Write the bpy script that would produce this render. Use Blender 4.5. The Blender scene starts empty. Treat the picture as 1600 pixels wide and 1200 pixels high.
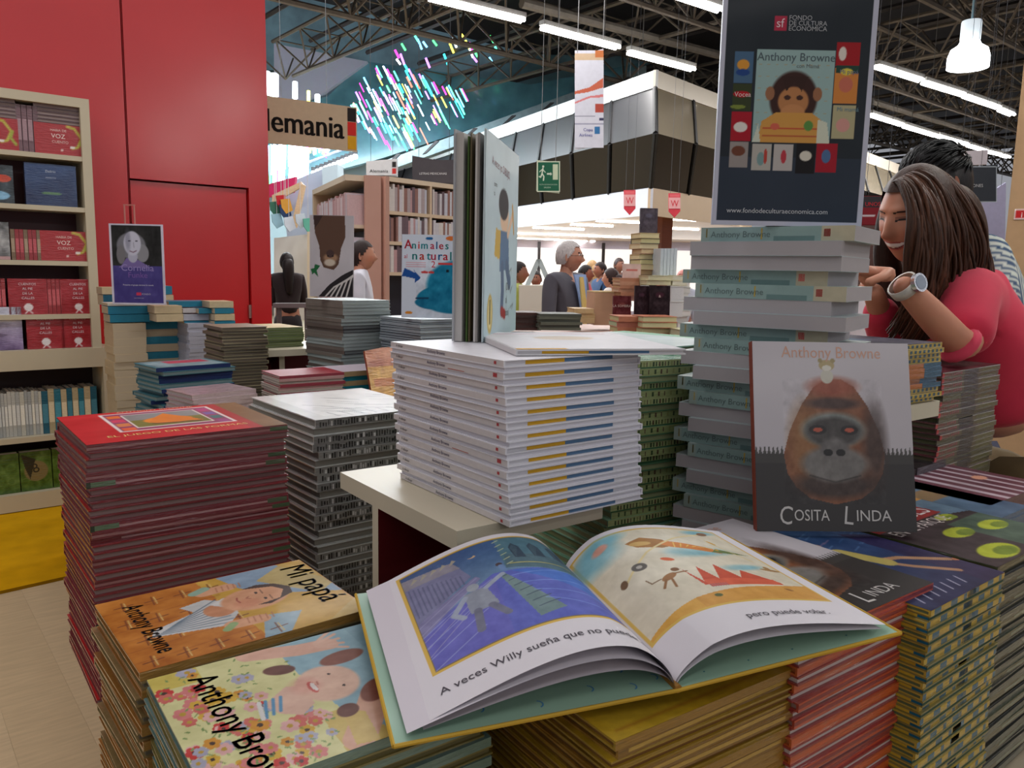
import bpy, bmesh, math, random
import numpy as np
from mathutils import Vector, Matrix
S = bpy.context.scene; COL = S.collection
R = random.Random(7)
# ---------------------------------------------------------------- camera
F = 1240.; ROLL = .02; TH = math.radians(56); H = 1.40; PIT = math.atan(175/F)
fw = Vector((math.cos(TH)*math.cos(PIT), math.sin(TH)*math.cos(PIT), -math.sin(PIT)))
rt0 = Vector((math.sin(TH), -math.cos(TH), 0)); up0 = rt0.cross(fw)
rt = math.cos(ROLL)*rt0+math.sin(ROLL)*up0; up = -math.sin(ROLL)*rt0+math.cos(ROLL)*up0
cam = bpy.data.objects.new('camera', bpy.data.cameras.new('camera')); COL.objects.link(cam); S.camera = cam
M4 = Matrix.Identity(4)
for i in range(3): M4[i][0] = rt[i]; M4[i][1] = up[i]; M4[i][2] = -fw[i]
M4[2][3] = H; cam.matrix_world = M4
cam.data.sensor_width = 36; cam.data.lens = F/1600*36; cam.data.clip_start = .02; cam.data.clip_end = 200
# ---------------------------------------------------------------- light and exposure
S.view_settings.view_transform = 'Standard'; S.view_settings.look = 'None'
S.view_settings.gamma = 1; S.view_settings.use_curve_mapping = False; S.view_settings.exposure = .12
W = bpy.data.worlds.new('hall_air'); S.world = W; W.use_nodes = True
W.node_tree.nodes['Background'].inputs[0].default_value = (.78, .80, .88, 1)
W.node_tree.nodes['Background'].inputs[1].default_value = .34
def area(name, loc, sx, sy, power, rotz=5.3, col=(1, .975, .97)):
    l = bpy.data.lights.new(name, 'AREA'); l.shape = 'RECTANGLE'; l.size = sx; l.size_y = sy; l.energy = power; l.color = col
    o = bpy.data.objects.new(name, l); COL.objects.link(o); o.location = loc; o.rotation_euler = (0, 0, math.radians(rotz)); return o
area('tube_row_fill', (7.5, 10.4, 5.1), 9, .5, 330)
area('tube_row_fill', (3.5, 7.0, 5.1), 14, .5, 330)
area('tube_row_fill', (1.5, 3.0, 5.1), 14, .5, 210)
area('tube_row_fill', (1.0, -1.6, 5.1), 14, .5, 90)
area('tube_row_fill', (-4.5, -5.5, 5.1), 14, .5, 70)  # unseen light added behind the camera for frontal light
area('tube_row_fill', (3.5, -8.5, 5.1), 14, .5, 250)  # another unseen one, added to light the camera-facing sides from the right
area('tube_row_fill', (17, 9.0, 5.1), 12, .5, 330)
area('tube_row_fill', (21, 11.6, 5.1), 12, .5, 330)
area('teal_fill_light', (5.5, 16.5, 5.8), 6, 5, 1500, 0, (.85, .95, 1))  # added cool light without a visible source, brightens the teal glass
# ---------------------------------------------------------------- pixel helpers: a photo point on a real plane
def ray(u, v): return fw+(u-800)/F*rt+(600-v)/F*up
def PZ(u, v, z):
    d = ray(u, v); t = (z-H)/d.z; return Vector((d.x*t, d.y*t, z))
def PL(u, v, p, ang):
    nx, ny = -math.sin(math.radians(ang)), math.cos(math.radians(ang)); d = ray(u, v)
    t = (nx*p[0]+ny*p[1])/(nx*d.x+ny*d.y); return Vector((d.x*t, d.y*t, H+d.z*t))
def PD(u, v, D):
    d = ray(u, v); return Vector((d.x*D, d.y*D, H+d.z*D))
def lin(c):
    return tuple(((x/255)/12.92 if x/255 <= .04045 else ((x/255+.055)/1.055)**2.4) for x in c[:3])
# ---------------------------------------------------------------- materials (all procedural, colour comes from the mesh colour layer)
def mat(name, rough=.5, spec=.5, coat=0, metal=0, bump=0, bscale=60, var=.0, vscale=20, emis=0, stripes=0, sss=0, sheen=0, coatr=.1, stretch=None, dirt=None):
    m = bpy.data.materials.new(name); m.use_nodes = True; nt = m.node_tree; b = nt.nodes['Principled BSDF']
    a = nt.nodes.new('ShaderNodeAttribute'); a.attribute_name = 'Col'; out = a.outputs['Color']
    tc = nt.nodes.new('ShaderNodeTexCoord')
    vec = tc.outputs['Object']
    if stretch:
        mp = nt.nodes.new('ShaderNodeMapping'); mp.inputs['Scale'].default_value = stretch; nt.links.new(vec, mp.inputs['Vector']); vec = mp.outputs['Vector']
    if var:
        n = nt.nodes.new('ShaderNodeTexNoise'); n.inputs['Scale'].default_value = vscale; n.inputs['Detail'].default_value = 4; nt.links.new(vec, n.inputs['Vector'])
        mr = nt.nodes.new('ShaderNodeMapRange'); mr.inputs['From Min'].default_value = .3; mr.inputs['From Max'].default_value = .7
        mr.inputs['To Min'].default_value = 1-var; mr.inputs['To Max'].default_value = 1+var; nt.links.new(n.outputs['Fac'], mr.inputs['Value'])
        mx = nt.nodes.new('ShaderNodeVectorMath'); mx.operation = 'SCALE'; nt.links.new(out, mx.inputs[0]); nt.links.new(mr.outputs[0], mx.inputs['Scale']); out = mx.outputs[0]
    if stripes:
        w = nt.nodes.new('ShaderNodeTexWave'); w.wave_type = 'BANDS'; w.bands_direction = 'Z'; w.inputs['Scale'].default_value = stripes
        w.inputs['Distortion'].default_value = 1.5; w.inputs['Detail'].default_value = 2; nt.links.new(tc.outputs['Object'], w.inputs['Vector'])
        mr = nt.nodes.new('ShaderNodeMapRange'); mr.inputs['To Min'].default_value = .80; mr.inputs['To Max'].default_value = 1.04; nt.links.new(w.outputs['Fac'], mr.inputs['Value'])
        mx = nt.nodes.new('ShaderNodeVectorMath'); mx.operation = 'SCALE'; nt.links.new(out, mx.inputs[0]); nt.links.new(mr.outputs[0], mx.inputs['Scale']); out = mx.outputs[0]
    nt.links.new(out, b.inputs['Base Color'])
    b.inputs['Roughness'].default_value = rough; b.inputs['Specular IOR Level'].default_value = spec; b.inputs['Metallic'].default_value = metal
    b.inputs['Coat Weight'].default_value = coat; b.inputs['Coat Roughness'].default_value = coatr
    b.inputs['Subsurface Weight'].default_value = sss; b.inputs['Subsurface Radius'].default_value = (.01, .004, .002); b.inputs['Sheen Weight'].default_value = sheen
    if emis:
        nt.links.new(a.outputs['Color'], b.inputs['Emission Color']); b.inputs['Emission Strength'].default_value = emis
    if bump:
        n = nt.nodes.new('ShaderNodeTexNoise'); n.inputs['Scale'].default_value = bscale; n.inputs['Detail'].default_value = 5; nt.links.new(vec, n.inputs['Vector'])
        bp = nt.nodes.new('ShaderNodeBump'); bp.inputs['Strength'].default_value = bump; bp.inputs['Distance'].default_value = .003
        nt.links.new(n.outputs['Fac'], bp.inputs['Height']); nt.links.new(bp.outputs['Normal'], b.inputs['Normal'])
        if coat: nt.links.new(bp.outputs['Normal'], b.inputs['Coat Normal'])
    return m
MT = {
 'matte': mat('matte_paint', .75, .3, var=.04), 'satin': mat('satin_board', .42, .45, var=.05, vscale=60), 'gloss': mat('gloss_print', .55, .12, coat=.05, coatr=.09, bump=.03, bscale=12),
 'print': mat('cover_print', .45, .4, coat=.22, coatr=.15, bump=.02, bscale=8), 'film': mat('shrink_film', .35, .45, coat=1, coatr=.07, bump=.9, bscale=38, stretch=(.6, .6, 4), var=.10, vscale=150),
 'pages': mat('page_edges', .8, .2, stripes=420), 'paper': mat('page_paper', .55, .3, coat=.08, coatr=.3), 'white': mat('laminate', .4, .4, var=.02, vscale=5),
 'wall': mat('painted_panel', .28, .5, coat=.35, coatr=.22, bump=.04, bscale=2, var=.03, vscale=3), 'steel': mat('painted_steel', .6, .4, var=.12, vscale=9),
 'mirror': mat('mirror_panel', .06, .5, metal=.92, bump=.03, bscale=1.2), 'tin': mat('polished_panel', .16, .5, metal=.55, bump=.03, bscale=1.2), 'glow': mat('lamp_glow', .5, .2, emis=14), 'led': mat('led_glow', .5, .2, emis=3.2), 'dim': mat('backlit', .5, .2, emis=.75),
 'skin': mat('skin', .5, .4, sss=.12, var=.05, vscale=14), 'cloth': mat('cloth', .85, .2, bump=.25, bscale=25, var=.07, vscale=9, sheen=.15), 'hair': mat('hair', .5, .22, bump=.5, bscale=45, var=.30, vscale=40, stretch=(6, 6, .7)),
 'wood': mat('pale_wood', .45, .4, var=.09, vscale=7, stretch=(1, 8, 8)), 'glass': mat('teal_panel', .25, .5, coat=.5, var=.35, vscale=1.2), 'chrome': mat('brushed_metal', .25, .5, metal=1),
 'yellow': mat('yellow_carpet', .9, .1, bump=.3, bscale=90, var=.10, vscale=8)}
# floor: laminate planks with their own colour variation
# ---------------------------------------------------------------- mesh builder
class MB:
    def __init__(s): s.v = []; s.f = []; s.c = []
    def face(s, pts, c):
        n = len(s.v); s.v += [tuple(p) for p in pts]; s.f.append(tuple(range(n, n+len(pts)))); s.c.append(c)
    def sweep(s, pts, rad, c, n=5):
        m = len(s.v); N = len(pts); u = None
        for k, p in enumerate(pts):
            d = (pts[min(N-1, k+1)]-pts[max(0, k-1)]).normalized(); u = (d.orthogonal() if u is None else u-d*u.dot(d)).normalized(); w = d.cross(u)
            for i in range(n): t = 2*math.pi*i/n; s.v.append(tuple(p+rad[k]*(math.cos(t)*u+math.sin(t)*w)))
        for k in range(N-1):
            for i in range(n): j = (i+1) % n; s.f.append((m+k*n+i, m+k*n+j, m+(k+1)*n+j, m+(k+1)*n+i)); s.c.append(c)
        return s
    def box(s, x0, y0, z0, x1, y1, z1, c, cs=None, M=None):
        P = [(x0, y0, z0), (x1, y0, z0), (x1, y1, z0), (x0, y1, z0), (x0, y0, z1), (x1, y0, z1), (x1, y1, z1), (x0, y1, z1)]
        if M is not None: P = [tuple(M @ Vector(p)) for p in P]
        n = len(s.v); s.v += P; cs = cs or {}
        for k, q in (('-z', (0, 3, 2, 1)), ('+z', (4, 5, 6, 7)), ('-y', (0, 1, 5, 4)), ('+x', (1, 2, 6, 5)), ('+y', (2, 3, 7, 6)), ('-x', (3, 0, 4, 7))):
            s.f.append(tuple(n+i for i in q)); s.c.append(cs.get(k, c))
        return s
    def tube(s, a, b, r, c, n=8, r2=None):
        a = Vector(a); b = Vector(b); d = (b-a).normalized(); u = d.orthogonal().normalized(); w = d.cross(u); r2 = r if r2 is None else r2
        m = len(s.v)
        for i in range(n):
            t = 2*math.pi*i/n; e = math.cos(t)*u+math.sin(t)*w; s.v.append(tuple(a+r*e)); s.v.append(tuple(b+r2*e))
        for i in range(n):
            j = (i+1) % n; s.f.append((m+2*i, m+2*j, m+2*j+1, m+2*i+1)); s.c.append(c)
        s.f.append(tuple(m+2*i for i in range(n))[::-1]); s.c.append(c); s.f.append(tuple(m+2*i+1 for i in range(n))); s.c.append(c); return s
    def lathe(s, prof, c, n=24, o=(0, 0, 0), cf=None):
        m = len(s.v)
        for r, z in prof:
            for i in range(n): t = 2*math.pi*i/n; s.v.append((o[0]+r*math.cos(t), o[1]+r*math.sin(t), o[2]+z))
        for k in range(len(prof)-1):
            for i in range(n):
                j = (i+1) % n; s.f.append((m+k*n+i, m+k*n+j, m+(k+1)*n+j, m+(k+1)*n+i)); s.c.append(cf(k) if cf else c)
        return s
    def prism(s, pts, d, c, side=None):
        d = Vector(d); n = len(pts); a = [Vector(p) for p in pts]; b = [p+d for p in a]; m = len(s.v); s.v += [tuple(p) for p in a+b]
        s.f.append(tuple(range(m, m+n))); s.c.append(c); s.f.append(tuple(range(m+n, m+2*n))[::-1]); s.c.append(c)
        for i in range(n):
            j = (i+1) % n; s.f.append((m+j, m+i, m+n+i, m+n+j)); s.c.append(side or c)
        return s
    def grid(s, P, colf, closed=False):
        ny = len(P); nx = len(P[0]); m = len(s.v); s.v += [tuple(p) for row in P for p in row]
        for j in range(ny-1):
            for i in range(nx-1 if not closed else nx):
                k = (i+1) % nx; s.f.append((m+j*nx+i, m+j*nx+k, m+(j+1)*nx+k, m+(j+1)*nx+i)); s.c.append(colf(i, j) if callable(colf) else colf)
        return s
    def mesh(s, name, smooth=False):
        me = bpy.data.meshes.new(name); me.from_pydata(s.v, [], s.f); ca = me.color_attributes.new('Col', 'FLOAT_COLOR', 'CORNER')
        arr = []
        for f, c in zip(s.f, s.c):
            l = lin(c); arr += [l[0], l[1], l[2], 1.]*len(f)
        ca.data.foreach_set('color', arr)
        if smooth: me.polygons.foreach_set('use_smooth', [True]*len(me.polygons))
        me.update(); return me
    def build(s, name, m, parent=None, smooth=False, recalc=False):
        me = s.mesh(name, smooth)
        if recalc:
            bm = bmesh.new(); bm.from_mesh(me); bmesh.ops.recalc_face_normals(bm, faces=bm.faces); bm.to_mesh(me); bm.free()
        return link(name, me, m, parent)
def link(name, me, m, parent=None):
    if m is not None and not me.materials: me.materials.append(MT[m])
    o = bpy.data.objects.new(name, me); COL.objects.link(o)
    if parent is not None: o.parent = parent
    return o
def tag(o, label=None, cat=None, group=None, kind=None):
    if label: o['label'] = label
    if cat: o['category'] = cat
    if group: o['group'] = group
    if kind: o['kind'] = kind
    return o
def thing(name, label, cat, loc=(0, 0, 0), rz=0, group=None):
    o = bpy.data.objects.new(name, None); COL.objects.link(o); o.location = loc; o.rotation_euler = (0, 0, math.radians(rz)); o.empty_display_size = .05
    return tag(o, label, cat, group)
def struct(o): o['kind'] = 'structure'; return o
ORD = ['', 'top', 'second', 'third', 'fourth', 'fifth', 'sixth', 'seventh', 'eighth', 'ninth', 'tenth', 'eleventh', 'twelfth', 'thirteenth', 'fourteenth', 'fifteenth', 'sixteenth', 'seventeenth', 'eighteenth', 'nineteenth', 'twentieth']
def ordn(k, first='topmost'):
    if k == 1: return first
    if k <= 20: return ORD[k]
    t, u = divmod(k, 10); T = {2: 'twenty', 3: 'thirty', 4: 'forty', 5: 'fifty', 6: 'sixty', 7: 'seventy'}[t]
    return (T+'-'+(ORD[u] if u > 1 else 'first')) if u else {3: 'thirtieth', 4: 'fortieth', 5: 'fiftieth', 6: 'sixtieth', 7: 'seventieth', 2: 'twentieth'}[t]
# ---------------------------------------------------------------- text outlines
_tc = {}
def glyphs(s):
    if s in _tc: return _tc[s]
    cu = bpy.data.curves.new('t', 'FONT'); cu.body = s; cu.size = 1; cu.resolution_u = 3
    o = bpy.data.objects.new('t', cu); me = bpy.data.meshes.new_from_object(o)
    bm = bmesh.new(); bm.from_mesh(me); bmesh.ops.triangulate(bm, faces=bm.faces)
    V = [(v.co.x, v.co.y) for v in bm.verts]; Fc = [tuple(v.index for v in f.verts) for f in bm.faces]; bm.free()
    bpy.data.objects.remove(o); bpy.data.meshes.remove(me)
    w = max([p[0] for p in V] or [1]); x0 = min([p[0] for p in V] or [0])
    _tc[s] = ([(p[0]-x0, p[1]) for p in V], Fc, w-x0); return _tc[s]
# ---------------------------------------------------------------- painted flat print: a fine grid with a colour per corner, lettering as outlines on top
class Art:
    """print of w x h metres; u to the right, v upwards, both in metres"""
    def __init__(s, w, h, n, base):
        s.w, s.h = w, h; s.nx = n; s.ny = max(2, int(n*h/w)); s.U, s.V = np.meshgrid(np.linspace(0, w, s.nx), np.linspace(0, h, s.ny))
        s.C = np.zeros((s.ny, s.nx, 3)); s.C[:] = base; s.T = []
    def put(s, m, c, a=1.):
        m = np.clip(m, 0, 1)[..., None]*a; s.C = s.C*(1-m)+np.array(c, float)*m; return s
    def rect(s, a, b, c, d, col, al=1.): return s.put(((s.U >= a*s.w) & (s.U <= c*s.w) & (s.V >= b*s.h) & (s.V <= d*s.h)).astype(float), col, al)
    def poly(s, pts, col, al=1.):
        x, y = s.U/s.w, s.V/s.h; ins = np.zeros_like(x, bool); n = len(pts)
        for i in range(n):
            x1, y1 = pts[i]; x2, y2 = pts[(i+1) % n]
            if y1 == y2: continue
            ins ^= ((y1 > y) != (y2 > y)) & (x < (x2-x1)*(y-y1)/(y2-y1)+x1)
        return s.put(ins.astype(float), col, al)
    def ell(s, cx, cy, rx, ry, col, rot=0, al=1., soft=.12):
        x = (s.U-cx*s.w); y = (s.V-cy*s.h); t = math.radians(rot); a = x*math.cos(t)+y*math.sin(t); b = -x*math.sin(t)+y*math.cos(t)
        d = np.sqrt((a/(rx*s.w))**2+(b/(ry*s.w))**2); return s.put((1+soft/2-d)/soft, col, al)
    def line(s, pts, wd, col, al=1.):
        m = np.zeros_like(s.U); wd *= s.w; px = s.w/s.nx
        for (a, b), (c, d) in zip(pts[:-1], pts[1:]):
            a, c = a*s.w, c*s.w; b, d = b*s.h, d*s.h; L = (c-a)**2+(d-b)**2+1e-12
            t = np.clip(((s.U-a)*(c-a)+(s.V-b)*(d-b))/L, 0, 1); q = np.hypot(s.U-a-t*(c-a), s.V-b-t*(d-b)); m = np.maximum(m, np.clip((wd/2+px*.6-q)/px, 0, 1))
        return s.put(m, col, al)
    def noise(s, amp, n=12, seed=1, msk=None):
        g = np.random.RandomState(seed); k = np.zeros_like(s.U)
        for o in range(3):
            m = n*2**o; r = g.rand(m+2, m+2)-.5; x = s.U/s.w*m; y = s.V/s.h*m; i = x.astype(int); j = y.astype(int); fx = x-i; fy = y-j; i = np.minimum(i, m); j = np.minimum(j, m)
            k += (r[j, i]*(1-fx)*(1-fy)+r[j, i+1]*fx*(1-fy)+r[j+1, i]*(1-fx)*fy+r[j+1, i+1]*fx*fy)/(o+1)
        s.C = np.clip(s.C+(k*amp)[..., None]*(1 if msk is None else msk[..., None]), 0, 255); return s
    def grad(s, c0, c1, vert=True):
        t = (s.V/s.h if vert else s.U/s.w)[..., None]; s.C = np.array(c0, float)*(1-t)+np.array(c1, float)*t; return s
    def text(s, t, u, v, size, col, ang=0, al='l', sx=1., lay=1):
        s.T.append((t, u*s.w, v*s.h, size, col, ang, al, sx, lay)); return s
    def build(s, name, parent, fn=None, nrm=None, m='print', lift=.0004, flip=False):
        fn = fn or (lambda u, v: Vector((u, v, 0))); nrm = nrm or Vector((0, 0, 1))
        verts = []; cols = []
        for j in range(s.ny):
            for i in range(s.nx): verts.append(tuple(fn(s.U[j, i], s.V[j, i])))
        idx = np.arange(s.ny*s.nx).reshape(s.ny, s.nx); q = np.stack([idx[:-1, :-1], idx[:-1, 1:], idx[1:, 1:], idx[1:, :-1]], -1).reshape(-1, 4)
        faces = [tuple(map(int, r)) for r in q]; L = s.C/255; L = np.where(L <= .04045, L/12.92, ((L+.055)/1.055)**2.4).reshape(-1, 3)
        cc = [L[q.reshape(-1)]]
        for t, u, v, size, col, ang, al, sx, lay in s.T:
            V, Fc, w = glyphs(t); base = len(verts); a = math.radians(ang); off = {'l': 0, 'c': -w/2, 'r': -w}[al]; k = 0
            for x, y in V:
                X = (x+off)*size*sx; Y = y*size; uu = u+X*math.cos(a)-Y*math.sin(a); vv = v+X*math.sin(a)+Y*math.cos(a)
                n_ = nrm(uu, vv) if callable(nrm) else nrm; verts.append(tuple(Vector(fn(uu, vv))+n_*lift*lay))
            for f in Fc: faces.append(tuple(base+i for i in f)); k += 3
            cc.append(np.tile(np.array(lin(col)), (k, 1)))
        me = bpy.data.meshes.new(name); me.from_pydata(verts, [], faces); ca = me.color_attributes.new('Col', 'FLOAT_COLOR', 'CORNER')
        A = np.concatenate(cc); A = np.concatenate([A, np.ones((len(A), 1))], 1).astype(np.float32); ca.data.foreach_set('color', A.ravel())
        me.polygons.foreach_set('use_smooth', [True]*len(me.polygons)); me.update()
        if parent is not None and name == 'cover_print':
            for ch in parent.children:
                if ch.name.split('.')[0] in ('cover', 'front_cover'): parent = ch; break
        return link(name, me, m, parent)
# ---------------------------------------------------------------- books
def book_meshes(w, l, t, board, spine, edge=(214, 205, 196), hard=True, top=None, pat=None, m='print', inset=.003, wrap=None, tx=None, bt=.0022):
    """spine on -x. pat: list of (y0,y1,z0,z1,colour) 0..1 on the spine; tx: [(text,pos,size,colour)] on the spine; wrap: same kind of list for the -y end"""
    c = MB(); x0, x1, y0, y1 = -w/2, w/2, -l/2, l/2; b = bt if hard else .0008; top = top or board
    sp = .003 if hard else .0008
    c.box(x0+sp, y0, 0, x1, y1, b, board); c.box(x0+sp, y0, t-b, x1, y1, t, board, {'+z': top})
    c.box(x0, y0, 0, x0+sp, y1, t, board, {'-x': spine})
    for a0, a1, z0, z1, col in (pat or []):
        Y0, Y1, Z0, Z1 = y1-(y1-y0)*a0, y1-(y1-y0)*a1, t*z0, t*z1; X = x0-.0002
        c.face([(X, Y0, Z0), (X, Y1, Z0), (X, Y1, Z1), (X, Y0, Z1)], col)
    for s, pos, size, col in (tx or []):
        V, Fc, ww = glyphs(s); n = len(c.v)
        c.v += [(x0-.0004, y1-(y1-y0)*pos-x*size, t*.5+(y-.33)*size) for x, y in V]
        for f in Fc: c.f.append(tuple(n+i for i in f)); c.c.append(col)
    i = inset if hard else 0.0002
    p = MB().box(x0+sp, y0+i, b, x1-i, y1-i, t-b, edge)
    for a0, a1, z0, z1, col in (wrap or []):
        X0, X1 = x0+w*a0, x0+w*a1
        for yy in (y0+i-.0003, y1-i+.0003): p.face([(X0, yy, b+(t-2*b)*z0), (X1, yy, b+(t-2*b)*z0), (X1, yy, b+(t-2*b)*z1), (X0, yy, b+(t-2*b)*z1)], col)
    cm = c.mesh('cover'); cm.materials.append(MT[m]); pm = p.mesh('page_block'); pm.materials.append(MT['pages'])
    return cm, pm, t
def book(bm, name, label, loc, rz, group=None, cat='book', tilt=None):
    o = thing(name, label, cat, loc, rz, group); link('cover', bm[0], None, o); link('page_block', bm[1], None, o)
    if tilt: o.rotation_euler = tilt
    return o
def rot2(x, y, a): a = math.radians(a); return x*math.cos(a)-y*math.sin(a), x*math.sin(a)+y*math.cos(a)
def stack(var, n, corner, ang, dx, dy, z0, ztop, label, group, name='hardcover_book', jit=.003, jang=.8, yaw=0, pick=None, drift=(0, 0), gap=0):
    """n books of dx x dy from z0 up to ztop; corner = front-left corner of the topmost book"""
    t = (ztop-z0)/n; out = []
    for i in range(n):                      # i = 0 is the top one
        k = pick(i) if pick else i % len(var); v, yw = var[k] if isinstance(var[k], tuple) and isinstance(var[k][0], tuple) else (var[k], 0)
        z = ztop-(i+1)*t; jx, jy = (0, 0) if i == 0 else (R.uniform(-jit, jit), R.uniform(-jit, jit))
        cx, cy = rot2(dx/2+jx+drift[0]*i, dy/2+jy+drift[1]*i, ang)
        o = book(v, name, label(i+1), (corner[0]+cx, corner[1]+cy, z), ang+yaw+yw+(0 if i == 0 else R.uniform(-jang, jang)), group); out.append(o)
    return out
def cover_art(o, art, w, l, t, rz=0, m='print'):
    """lay a print on the top board of book o; rz = 0 keeps u along local x"""
    def fn(u, v):
        x, y = rot2(u-art.w/2, v-art.h/2, rz); return Vector((x, y, t+.0004))
    return art.build('cover_print', o, fn, m=m)
# ================================================================ SETTING
WA = 5.3                                            # the hall's own axes against the tables
def wr(x, y): return rot2(x, y, WA)
fl = MB()
hall = Vector((-2.2, -3.5))
for i in range(34):                                 # laminate planks where the photo shows the floor
    for j in range(9):
        x0 = -1.9+i*.195; y0 = -2.2+j*1.2+(i % 3)*.4
        if x0 > 1.0 or y0 > 6.2: continue
        g = R.uniform(-9, 9)
        pl = MB().box(0, 0, -.02, .1946, 1.1994, 0, (208+g*.5, 184+g*.5, 146+g*.5)); o = pl.build('floorboard', 'wood'); o.rotation_euler = (0, 0, math.radians(WA)); o.location = (*wr(x0, y0), 0)
        fl_list = globals().setdefault('boards', []); fl_list.append(o)
F0 = MB().box(-12, -9, -.12, 45, 42, -.021, (140, 122, 96)).build('floor', 'wood'); struct(F0); F0.rotation_euler = (0, 0, math.radians(WA))
for o in boards: o.parent = F0; o.rotation_euler = (0, 0, 0); o.location = (Matrix.Rotation(math.radians(-WA), 3, 'Z') @ Vector(o.location))
# wall frame: origin at the foot of the bookcase front, x along the wall
WO = PZ(110, 791, 0)
def wall_thing(name, label=None, cat=None, off=(0, 0, 0), group=None):
    x, y = wr(off[0], off[1]); t = thing(name, label, cat, (WO.x+x, WO.y+y, off[2]), WA, group); return t
def WP(u, v, t=0.):
    """photo point on a plane parallel to the wall, t behind the bookcase front -> (along, height)"""
    ox, oy = wr(0, t); p = PL(u, v, (WO.x+ox, WO.y+oy), WA); d = Vector((p.x-WO.x, p.y-WO.y, 0)); a = math.radians(WA)
    return d.x*math.cos(a)+d.y*math.sin(a), p.z
RED = (188, 26, 30)
wx0 = -2.6; wd = .30
dl, dz = WP(199, 281, wd); dr, _ = WP(386, 292, wd); wr1, _ = WP(424, 450, wd); 
w = wall_thing('wall_left'); struct(w)
def wpart(n, mb, m='wall', p=None): o = mb.build(n, m, p or w); return o
H1 = 5.2
seam = WP(190, 60, wd)[0]
k = 0; xs = [wx0, -1.4, seam, dl+.012]
for a, b in zip(xs[:-1], xs[1:]): wpart('wall_panel', MB().box(a+.003, wd, 0, b-.003, wd+.1, H1, RED))
wpart('wall_panel', MB().box(dl+.015, wd, dz+.012, wr1, wd+.1, H1, RED))
wpart('wall_panel', MB().box(dr+.012, wd, 0, wr1, wd+.1, dz+.012, RED))
wpart('wall_backing', MB().box(wx0, wd+.1, 0, wr1-.01, wd+.30, H1, (120, 16, 20)), 'matte')
d = wall_thing('door_1'); struct(d); MB().box(dl+.022, wd+.028, .01, dr+.004, wd+.06, dz+.002, RED).build('door_leaf', 'wall', d)
hx, hz = WP(389, 487, wd); 
for hz_ in (hz, .3): MB().box(dr-.006, wd+.008, hz_-.045, dr+.016, wd+.03, hz_+.045, (190, 185, 178)).build('hinge', 'chrome', d)
MB().box(dr-.2+.5*0-1.55*0-.0, wd+.01, 1.0, dr-.05-.1, wd+.011, 1.001, RED)
# ---------------------------------------------------------------- bookcase
CR = (196, 184, 158)
bc = wall_thing('bookcase', 'cream bookcase of red and blue books against the red wall', 'bookcase')
s1, _ = WP(158, 460, 0); sT = 2.306; sB = .0
def bcb(n, *a, c=CR, m='white', cs=None): return MB().box(*a, c, cs).build(n, m, bc)
sx0 = -1.55; sx1 = .21; th = .035; up0_ = .92
bcb('side_panel', sx1-.048, 0, up0_, sx1, wd-.02, sT); bcb('side_panel', sx0, 0, up0_, sx0+.04, wd-.02, sT)
bcb('top_panel', sx0+.04, 0, sT-.05, sx1-.048, wd-.02, sT)
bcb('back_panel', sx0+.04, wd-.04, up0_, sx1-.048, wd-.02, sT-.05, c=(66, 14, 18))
SZ = [1.965, 1.685, 1.385, 1.088]
for z in SZ: bcb('shelf', sx0+.04, .005, z, sx1-.048, wd-.04, z+.026)
bcb('shelf', sx0, -.03, .81, sx1+.05, wd-.02, .92)
lx = sx1+.045
bcb('side_panel', lx-.05, -.03, .0, lx, wd-.02, .81); bcb('side_panel', sx0, -.03, 0, sx0+.04, wd-.02, .81)
bcb('shelf', sx0+.04, -.02, .405, lx-.05, wd-.04, .435); bcb('shelf', sx0+.04, -.02, .02, lx-.05, wd-.04, .115)
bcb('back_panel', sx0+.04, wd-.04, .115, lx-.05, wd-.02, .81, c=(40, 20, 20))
mt = MB(); base = [(-2.4, -1.25), (-1.2, -1.28), (-.2, -1.2), (.25, -1.12), (.65, -.98), (.9, -.7), (1.0, -.3), (1.0, .05), (-2.4, .05)]
pts = [(*[WO[i]+wr(x, y)[i] for i in (0, 1)], .001) for x, y in base]
o = mt.prism(pts, (0, 0, .014), (214, 160, 12), (150, 108, 10)).build('floor_mat', 'yellow', recalc=True); tag(o, 'yellow carpet mat with a curved edge lying before the bookcase', 'mat')
# ---------------------------------------------------------------- books in the bookcase
def shelf_book(x, z, w_, h_, d_, cov, spine, label, group, face=False, tx=None, art=None, lean=0, y=.03, edge=(214, 205, 196), m='film'):
    """upright book; spine to the front, or face-out when face"""
    o = wall_thing('book', label, 'book', (x, y, z), group)
    c = MB(); p = MB()
    if face:
        c.box(0, 0, 0, w_, .003, h_, cov); c.box(0, d_-.003, 0, w_, d_, h_, cov); c.box(0, .003, 0, .003, d_-.003, h_, spine); p.box(.003, .003, .003, w_-.003, d_-.003, h_-.003, edge)
    else:
        c.box(0, 0, 0, w_, .003, h_, spine); c.box(0, .003, 0, .0025, d_, h_, cov); c.box(w_-.0025, .003, 0, w_, d_, h_, cov); p.box(.0025, .003, .003, w_-.0025, d_-.004, h_-.003, edge)
        c.face([(.002, -.0004, h_*.25), (w_-.002, -.0004, h_*.25), (w_-.002, -.0004, h_*.7), (.002, -.0004, h_*.7)], tuple(min(255, q+50) for q in spine))
    c.build('cover', m, o); p.build('page_block', 'pages', o)
    if art: art.build('cover_print', o, lambda u, v: Vector((u, -.0006, v)), Vector((0, -1, 0)), m=m)
    return o
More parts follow.
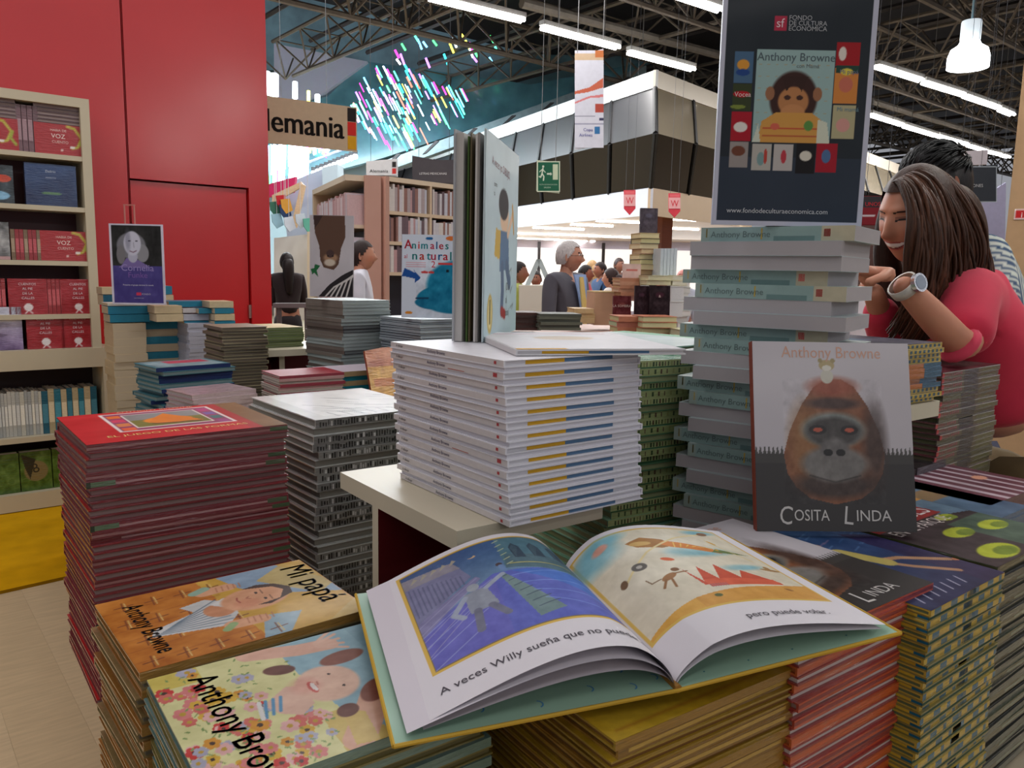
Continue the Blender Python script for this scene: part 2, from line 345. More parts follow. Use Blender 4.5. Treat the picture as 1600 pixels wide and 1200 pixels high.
def voz_art(w, h):
    a = Art(w, h, 46, (168, 30, 36)); a.line([(.62, .95), (.75, .9), (.88, .6), (.8, .3), (.7, .25)], .05, (190, 180, 60)); a.line([(.9, .6), (.86, .4), (.95, .2)], .05, (160, 170, 50)); a.ell(.7, .28, .04, .03, (235, 225, 215)); a.ell(.5, .15, .03, .025, (220, 190, 180))
    a.text('HABIA DE', .3, .76, h*.11, (225, 190, 180)); a.text('VOZ', .31, .54, h*.2, (235, 215, 205)); a.text('CUENTO', .32, .38, h*.12, (225, 190, 180)); return a
def cue_art(w, h):
    a = Art(w, h, 40, (160, 28, 40)); a.noise(26, 6, 3); a.ell(.5, .2, .12, .11, (232, 222, 222)); a.line([(.5, .12), (.42, .03)], .03, (232, 222, 222)); a.line([(.5, .12), (.6, .03)], .03, (232, 222, 222))
    for i, t in enumerate(('CUENTOS', 'AL PIE', 'DE LA', 'CALLES')): a.text(t, .5, .82-i*.13, h*.095, (222, 200, 205), al='c')
    return a
def at(u, v, t=.03): return WP(u, v, t)
zs = [SZ[0]+.027, SZ[1]+.027, SZ[2]+.027, SZ[3]+.027, .921, .436, .116]
# first shelf (above 1.965): flat pile, uprights, one face out
x = at(49, 220)[0]; G = 'red books on the top shelf of the bookcase'
for i in range(4): shelf_book(at(25, 210)[0]+.004+i*.0265, zs[0], .024, .245, .16, (120, 90, 95), (112, 78, 84), f'{ordn(i+1,"first")} grey-maroon spine from the left on the top shelf', G)
shelf_book(at(50, 200)[0]+.008, zs[0], .262, .165, .05, (168, 30, 36), (120, 24, 30), 'wide red book facing out at the right end of the top shelf', G, True, art=voz_art(.262, .165))
shelf_book(at(0, 200)[0]-.18, zs[0], .262, .165, .05, (168, 30, 36), (120, 24, 30), 'wide red book facing out at the left edge of the photo', G, True, art=voz_art(.262, .165))
for kk, (xl, nm) in enumerate(((at(50, 200)[0]+.008, 'right'), (at(0, 200)[0]-.18, 'left'))):
    for i in range(5):
        o = wall_thing('book', f'{ordn(i+1)} dark book lying on the {nm} red face-out book, top shelf', 'book', (xl+R.uniform(0, .004), .028, zs[0]+.166+.02*(4-i)), G)
        MB().box(0, 0, 0, .258, .2, .003, (110, 84, 86)).box(0, 0, .015, .258, .2, .018, (110, 84, 86)).box(0, 0, .003, .003, .2, .015, (110, 84, 86)).build('cover', 'film', o); MB().box(.003, .003, .003, .255, .197, .015, (150, 132, 128)).build('page_block', 'pages', o)
def sea_art(w, h):
    a = Art(w, h, 60, (28, 52, 96)); a.grad((24, 44, 84), (38, 66, 112)); a.noise(22, 5, 4); a.ell(.5, .3, .2, .03, (90, 130, 90)); a.text('Delirio', .5, .8, h*.08, (190, 200, 215), al='c'); a.text('nocturno', .5, .66, h*.06, (170, 180, 200), al='c'); return a
shelf_book(at(40, 300)[0], zs[1], .25, .225, .05, (30, 50, 90), (22, 36, 70), 'dark blue film-wrapped book facing out on the second shelf', 'books on the second shelf of the bookcase', True, art=sea_art(.25, .225))
a = Art(.2, .2, 50, (40, 52, 58)); a.ell(.75, .65, .2, .1, (200, 70, 40)); a.ell(.6, .2, .3, .12, (120, 170, 200)); a.noise(50, 6, 8)
shelf_book(at(22, 300)[0]-.2, zs[1], .2, .2, .05, (40, 50, 54), (30, 30, 34), 'dark book with orange and blue cover at the photo edge, second shelf', 'books on the second shelf of the bookcase', True, art=a)
G = 'books on the third shelf of the bookcase'
x = at(62, 400)[0]
for i in range(7): shelf_book(at(17, 380)[0]+i*.0205, zs[2], .019, .165, .2, (150, 30, 36), (146, 34, 42) if i % 3 else (120, 96, 70), f'{ordn(i+1,"first")} red spine from the left on the third shelf', G)
shelf_book(at(61, 380)[0]+.006, zs[2], .262, .165, .05, (168, 30, 36), (120, 24, 30), 'wide red book facing out at the right of the third shelf', G, True, art=voz_art(.262, .165))
a = Art(.2, .2, 30, (130, 130, 130)); a.noise(120, 6, 9); a.rect(0, 0, 1, .1, (190, 150, 150))
shelf_book(at(15, 380)[0]-.2, zs[2], .2, .2, .05, (120, 120, 120), (90, 90, 90), 'grey picture book facing out at the photo edge, third shelf', G, True, art=a)
G = 'books on the fourth shelf of the bookcase'
shelf_book(at(14, 480)[0], zs[3], .185, .195, .05, (160, 28, 40), (120, 24, 30), 'red book with white figure facing out, left on fourth shelf', G, True, art=cue_art(.185, .195))
for i in range(5): shelf_book(at(68, 480)[0]+.004+i*.0205, zs[3], .019, .195, .2, (150, 30, 36), (152, 40, 46), f'{ordn(i+1,"first")} red spine from the left between two face-out books, fourth shelf', G)
shelf_book(at(96, 480)[0]+.002, zs[3], .172, .195, .05, (160, 28, 40), (120, 24, 30), 'red book with white figure facing out, right end of fourth shelf', G, True, art=cue_art(.172, .195))
for i in range(3): shelf_book(at(0, 480)[0]-.01+i*.0205-.02, zs[3], .019, .195, .2, (150, 30, 36), (152, 40, 46), f'{ordn(i+1,"first")} red spine at the photo edge on the fourth shelf', G)
G = 'books on the fifth shelf of the bookcase'
a = Art(.24, .235, 50, (196, 196, 210)); a.grad((120, 96, 140), (206, 208, 222)); a.noise(60, 5, 12); a.ell(.3, .35, .4, .05, (110, 92, 120)); a.ell(.6, .75, .5, .1, (225, 228, 235), al=.6)
shelf_book(at(38, 560)[0]-.24, zs[4], .24, .235, .05, (190, 190, 200), (120, 120, 130), 'pale lilac landscape book facing out at left of the fifth shelf', G, True, art=a)
shelf_book(at(41, 560)[0]+.01, zs[4], .185, .195, .05, (150, 26, 38), (120, 24, 30), 'red book with white figure facing out, middle of fifth shelf', G, True, art=cue_art(.185, .195))
shelf_book(at(96, 560)[0]+.006, zs[4], .172, .195, .05, (150, 26, 38), (120, 24, 30), 'red book with white figure facing out, right of fifth shelf', G, True, art=cue_art(.172, .195))
G = 'upright books in the lower cupboard shelf'
x = at(0, 640)[0]-.03; i = 0; xe = lx-.055
while x < xe-.03:
    pale = x < at(66, 640)[0]; w_ = R.uniform(.013, .022) if pale else R.uniform(.026, .034); i += 1
    cc = R.choice([(186, 186, 178), (170, 172, 168), (196, 194, 180), (160, 164, 162)]) if pale else [(30, 110, 130), (190, 172, 136), (24, 92, 112), (182, 166, 130)][i % 4]
    shelf_book(x, zs[5], w_, .25+R.uniform(-.006, .006), .18, cc, cc, f'{ordn(i,"first")} {"pale" if pale else ("blue" if i%2 else "cream")} spine from the left on the lower cupboard shelf', G); x += w_+.0012
    if i > 45: break
def green_art(w, h, q):
    a = Art(w, h, 44, (70, 104, 34)); a.noise(50, 7, q); 
    for i in range(3):
        for j in range(2): a.ell(.2+.3*i, .3+.35*j, .11, .11, (110, 140, 70), al=.35); a.ell(.2+.3*i, .3+.35*j, .08, .08, (62, 96, 32), al=.5)
    if q == 2: a.ell(.5, .5, .38, .38, (126, 110, 70)); a.poly([(.05, .95), (.5, .8), (.3, .3), (.15, .6)], (30, 34, 24)); a.text('18', .28, .4, h*.34, (34, 34, 26), 20)
    return a
xg = at(32, 740)[0]+.0
for q, (xx, ww, nm) in enumerate(((xg-.2, .195, 'leftmost green patterned book facing out on the bottom shelf'), (xg+.0, .155, 'green book marked 18 facing out on the bottom shelf'), (xg+.16, .19, 'green patterned book right of the one marked 18'))):
    shelf_book(xx, zs[6], ww, .225, .06, (62, 96, 32), (40, 64, 24), nm, 'green books on the bottom shelf', True, art=green_art(ww, .225, q+1))
# ---------------------------------------------------------------- hanging country sign
A0 = PD(410, 184, 6.4); sg = thing('hanging_sign', 'beige hanging sign with black lettering and a black, red and gold bar', 'sign', (A0.x, A0.y, 0), -3)
def SP(u, v):
    p = PL(u, v, (A0.x, A0.y), -3); d = rot2(p.x-A0.x, p.y-A0.y, 3); return d[0], p.z
xr, zb = SP(558, 237); _, zt = SP(558, 168); xl = SP(412, 185)[0]-.155
MB().box(xl, 0, zb, xr, .02, zt, (196, 176, 146)).build('board', 'matte', sg)
hh = zt-zb; xb = SP(543, 200)[0]; xc = SP(556, 200)[0]
tg = Art(xb-xl, hh, 4, (196, 176, 146)); 
V, Fc, tw = glyphs('Alemania'); ts = hh*.70; sx_ = ((SP(537, 200)[0])-(xl+.015))/(tw*ts)
tg.text('Alemania', .015/(xb-xl), .26, ts, (38, 32, 30), 0, 'l', sx_); 
for dx_ in (.003, -.003, .0055, -.0055): tg.text('Alemania', (.015+dx_)/(xb-xl), .26, ts, (38, 32, 30), 0, 'l', sx_)
tg.build('lettering', sg, lambda u, v: Vector((xl+u, -.001, zb+v)), Vector((0, -1, 0)), m='matte', lift=.002)
for i, c in enumerate(((36, 30, 28), (206, 44, 36), (214, 160, 24))):
    MB().box(xb, -.004, zt-.012-(i+1)*(hh-.02)/3+.006, xc, 0, zt-.012-i*(hh-.02)/3, c).build('colour_square', 'matte', sg)
for xx in (SP(440, 160)[0], SP(511, 160)[0]): MB().tube((xx, .01, zt), (xx, .01, 5.2), .002, (150, 160, 165), 5).build('hanging_wire', 'steel', sg)
# ---------------------------------------------------------------- ceiling
C0 = 8.2
struct(MB().box(-14, -9, C0, 46, 20, C0+.1, (44, 42, 44)).build('ceiling', 'steel')).rotation_euler = (0, 0, math.radians(WA))
ST = (104, 96, 86)
def truss(name, ax, off, z0, z1, a, b, step, r=.045, wy=.5, c=ST):
    """space truss along the hall axis (ax 0) or across it (ax 1)"""
    o = thing(name, None, None, (0, 0, 0), WA+(90 if ax else 0)); struct(o); o['kind'] = 'structure'
    ch = [(off-wy, z1), (off+wy, z1), (off, z0)]
    for y, z in ch: MB().tube((a, y, z), (b, y, z), r, c, 6).build('chord', 'steel', o)
    x = a; k = 0; lc = MB()
    while x < b-1e-6:
        for s_ in (-1, 1):
            for q in (0, 1): MB().tube((x+step/2, off, z0), (x+step*q, off+s_*wy, z1), r*.5, c, 5).build('brace', 'steel', o) if False else lc.tube((x+step/2, off, z0), (x+step*q, off+s_*wy, z1), r*.5, c, 5)
        lc.tube((x, off-wy, z1), (x, off+wy, z1), r*.4, c, 5); x += step
    lc.build('lacing', 'steel', o); return o
truss('trim_1', 0, 9.3, 5.75, 6.6, -2, 30, 1.0, .05, .55)
truss('trim_2', 0, 13.6, 5.9, 6.8, -3, 44, 1.2, .055, .7)
truss('trim_3', 0, 6.4, 5.9, 6.8, 2, 40, 1.3, .05, .7)
truss('trim_4', 0, 3.4, 6.0, 6.8, 2, 40, 1.4, .05, .7)
for i, xx in enumerate((4.5, 8.5, 12.5, 17.5, 23, 30, 38)): truss(f'trim_{5+i}', 1, -xx, 6.0, 6.7, -2, 19, 1.3, .045, .5)
for i in range(26):
    MB().tube((*wr(-2+i*1.6, -3), 7.05), (*wr(-2+i*1.6, 19.5), 7.05), .06, (62, 58, 58), 5).build('ceiling_purlin', 'steel', bpy.data.objects['ceiling']).matrix_parent_inverse = Matrix.Rotation(math.radians(-WA), 4, 'Z')
# one long pipe crossing behind the tube rows
for pa, pb, zz, nn in (((815, 5), (1120, 85), 6.0, 'trim_12'), ((1362, 158), (1575, 222), 6.0, 'trim_13')):
    A = PZ(*pa, zz); B = PZ(*pb, zz); struct(MB().tube(A, B+(B-A)*.6, .085, (122, 116, 108), 8).build(nn, 'steel'))
# fluorescent battens
def batten(pa, pb, z, label, grp='fluorescent tubes in rows under the roof'):
    A = PZ(*pa, z); B = PZ(*pb, z); L = (B-A).length; o = thing('fluorescent_light', label, 'lamp', A, math.degrees(math.atan2(B.y-A.y, B.x-A.x)), grp)
    MB().box(0, -.06, .06, L, .06, .13, (180, 180, 178)).build('housing', 'steel', o)
    for s_ in (-.05, .05): MB().tube((.03, s_, .02), (L/2-.02, s_, .02), .032, (255, 250, 245), 8).build('tube', 'glow', o); MB().tube((L/2+.02, s_, .02), (L-.03, s_, .02), .032, (255, 250, 245), 8).build('tube', 'glow', o)
    MB().tube((L*.2, 0, .13), (L*.2, 0, 2.), .006, (120, 120, 120), 4).build('hanging_wire', 'steel', o); MB().tube((L*.8, 0, .13), (L*.8, 0, 2.), .006, (120, 120, 120), 4).build('hanging_wire', 'steel', o)
for pa, pb, lb in (((670, -1), (819, 35), 'long tube light at the top edge above the open standing book'), ((846, 45), (967, 77), 'tube light just above the hanging airline banner'), ((982, 84), (1084, 111), 'tube light between the hanging banner and the big poster'),
    ((1040, -10), (1127, 19), 'tube light cut by the left top corner of the big poster'),
    ((1369, 106), (1440, 128), 'nearest tube light right of the big poster, upper row'), ((1443, 131), (1505, 150), 'second tube light of the upper row right of the poster'), ((1507, 152), (1560, 170), 'third tube light of the upper row right of the poster'), ((1562, 173), (1582, 181), 'last short tube of the upper row beside the beige pillar')):
    batten(pa, pb, 5.2, lb)
for pa, pb, lb in (((1359, 181), (1410, 197), 'nearest tube light of the lower row right of the poster'), ((1413, 199), (1463, 214), 'second tube light of the lower row right of the poster'), ((1465, 214), (1511, 227), 'third tube light of the lower row above the dark-haired man'),
    ((1513, 229), (1540, 237), 'fourth small tube light of the lower row over the dark sign'), ((1542, 238), (1563, 243), 'fifth small tube light of the lower row near the pillar'), ((1565, 244), (1576, 247), 'last tiny tube light of the lower row touching the pillar')):
    batten(pa, pb, 5.2, lb)
# pendant lamp
P = PD(1514, 82, 9.); o = thing('pendant_lamp', 'bright white bell-shaped pendant lamp hanging beside the beige pillar', 'lamp', P)
MB().lathe([(.10, .33), (.10, .12), (.12, .08), (.19, .03), (.215, -.05), (.215, -.17), (.20, -.17), (.2, -.05), (.1, .06), (.001, .06)], (255, 255, 252), 28, cf=lambda k: (235, 240, 242)).build('shade', 'glow', o, True)
MB().lathe([(.001, .34), (.10, .34), (.105, .32), (.105, .14), (.10, .12)], (196, 206, 212), 24).build('gear_housing', 'dim', o, True)
MB().tube((0, 0, .34), (0, 0, C0-P.z), .012, (120, 150, 160), 6).build('cable', 'steel', o)
# two more of these lamps hang behind the viewer; the glossy red wall mirrors them
na = Vector((math.sin(math.radians(WA)), -math.cos(math.radians(WA)), 0))
for k_, (u_, v_, dist) in enumerate(((368, 160, 5.0), (272, 225, 5.6))):
    ox, oy = wr(0, wd); q_ = PL(u_, v_, (WO.x+ox, WO.y+oy), WA); d_ = ray(u_, v_).normalized(); r_ = d_-2*d_.dot(na)*na; pp_ = q_+r_*dist
    o = thing('pendant_lamp', f'{["first", "second"][k_]} bell-shaped pendant lamp behind the viewer, mirrored in the red wall', 'lamp', pp_)
    MB().lathe([(.10, .33), (.10, .12), (.12, .08), (.19, .03), (.215, -.05), (.215, -.17), (.20, -.17), (.2, -.05), (.1, .06), (.001, .06)], (255, 255, 252), 28).build('shade', 'glow', o, True)
    MB().lathe([(.001, .34), (.10, .34), (.105, .32), (.105, .14), (.10, .12)], (196, 206, 212), 24).build('gear_housing', 'dim', o, True); MB().tube((0, 0, .34), (0, 0, C0-pp_.z), .012, (120, 150, 160), 6).build('cable', 'steel', o)
# beige pillar on the right
A = PZ(1600, 700, 0); A = PD(1566, 420, 4.3); pw = struct(thing('wall_right', None, None, (A.x, A.y, 0), -66))
MB().box(0, 0, 0, 1.4, .4, 4.6, (176, 144, 108)).build('pillar_panel', 'matte', pw)
MB().box(0, -.012, 3.0, .012, 0, 4.6, (226, 220, 212)).build('edge_strip', 'matte', pw)
o = thing('wall_sign', 'small red and white sign on the beige pillar at the right edge', 'sign', (A.x, A.y, 0), -66)
p = PL(1589, 335, (A.x, A.y), -66); q = rot2(p.x-A.x, p.y-A.y, 66); a = Art(.16, .055, 20, (228, 222, 216)); a.rect(.03, .1, .42, .9, (190, 30, 30)); a.text('i', .2, .18, .04, (235, 225, 220)); a.text('RA', .5, .18, .042, (190, 60, 50))
sgx, sgz = q[0], p.z; a.build('sign_face', o, lambda u, v: Vector((sgx-.012+u, -.006, sgz-.027+v)), Vector((0, -1, 0)), m='matte'); MB().box(sgx-.012, -.0055, sgz-.027, sgx+.148, -.0005, sgz+.028, (220, 215, 210)).build('sign_board', 'matte', o)
# ---------------------------------------------------------------- mezzanine with mirror panels
MC = PD(1024, 114, 13.); mlang = 82.5; mrang = 15.
mz = struct(thing('wall_back', None, None, (0, 0, 0)))
zt0 = MC.z; zt1 = PD(1021, 140, 13.).z; zk = PD(1020, 217, 12.6).z; zb0 = PD(990, 294, 13.).z+.02; zf = PD(990, 335, 13.).z
dL = Vector((math.cos(math.radians(mlang)), math.sin(math.radians(mlang)), 0)); dR = Vector((math.cos(math.radians(mrang)), math.sin(math.radians(mrang)), 0))
nL = Vector((-dL.y, dL.x, 0)); nR = Vector((dR.y, -dR.x, 0)); C = Vector((MC.x, MC.y, 0))
def cr(o_):   # corner pushed out by o_ along both facades
    # solve C + a where a.nL = o_, a.nR = o_
    det = nL.x*nR.y-nL.y*nR.x; return C+Vector(((o_*nR.y-o_*nL.y)/det, (nL.x*o_-nR.x*o_)/det, 0))
def zz(p, z): return Vector((p.x, p.y, z))
LL, LR = 17., 24.
for (d_, L_, n_, nm) in ((dL, LL, nL, 'l'), (dR, LR, nR, 'r')):
    c1, c2, c3 = cr(.12), cr(.10), cr(.62)
    MB().prism([zz(c1, zt1), zz(c1, zt0), zz(c1+d_*L_, zt0), zz(c1+d_*L_, zt1)], -n_*.05, (198, 200, 200) if nm == 'l' else (186, 176, 158)).build('top_fascia', 'white', mz, recalc=True)
    k = 0; x = 0
    while x < L_-.1:
        wd_ = 1.25; e = min(x+wd_, L_); sh = (-.0 if nm == 'l' else .0)
        MB().prism([zz(c2+d_*(x+.03), zt1), zz(c2+d_*(e-.03), zt1), zz(c3+d_*(e-.03), zk), zz(c3+d_*(x+.03), zk)], -n_*.03, (52, 52, 54) if nm == 'l' else (168, 156, 134)).build('mirror_panel', 'tin' if nm == 'r' else 'satin', mz, recalc=True)
        MB().prism([zz(c3+d_*(x+.03), zk), zz(c3+d_*(e-.03), zk), zz(c2+d_*(e-.03), zb0), zz(c2+d_*(x+.03), zb0)], -n_*.03, (44, 42, 44)).build('mirror_panel', 'mirror', mz, recalc=True)
        for (pa, pb, za, zb_) in ((c2, c3, zt1, zk), (c3, c2, zk, zb0)):
            MB().tube(zz(pa+d_*x+n_*.01, za), zz(pb+d_*x+n_*.01, zb_), .035, (16, 16, 18), 4).build('panel_joint', 'steel', mz)
        x += wd_
    MB().prism([zz(c1, zf), zz(c1, zb0), zz(c1+d_*L_, zb0), zz(c1+d_*L_, zf)], -n_*.05, (206, 208, 216) if nm == 'l' else (182, 160, 134)).build('lower_fascia', 'white', mz, recalc=True)
    MB().prism([zz(cr(-.2), zb0), zz(cr(-.2), zt1), zz(cr(-.2)+d_*L_, zt1), zz(cr(-.2)+d_*L_, zb0)], -n_*.1, (20, 20, 22)).build('backing', 'matte', mz, recalc=True)
# soffit behind the fascia with light strips
sp = struct(thing('trim_14', None, None)); c1 = cr(.1)
MB().prism([zz(c1, zf+.1), zz(c1+dL*LL, zf+.1), zz(c1+dL*LL+dR*LR, zf+.1), zz(c1+dR*LR, zf+.1)], (0, 0, .08), (206, 184, 156)).build('soffit', 'white', sp, recalc=True)
for i, (u, v, L_) in enumerate(((830, 365, 1.6), (833, 373, 1.8), (873, 357, 1.3), (895, 367, 1.5), (900, 376, 1.5), (960, 370, 1.6), (963, 378, 1.9), (985, 347, 1.5), (925, 352, 1), (1085, 344, 2.2), (1055, 357, 1.2), (870, 392, 3), (940, 390, 3))):
    p = PZ(u, v, zf+.085); MB().box(-L_/2, -.05, -.02, L_/2, .05, .0, (255, 250, 240)).build('ceiling_strip_light', 'glow', sp).matrix_local = Matrix.Translation(p) @ Matrix.Rotation(math.radians(-15), 4, 'Z')
area('soffit_light', (c1.x+3, c1.y+5, zf), 8, 6, 70, 0, (1, .93, .84))
# bright windows far inside
B0 = PD(930, 415, 26.); bw = struct(thing('window_1', None, None, (B0.x, B0.y, 0), -34))
for i in range(6):
    MB().box(-6+i*2.1, 0, .2, -4.0+i*2.1, .05, 2.2, (255, 252, 250)).build('pane', 'dim', bw)
    MB().box(-4.0+i*2.1, -.04, 0, -3.9+i*2.1, .08, 2.4, (70, 70, 80)).build('mullion', 'steel', bw)
MB().box(-9, .2, 0, 12, .3, 3.2, (190, 184, 196)).build('far_wall', 'matte', bw)
area('window_glow', (B0.x-1.2, B0.y-1.5, 1.5), 10, 2, 60, 0, (.95, .97, 1)).rotation_euler = (math.radians(90), 0, math.radians(-34+180))
A = PD(1036, 330, 14.5); st = struct(MB().box(-.13, -.13, 0, .13, .13, zf+.1, (118, 66, 46)).build('trim_15', 'wood')); st.location = (A.x, A.y, 0)
# ---------------------------------------------------------------- teal glass volume and light sculpture, upper left
DD = 20.
def slab(name, pts, D, th, c, m, parent, push=fw): return MB().prism([PD(u, v, D if not isinstance(D, (list, tuple)) else D[i]) for i, (u, v) in enumerate(pts)], Vector((fw.x, fw.y, 0))*th, c).build(name, m, parent, recalc=True)
tg_ = struct(thing('wall_far', None, None))
slab('glass_bulkhead', [(512, 150), (572, 96), (830, 132), (1010, 96), (1010, 110), (598, 247), (400, 300), (400, 185)], 22, .3, (96, 150, 166), 'glass', tg_)
slab('upper_glass', [(380, -20), (380, 110), (600, 108), (900, 160), (1100, 60), (1000, -60)], 25, .3, (120, 160, 172), 'glass', tg_)
slab('white_bulkhead', [(428, 68), (574, 96), (505, 146), (428, 175)], 21.8, .2, (196, 200, 222), 'white', tg_)
slab('pale_wall', [(410, 150), (575, 110), (575, 470), (410, 470)], 23, .3, (176, 200, 208), 'white', tg_)
slab('end_wall', [(330, -40), (1250, -40), (1250, 400), (330, 400)], 32, .3, (40, 48, 54), 'matte', tg_)
slab('beam', [(598, 252), (1010, 102), (1010, 120), (602, 268)], 19, .4, (120, 140, 146), 'steel', tg_)
for i in range(7): slab('gantry_bar', [(600+i*60, 262-i*21), (606+i*60, 260-i*21), (626+i*60, 240-i*20), (620+i*60, 240-i*20)], 18.6, .1, (46, 44, 46), 'steel', tg_)
ls = thing('light_sculpture', 'cloud of hanging coloured glowing rods before teal glass panels', 'light sculpture', PD(640, 180, 19.5))
RC = [(90, 255, 190), (60, 220, 230), (255, 60, 190), (255, 240, 90), (240, 250, 255), (80, 230, 120), (255, 110, 90), (190, 120, 255), (120, 200, 255)]
def rod(pa, pb, D, c, r=.03):
    A = PD(*pa, D)-ls.location; B = PD(*pb, D)-ls.location; MB().tube(A, B, r, c, 6).build('light_rod', 'led', ls)
def lerpt(T, x):
    for (a, b), (c, d) in zip(T[:-1], T[1:]):
        if a <= x <= c: return b+(d-b)*(x-a)/(c-a)
    return T[-1][1]
TOP_ = [(540, 176), (565, 120), (580, 102), (640, 106), (690, 116), (730, 132)]; BOT_ = [(540, 190), (580, 220), (612, 246), (650, 236), (700, 196), (730, 168)]
for k in range(150):
    u = R.uniform(543, 722) if k % 3 else R.uniform(575, 640); a_, b_ = lerpt(TOP_, u), lerpt(BOT_, u); L_ = R.uniform(9, 27); v = a_+max(0, b_-a_-L_)*R.random(); rod((u, v), (u+L_*.5, v+L_), R.uniform(18.8, 20.5), RC[int(R.random()*9)], R.uniform(.012, .024))
for k in range(22):
    u = R.uniform(610, 775); v = R.uniform(48, 105); rod((u, v), (u+6, v+R.uniform(8, 18)), 20.5, RC[int(R.random()*9)], .03)
for k in range(46):                                  # the vertical rods behind the country sign
    u = 420+k*2.1+R.uniform(-1, 1); v = 222+R.uniform(0, 6) if u < 480 else 225; L_ = R.uniform(30, 75) if u < 482 else R.uniform(6, 24)
    rod((u, v), (u-1, v+L_), 19+R.random(), RC[4] if R.random() < .5 else RC[int(R.random()*9)], R.uniform(.02, .05))
for u, v0, v1, w_ in ((418, 112, 148, .06), (428, 116, 150, .11), (461, 128, 154, .06), (482, 142, 158, .04), (496, 148, 160, .06), (421, 160, 175, .05)): rod((u, v0), (u, v1), 19, RC[4] if w_ > .05 else RC[3], w_)
for i in range(11): 
    p = PD(490+i*6.5+(0), 270-i*2.6 if True else 0, 17.5); o = thing('spotlight', f'{ordn(i+1,"first")} small bright spotlight from the left on the rail under the country sign', 'lamp', p, 0, 'spotlights on the rail'); MB().lathe([(.001, .05), (.05, .03), (.06, -.04), (.001, -.07)], (250, 250, 255), 10).build('bulb', 'glow', o, True); MB().box(-.04, -.04, .045, .04, .04, .12, (60, 62, 66)).build('lamp_head', 'steel', o)
o = MB().tube(PD(482, 254, 17.5), PD(556, 226, 17.5), .03, (170, 190, 230), 6).build('lighting_rail', 'steel'); tag(o, 'thin rail carrying small spotlights under the country sign', 'rail')
# ================================================================ DISPLAY FURNITURE
CW = (206, 197, 174); DR = (86, 12, 20)
def cube_table(name, label, corner, ang, w_, d_, ztop, zbot, post=.5, back=.62, left=.03):
    """white top slab on a red back panel and a divider standing towards the viewer"""
    o = thing(name, label, 'display stand', (corner[0], corner[1], 0), ang, None)
    MB().box(0, 0, ztop-.03, w_, d_, ztop, CW).build('top_slab', 'white', o)
    MB().box(left, d_*back, zbot, w_-.03, d_*back+.022, ztop-.03, DR, {'-x': CW, '+x': CW}).build('back_panel', 'white', o)
    MB().box(w_*post-.013, .07, zbot, w_*post+.013, d_*back, ztop-.03, DR, {'-y': CW}).build('divider', 'white', o)
    return o
ZT = .62
tb = thing('display_table', 'low cream display table carrying the stacks of picture books', 'table', (.205, .38, 0), 0)
MB().box(0, 0, ZT-.03, 1.95, 1.36, ZT, (176, 164, 140)).build('table_top', 'white', tb)
for x0, y0, x1, y1 in ((.05, .05, .09, 1.3), (1.85, .05, 1.89, 1.3), (.09, .05, 1.85, .09), (.9, .09, .94, 1.3)): MB().box(x0, y0, 0, x1, y1, ZT-.03, (120, 96, 84)).build('support_panel', 'white', tb)
tb = thing('display_table', 'second low cream table behind, carrying the piles before the red door', 'table', (.30, 1.75, 0), 0)
MB().box(0, 0, ZT-.03, 1.25, 2.55, ZT, (176, 164, 140)).build('table_top', 'white', tb)
for x0, y0, x1, y1 in ((.05, .05, .09, 2.5), (1.15, .05, 1.19, 2.5), (.09, 2.46, 1.15, 2.5), (.09, .05, 1.15, .09)): MB().box(x0, y0, 0, x1, y1, ZT-.03, (120, 96, 84)).build('support_panel', 'white', tb)

def riser(cx, cy, rz, w_, d_, z0, z1, label):
    o = thing('display_riser', label, 'riser', (cx, cy, 0), rz); MB().box(-w_/2, -d_/2, z0, w_/2, d_/2, z1, (150, 140, 120)).build('riser_box', 'white', o); return o
def base_of(st, w_, d_, label):
    o = st[-1]; riser(o.location.x, o.location.y, math.degrees(o.rotation_euler.z), w_, d_, ZT+.001, o.location.z-.0005, label)
# ================================================================ RED STACK
def L_(desc): return lambda i: f'{ordn(i)} {desc}'
zt = 1.10; n = 38; t = (zt-ZT)/n; cn = PZ(135, 696, zt)
gl = [(0, .02, .1, .95, (50, 60, 46)), (.02, .13, .2, .9, (96, 118, 92)), (.88, .99, .15, .85, (84, 96, 74)), (.13, .88, .3, .62, (170, 128, 130))]
rv = [book_meshes(.30, .348, t, (122, 42, 48), (116, 50, 56), (140, 116, 112), m='film', pat=[(.0, .9, .25, .6, (150, 104, 104)), (.9, 1, .2, .8, (70, 92, 64))], top=(184, 30, 34)),
      book_meshes(.30, .348, t, (124, 44, 52), (120, 50, 58), (134, 104, 102), m='film', pat=gl),
      book_meshes(.30, .348, t, (112, 40, 42), (112, 40, 48), (158, 138, 128), m='film', pat=[(.14, 1, .42, .68, (162, 122, 126))])]
rs = stack([(v, 90) for v in rv]+[(rv[1], 270), (rv[0], 270)], n, cn, 4, .348, .30, ZT+.001, zt, L_('red hardcover in the tall stack left of the zebra-grey stack'), 'tall stack of red hardcovers', jit=.004, drift=(-.0, .0), name='hardcover_book', pick=lambda i: 0 if i == 0 else int(R.random()*5))
rs[0]['label'] = 'red hardcover with a framed orange picture on top of the tall left stack'
a = Art(.348, .30, 120, (186, 30, 34)); a.rect(.86, .0, 1, 1, (120, 84, 44)); a.rect(.8, 0, .87, 1, (150, 44, 36), .6)
a.poly([(.2, .27), (.8, .27), (.8, .93), (.2, .93)], (220, 205, 200)); a.rect(.212, .29, .788, .91, (142, 66, 96)); a.rect(.3, .36, .7, .85, (222, 208, 200)); a.rect(.31, .375, .69, .835, (118, 112, 50))
a.rect(.31, .62, .69, .835, (134, 132, 130)); a.ell(.5, .56, .13, .1, (218, 128, 44)); a.poly([(.38, .5), (.66, .44), (.6, .62), (.52, .8), (.44, .66)], (214, 120, 40)); a.line([(.4, .46), (.64, .42)], .012, (90, 30, 26))
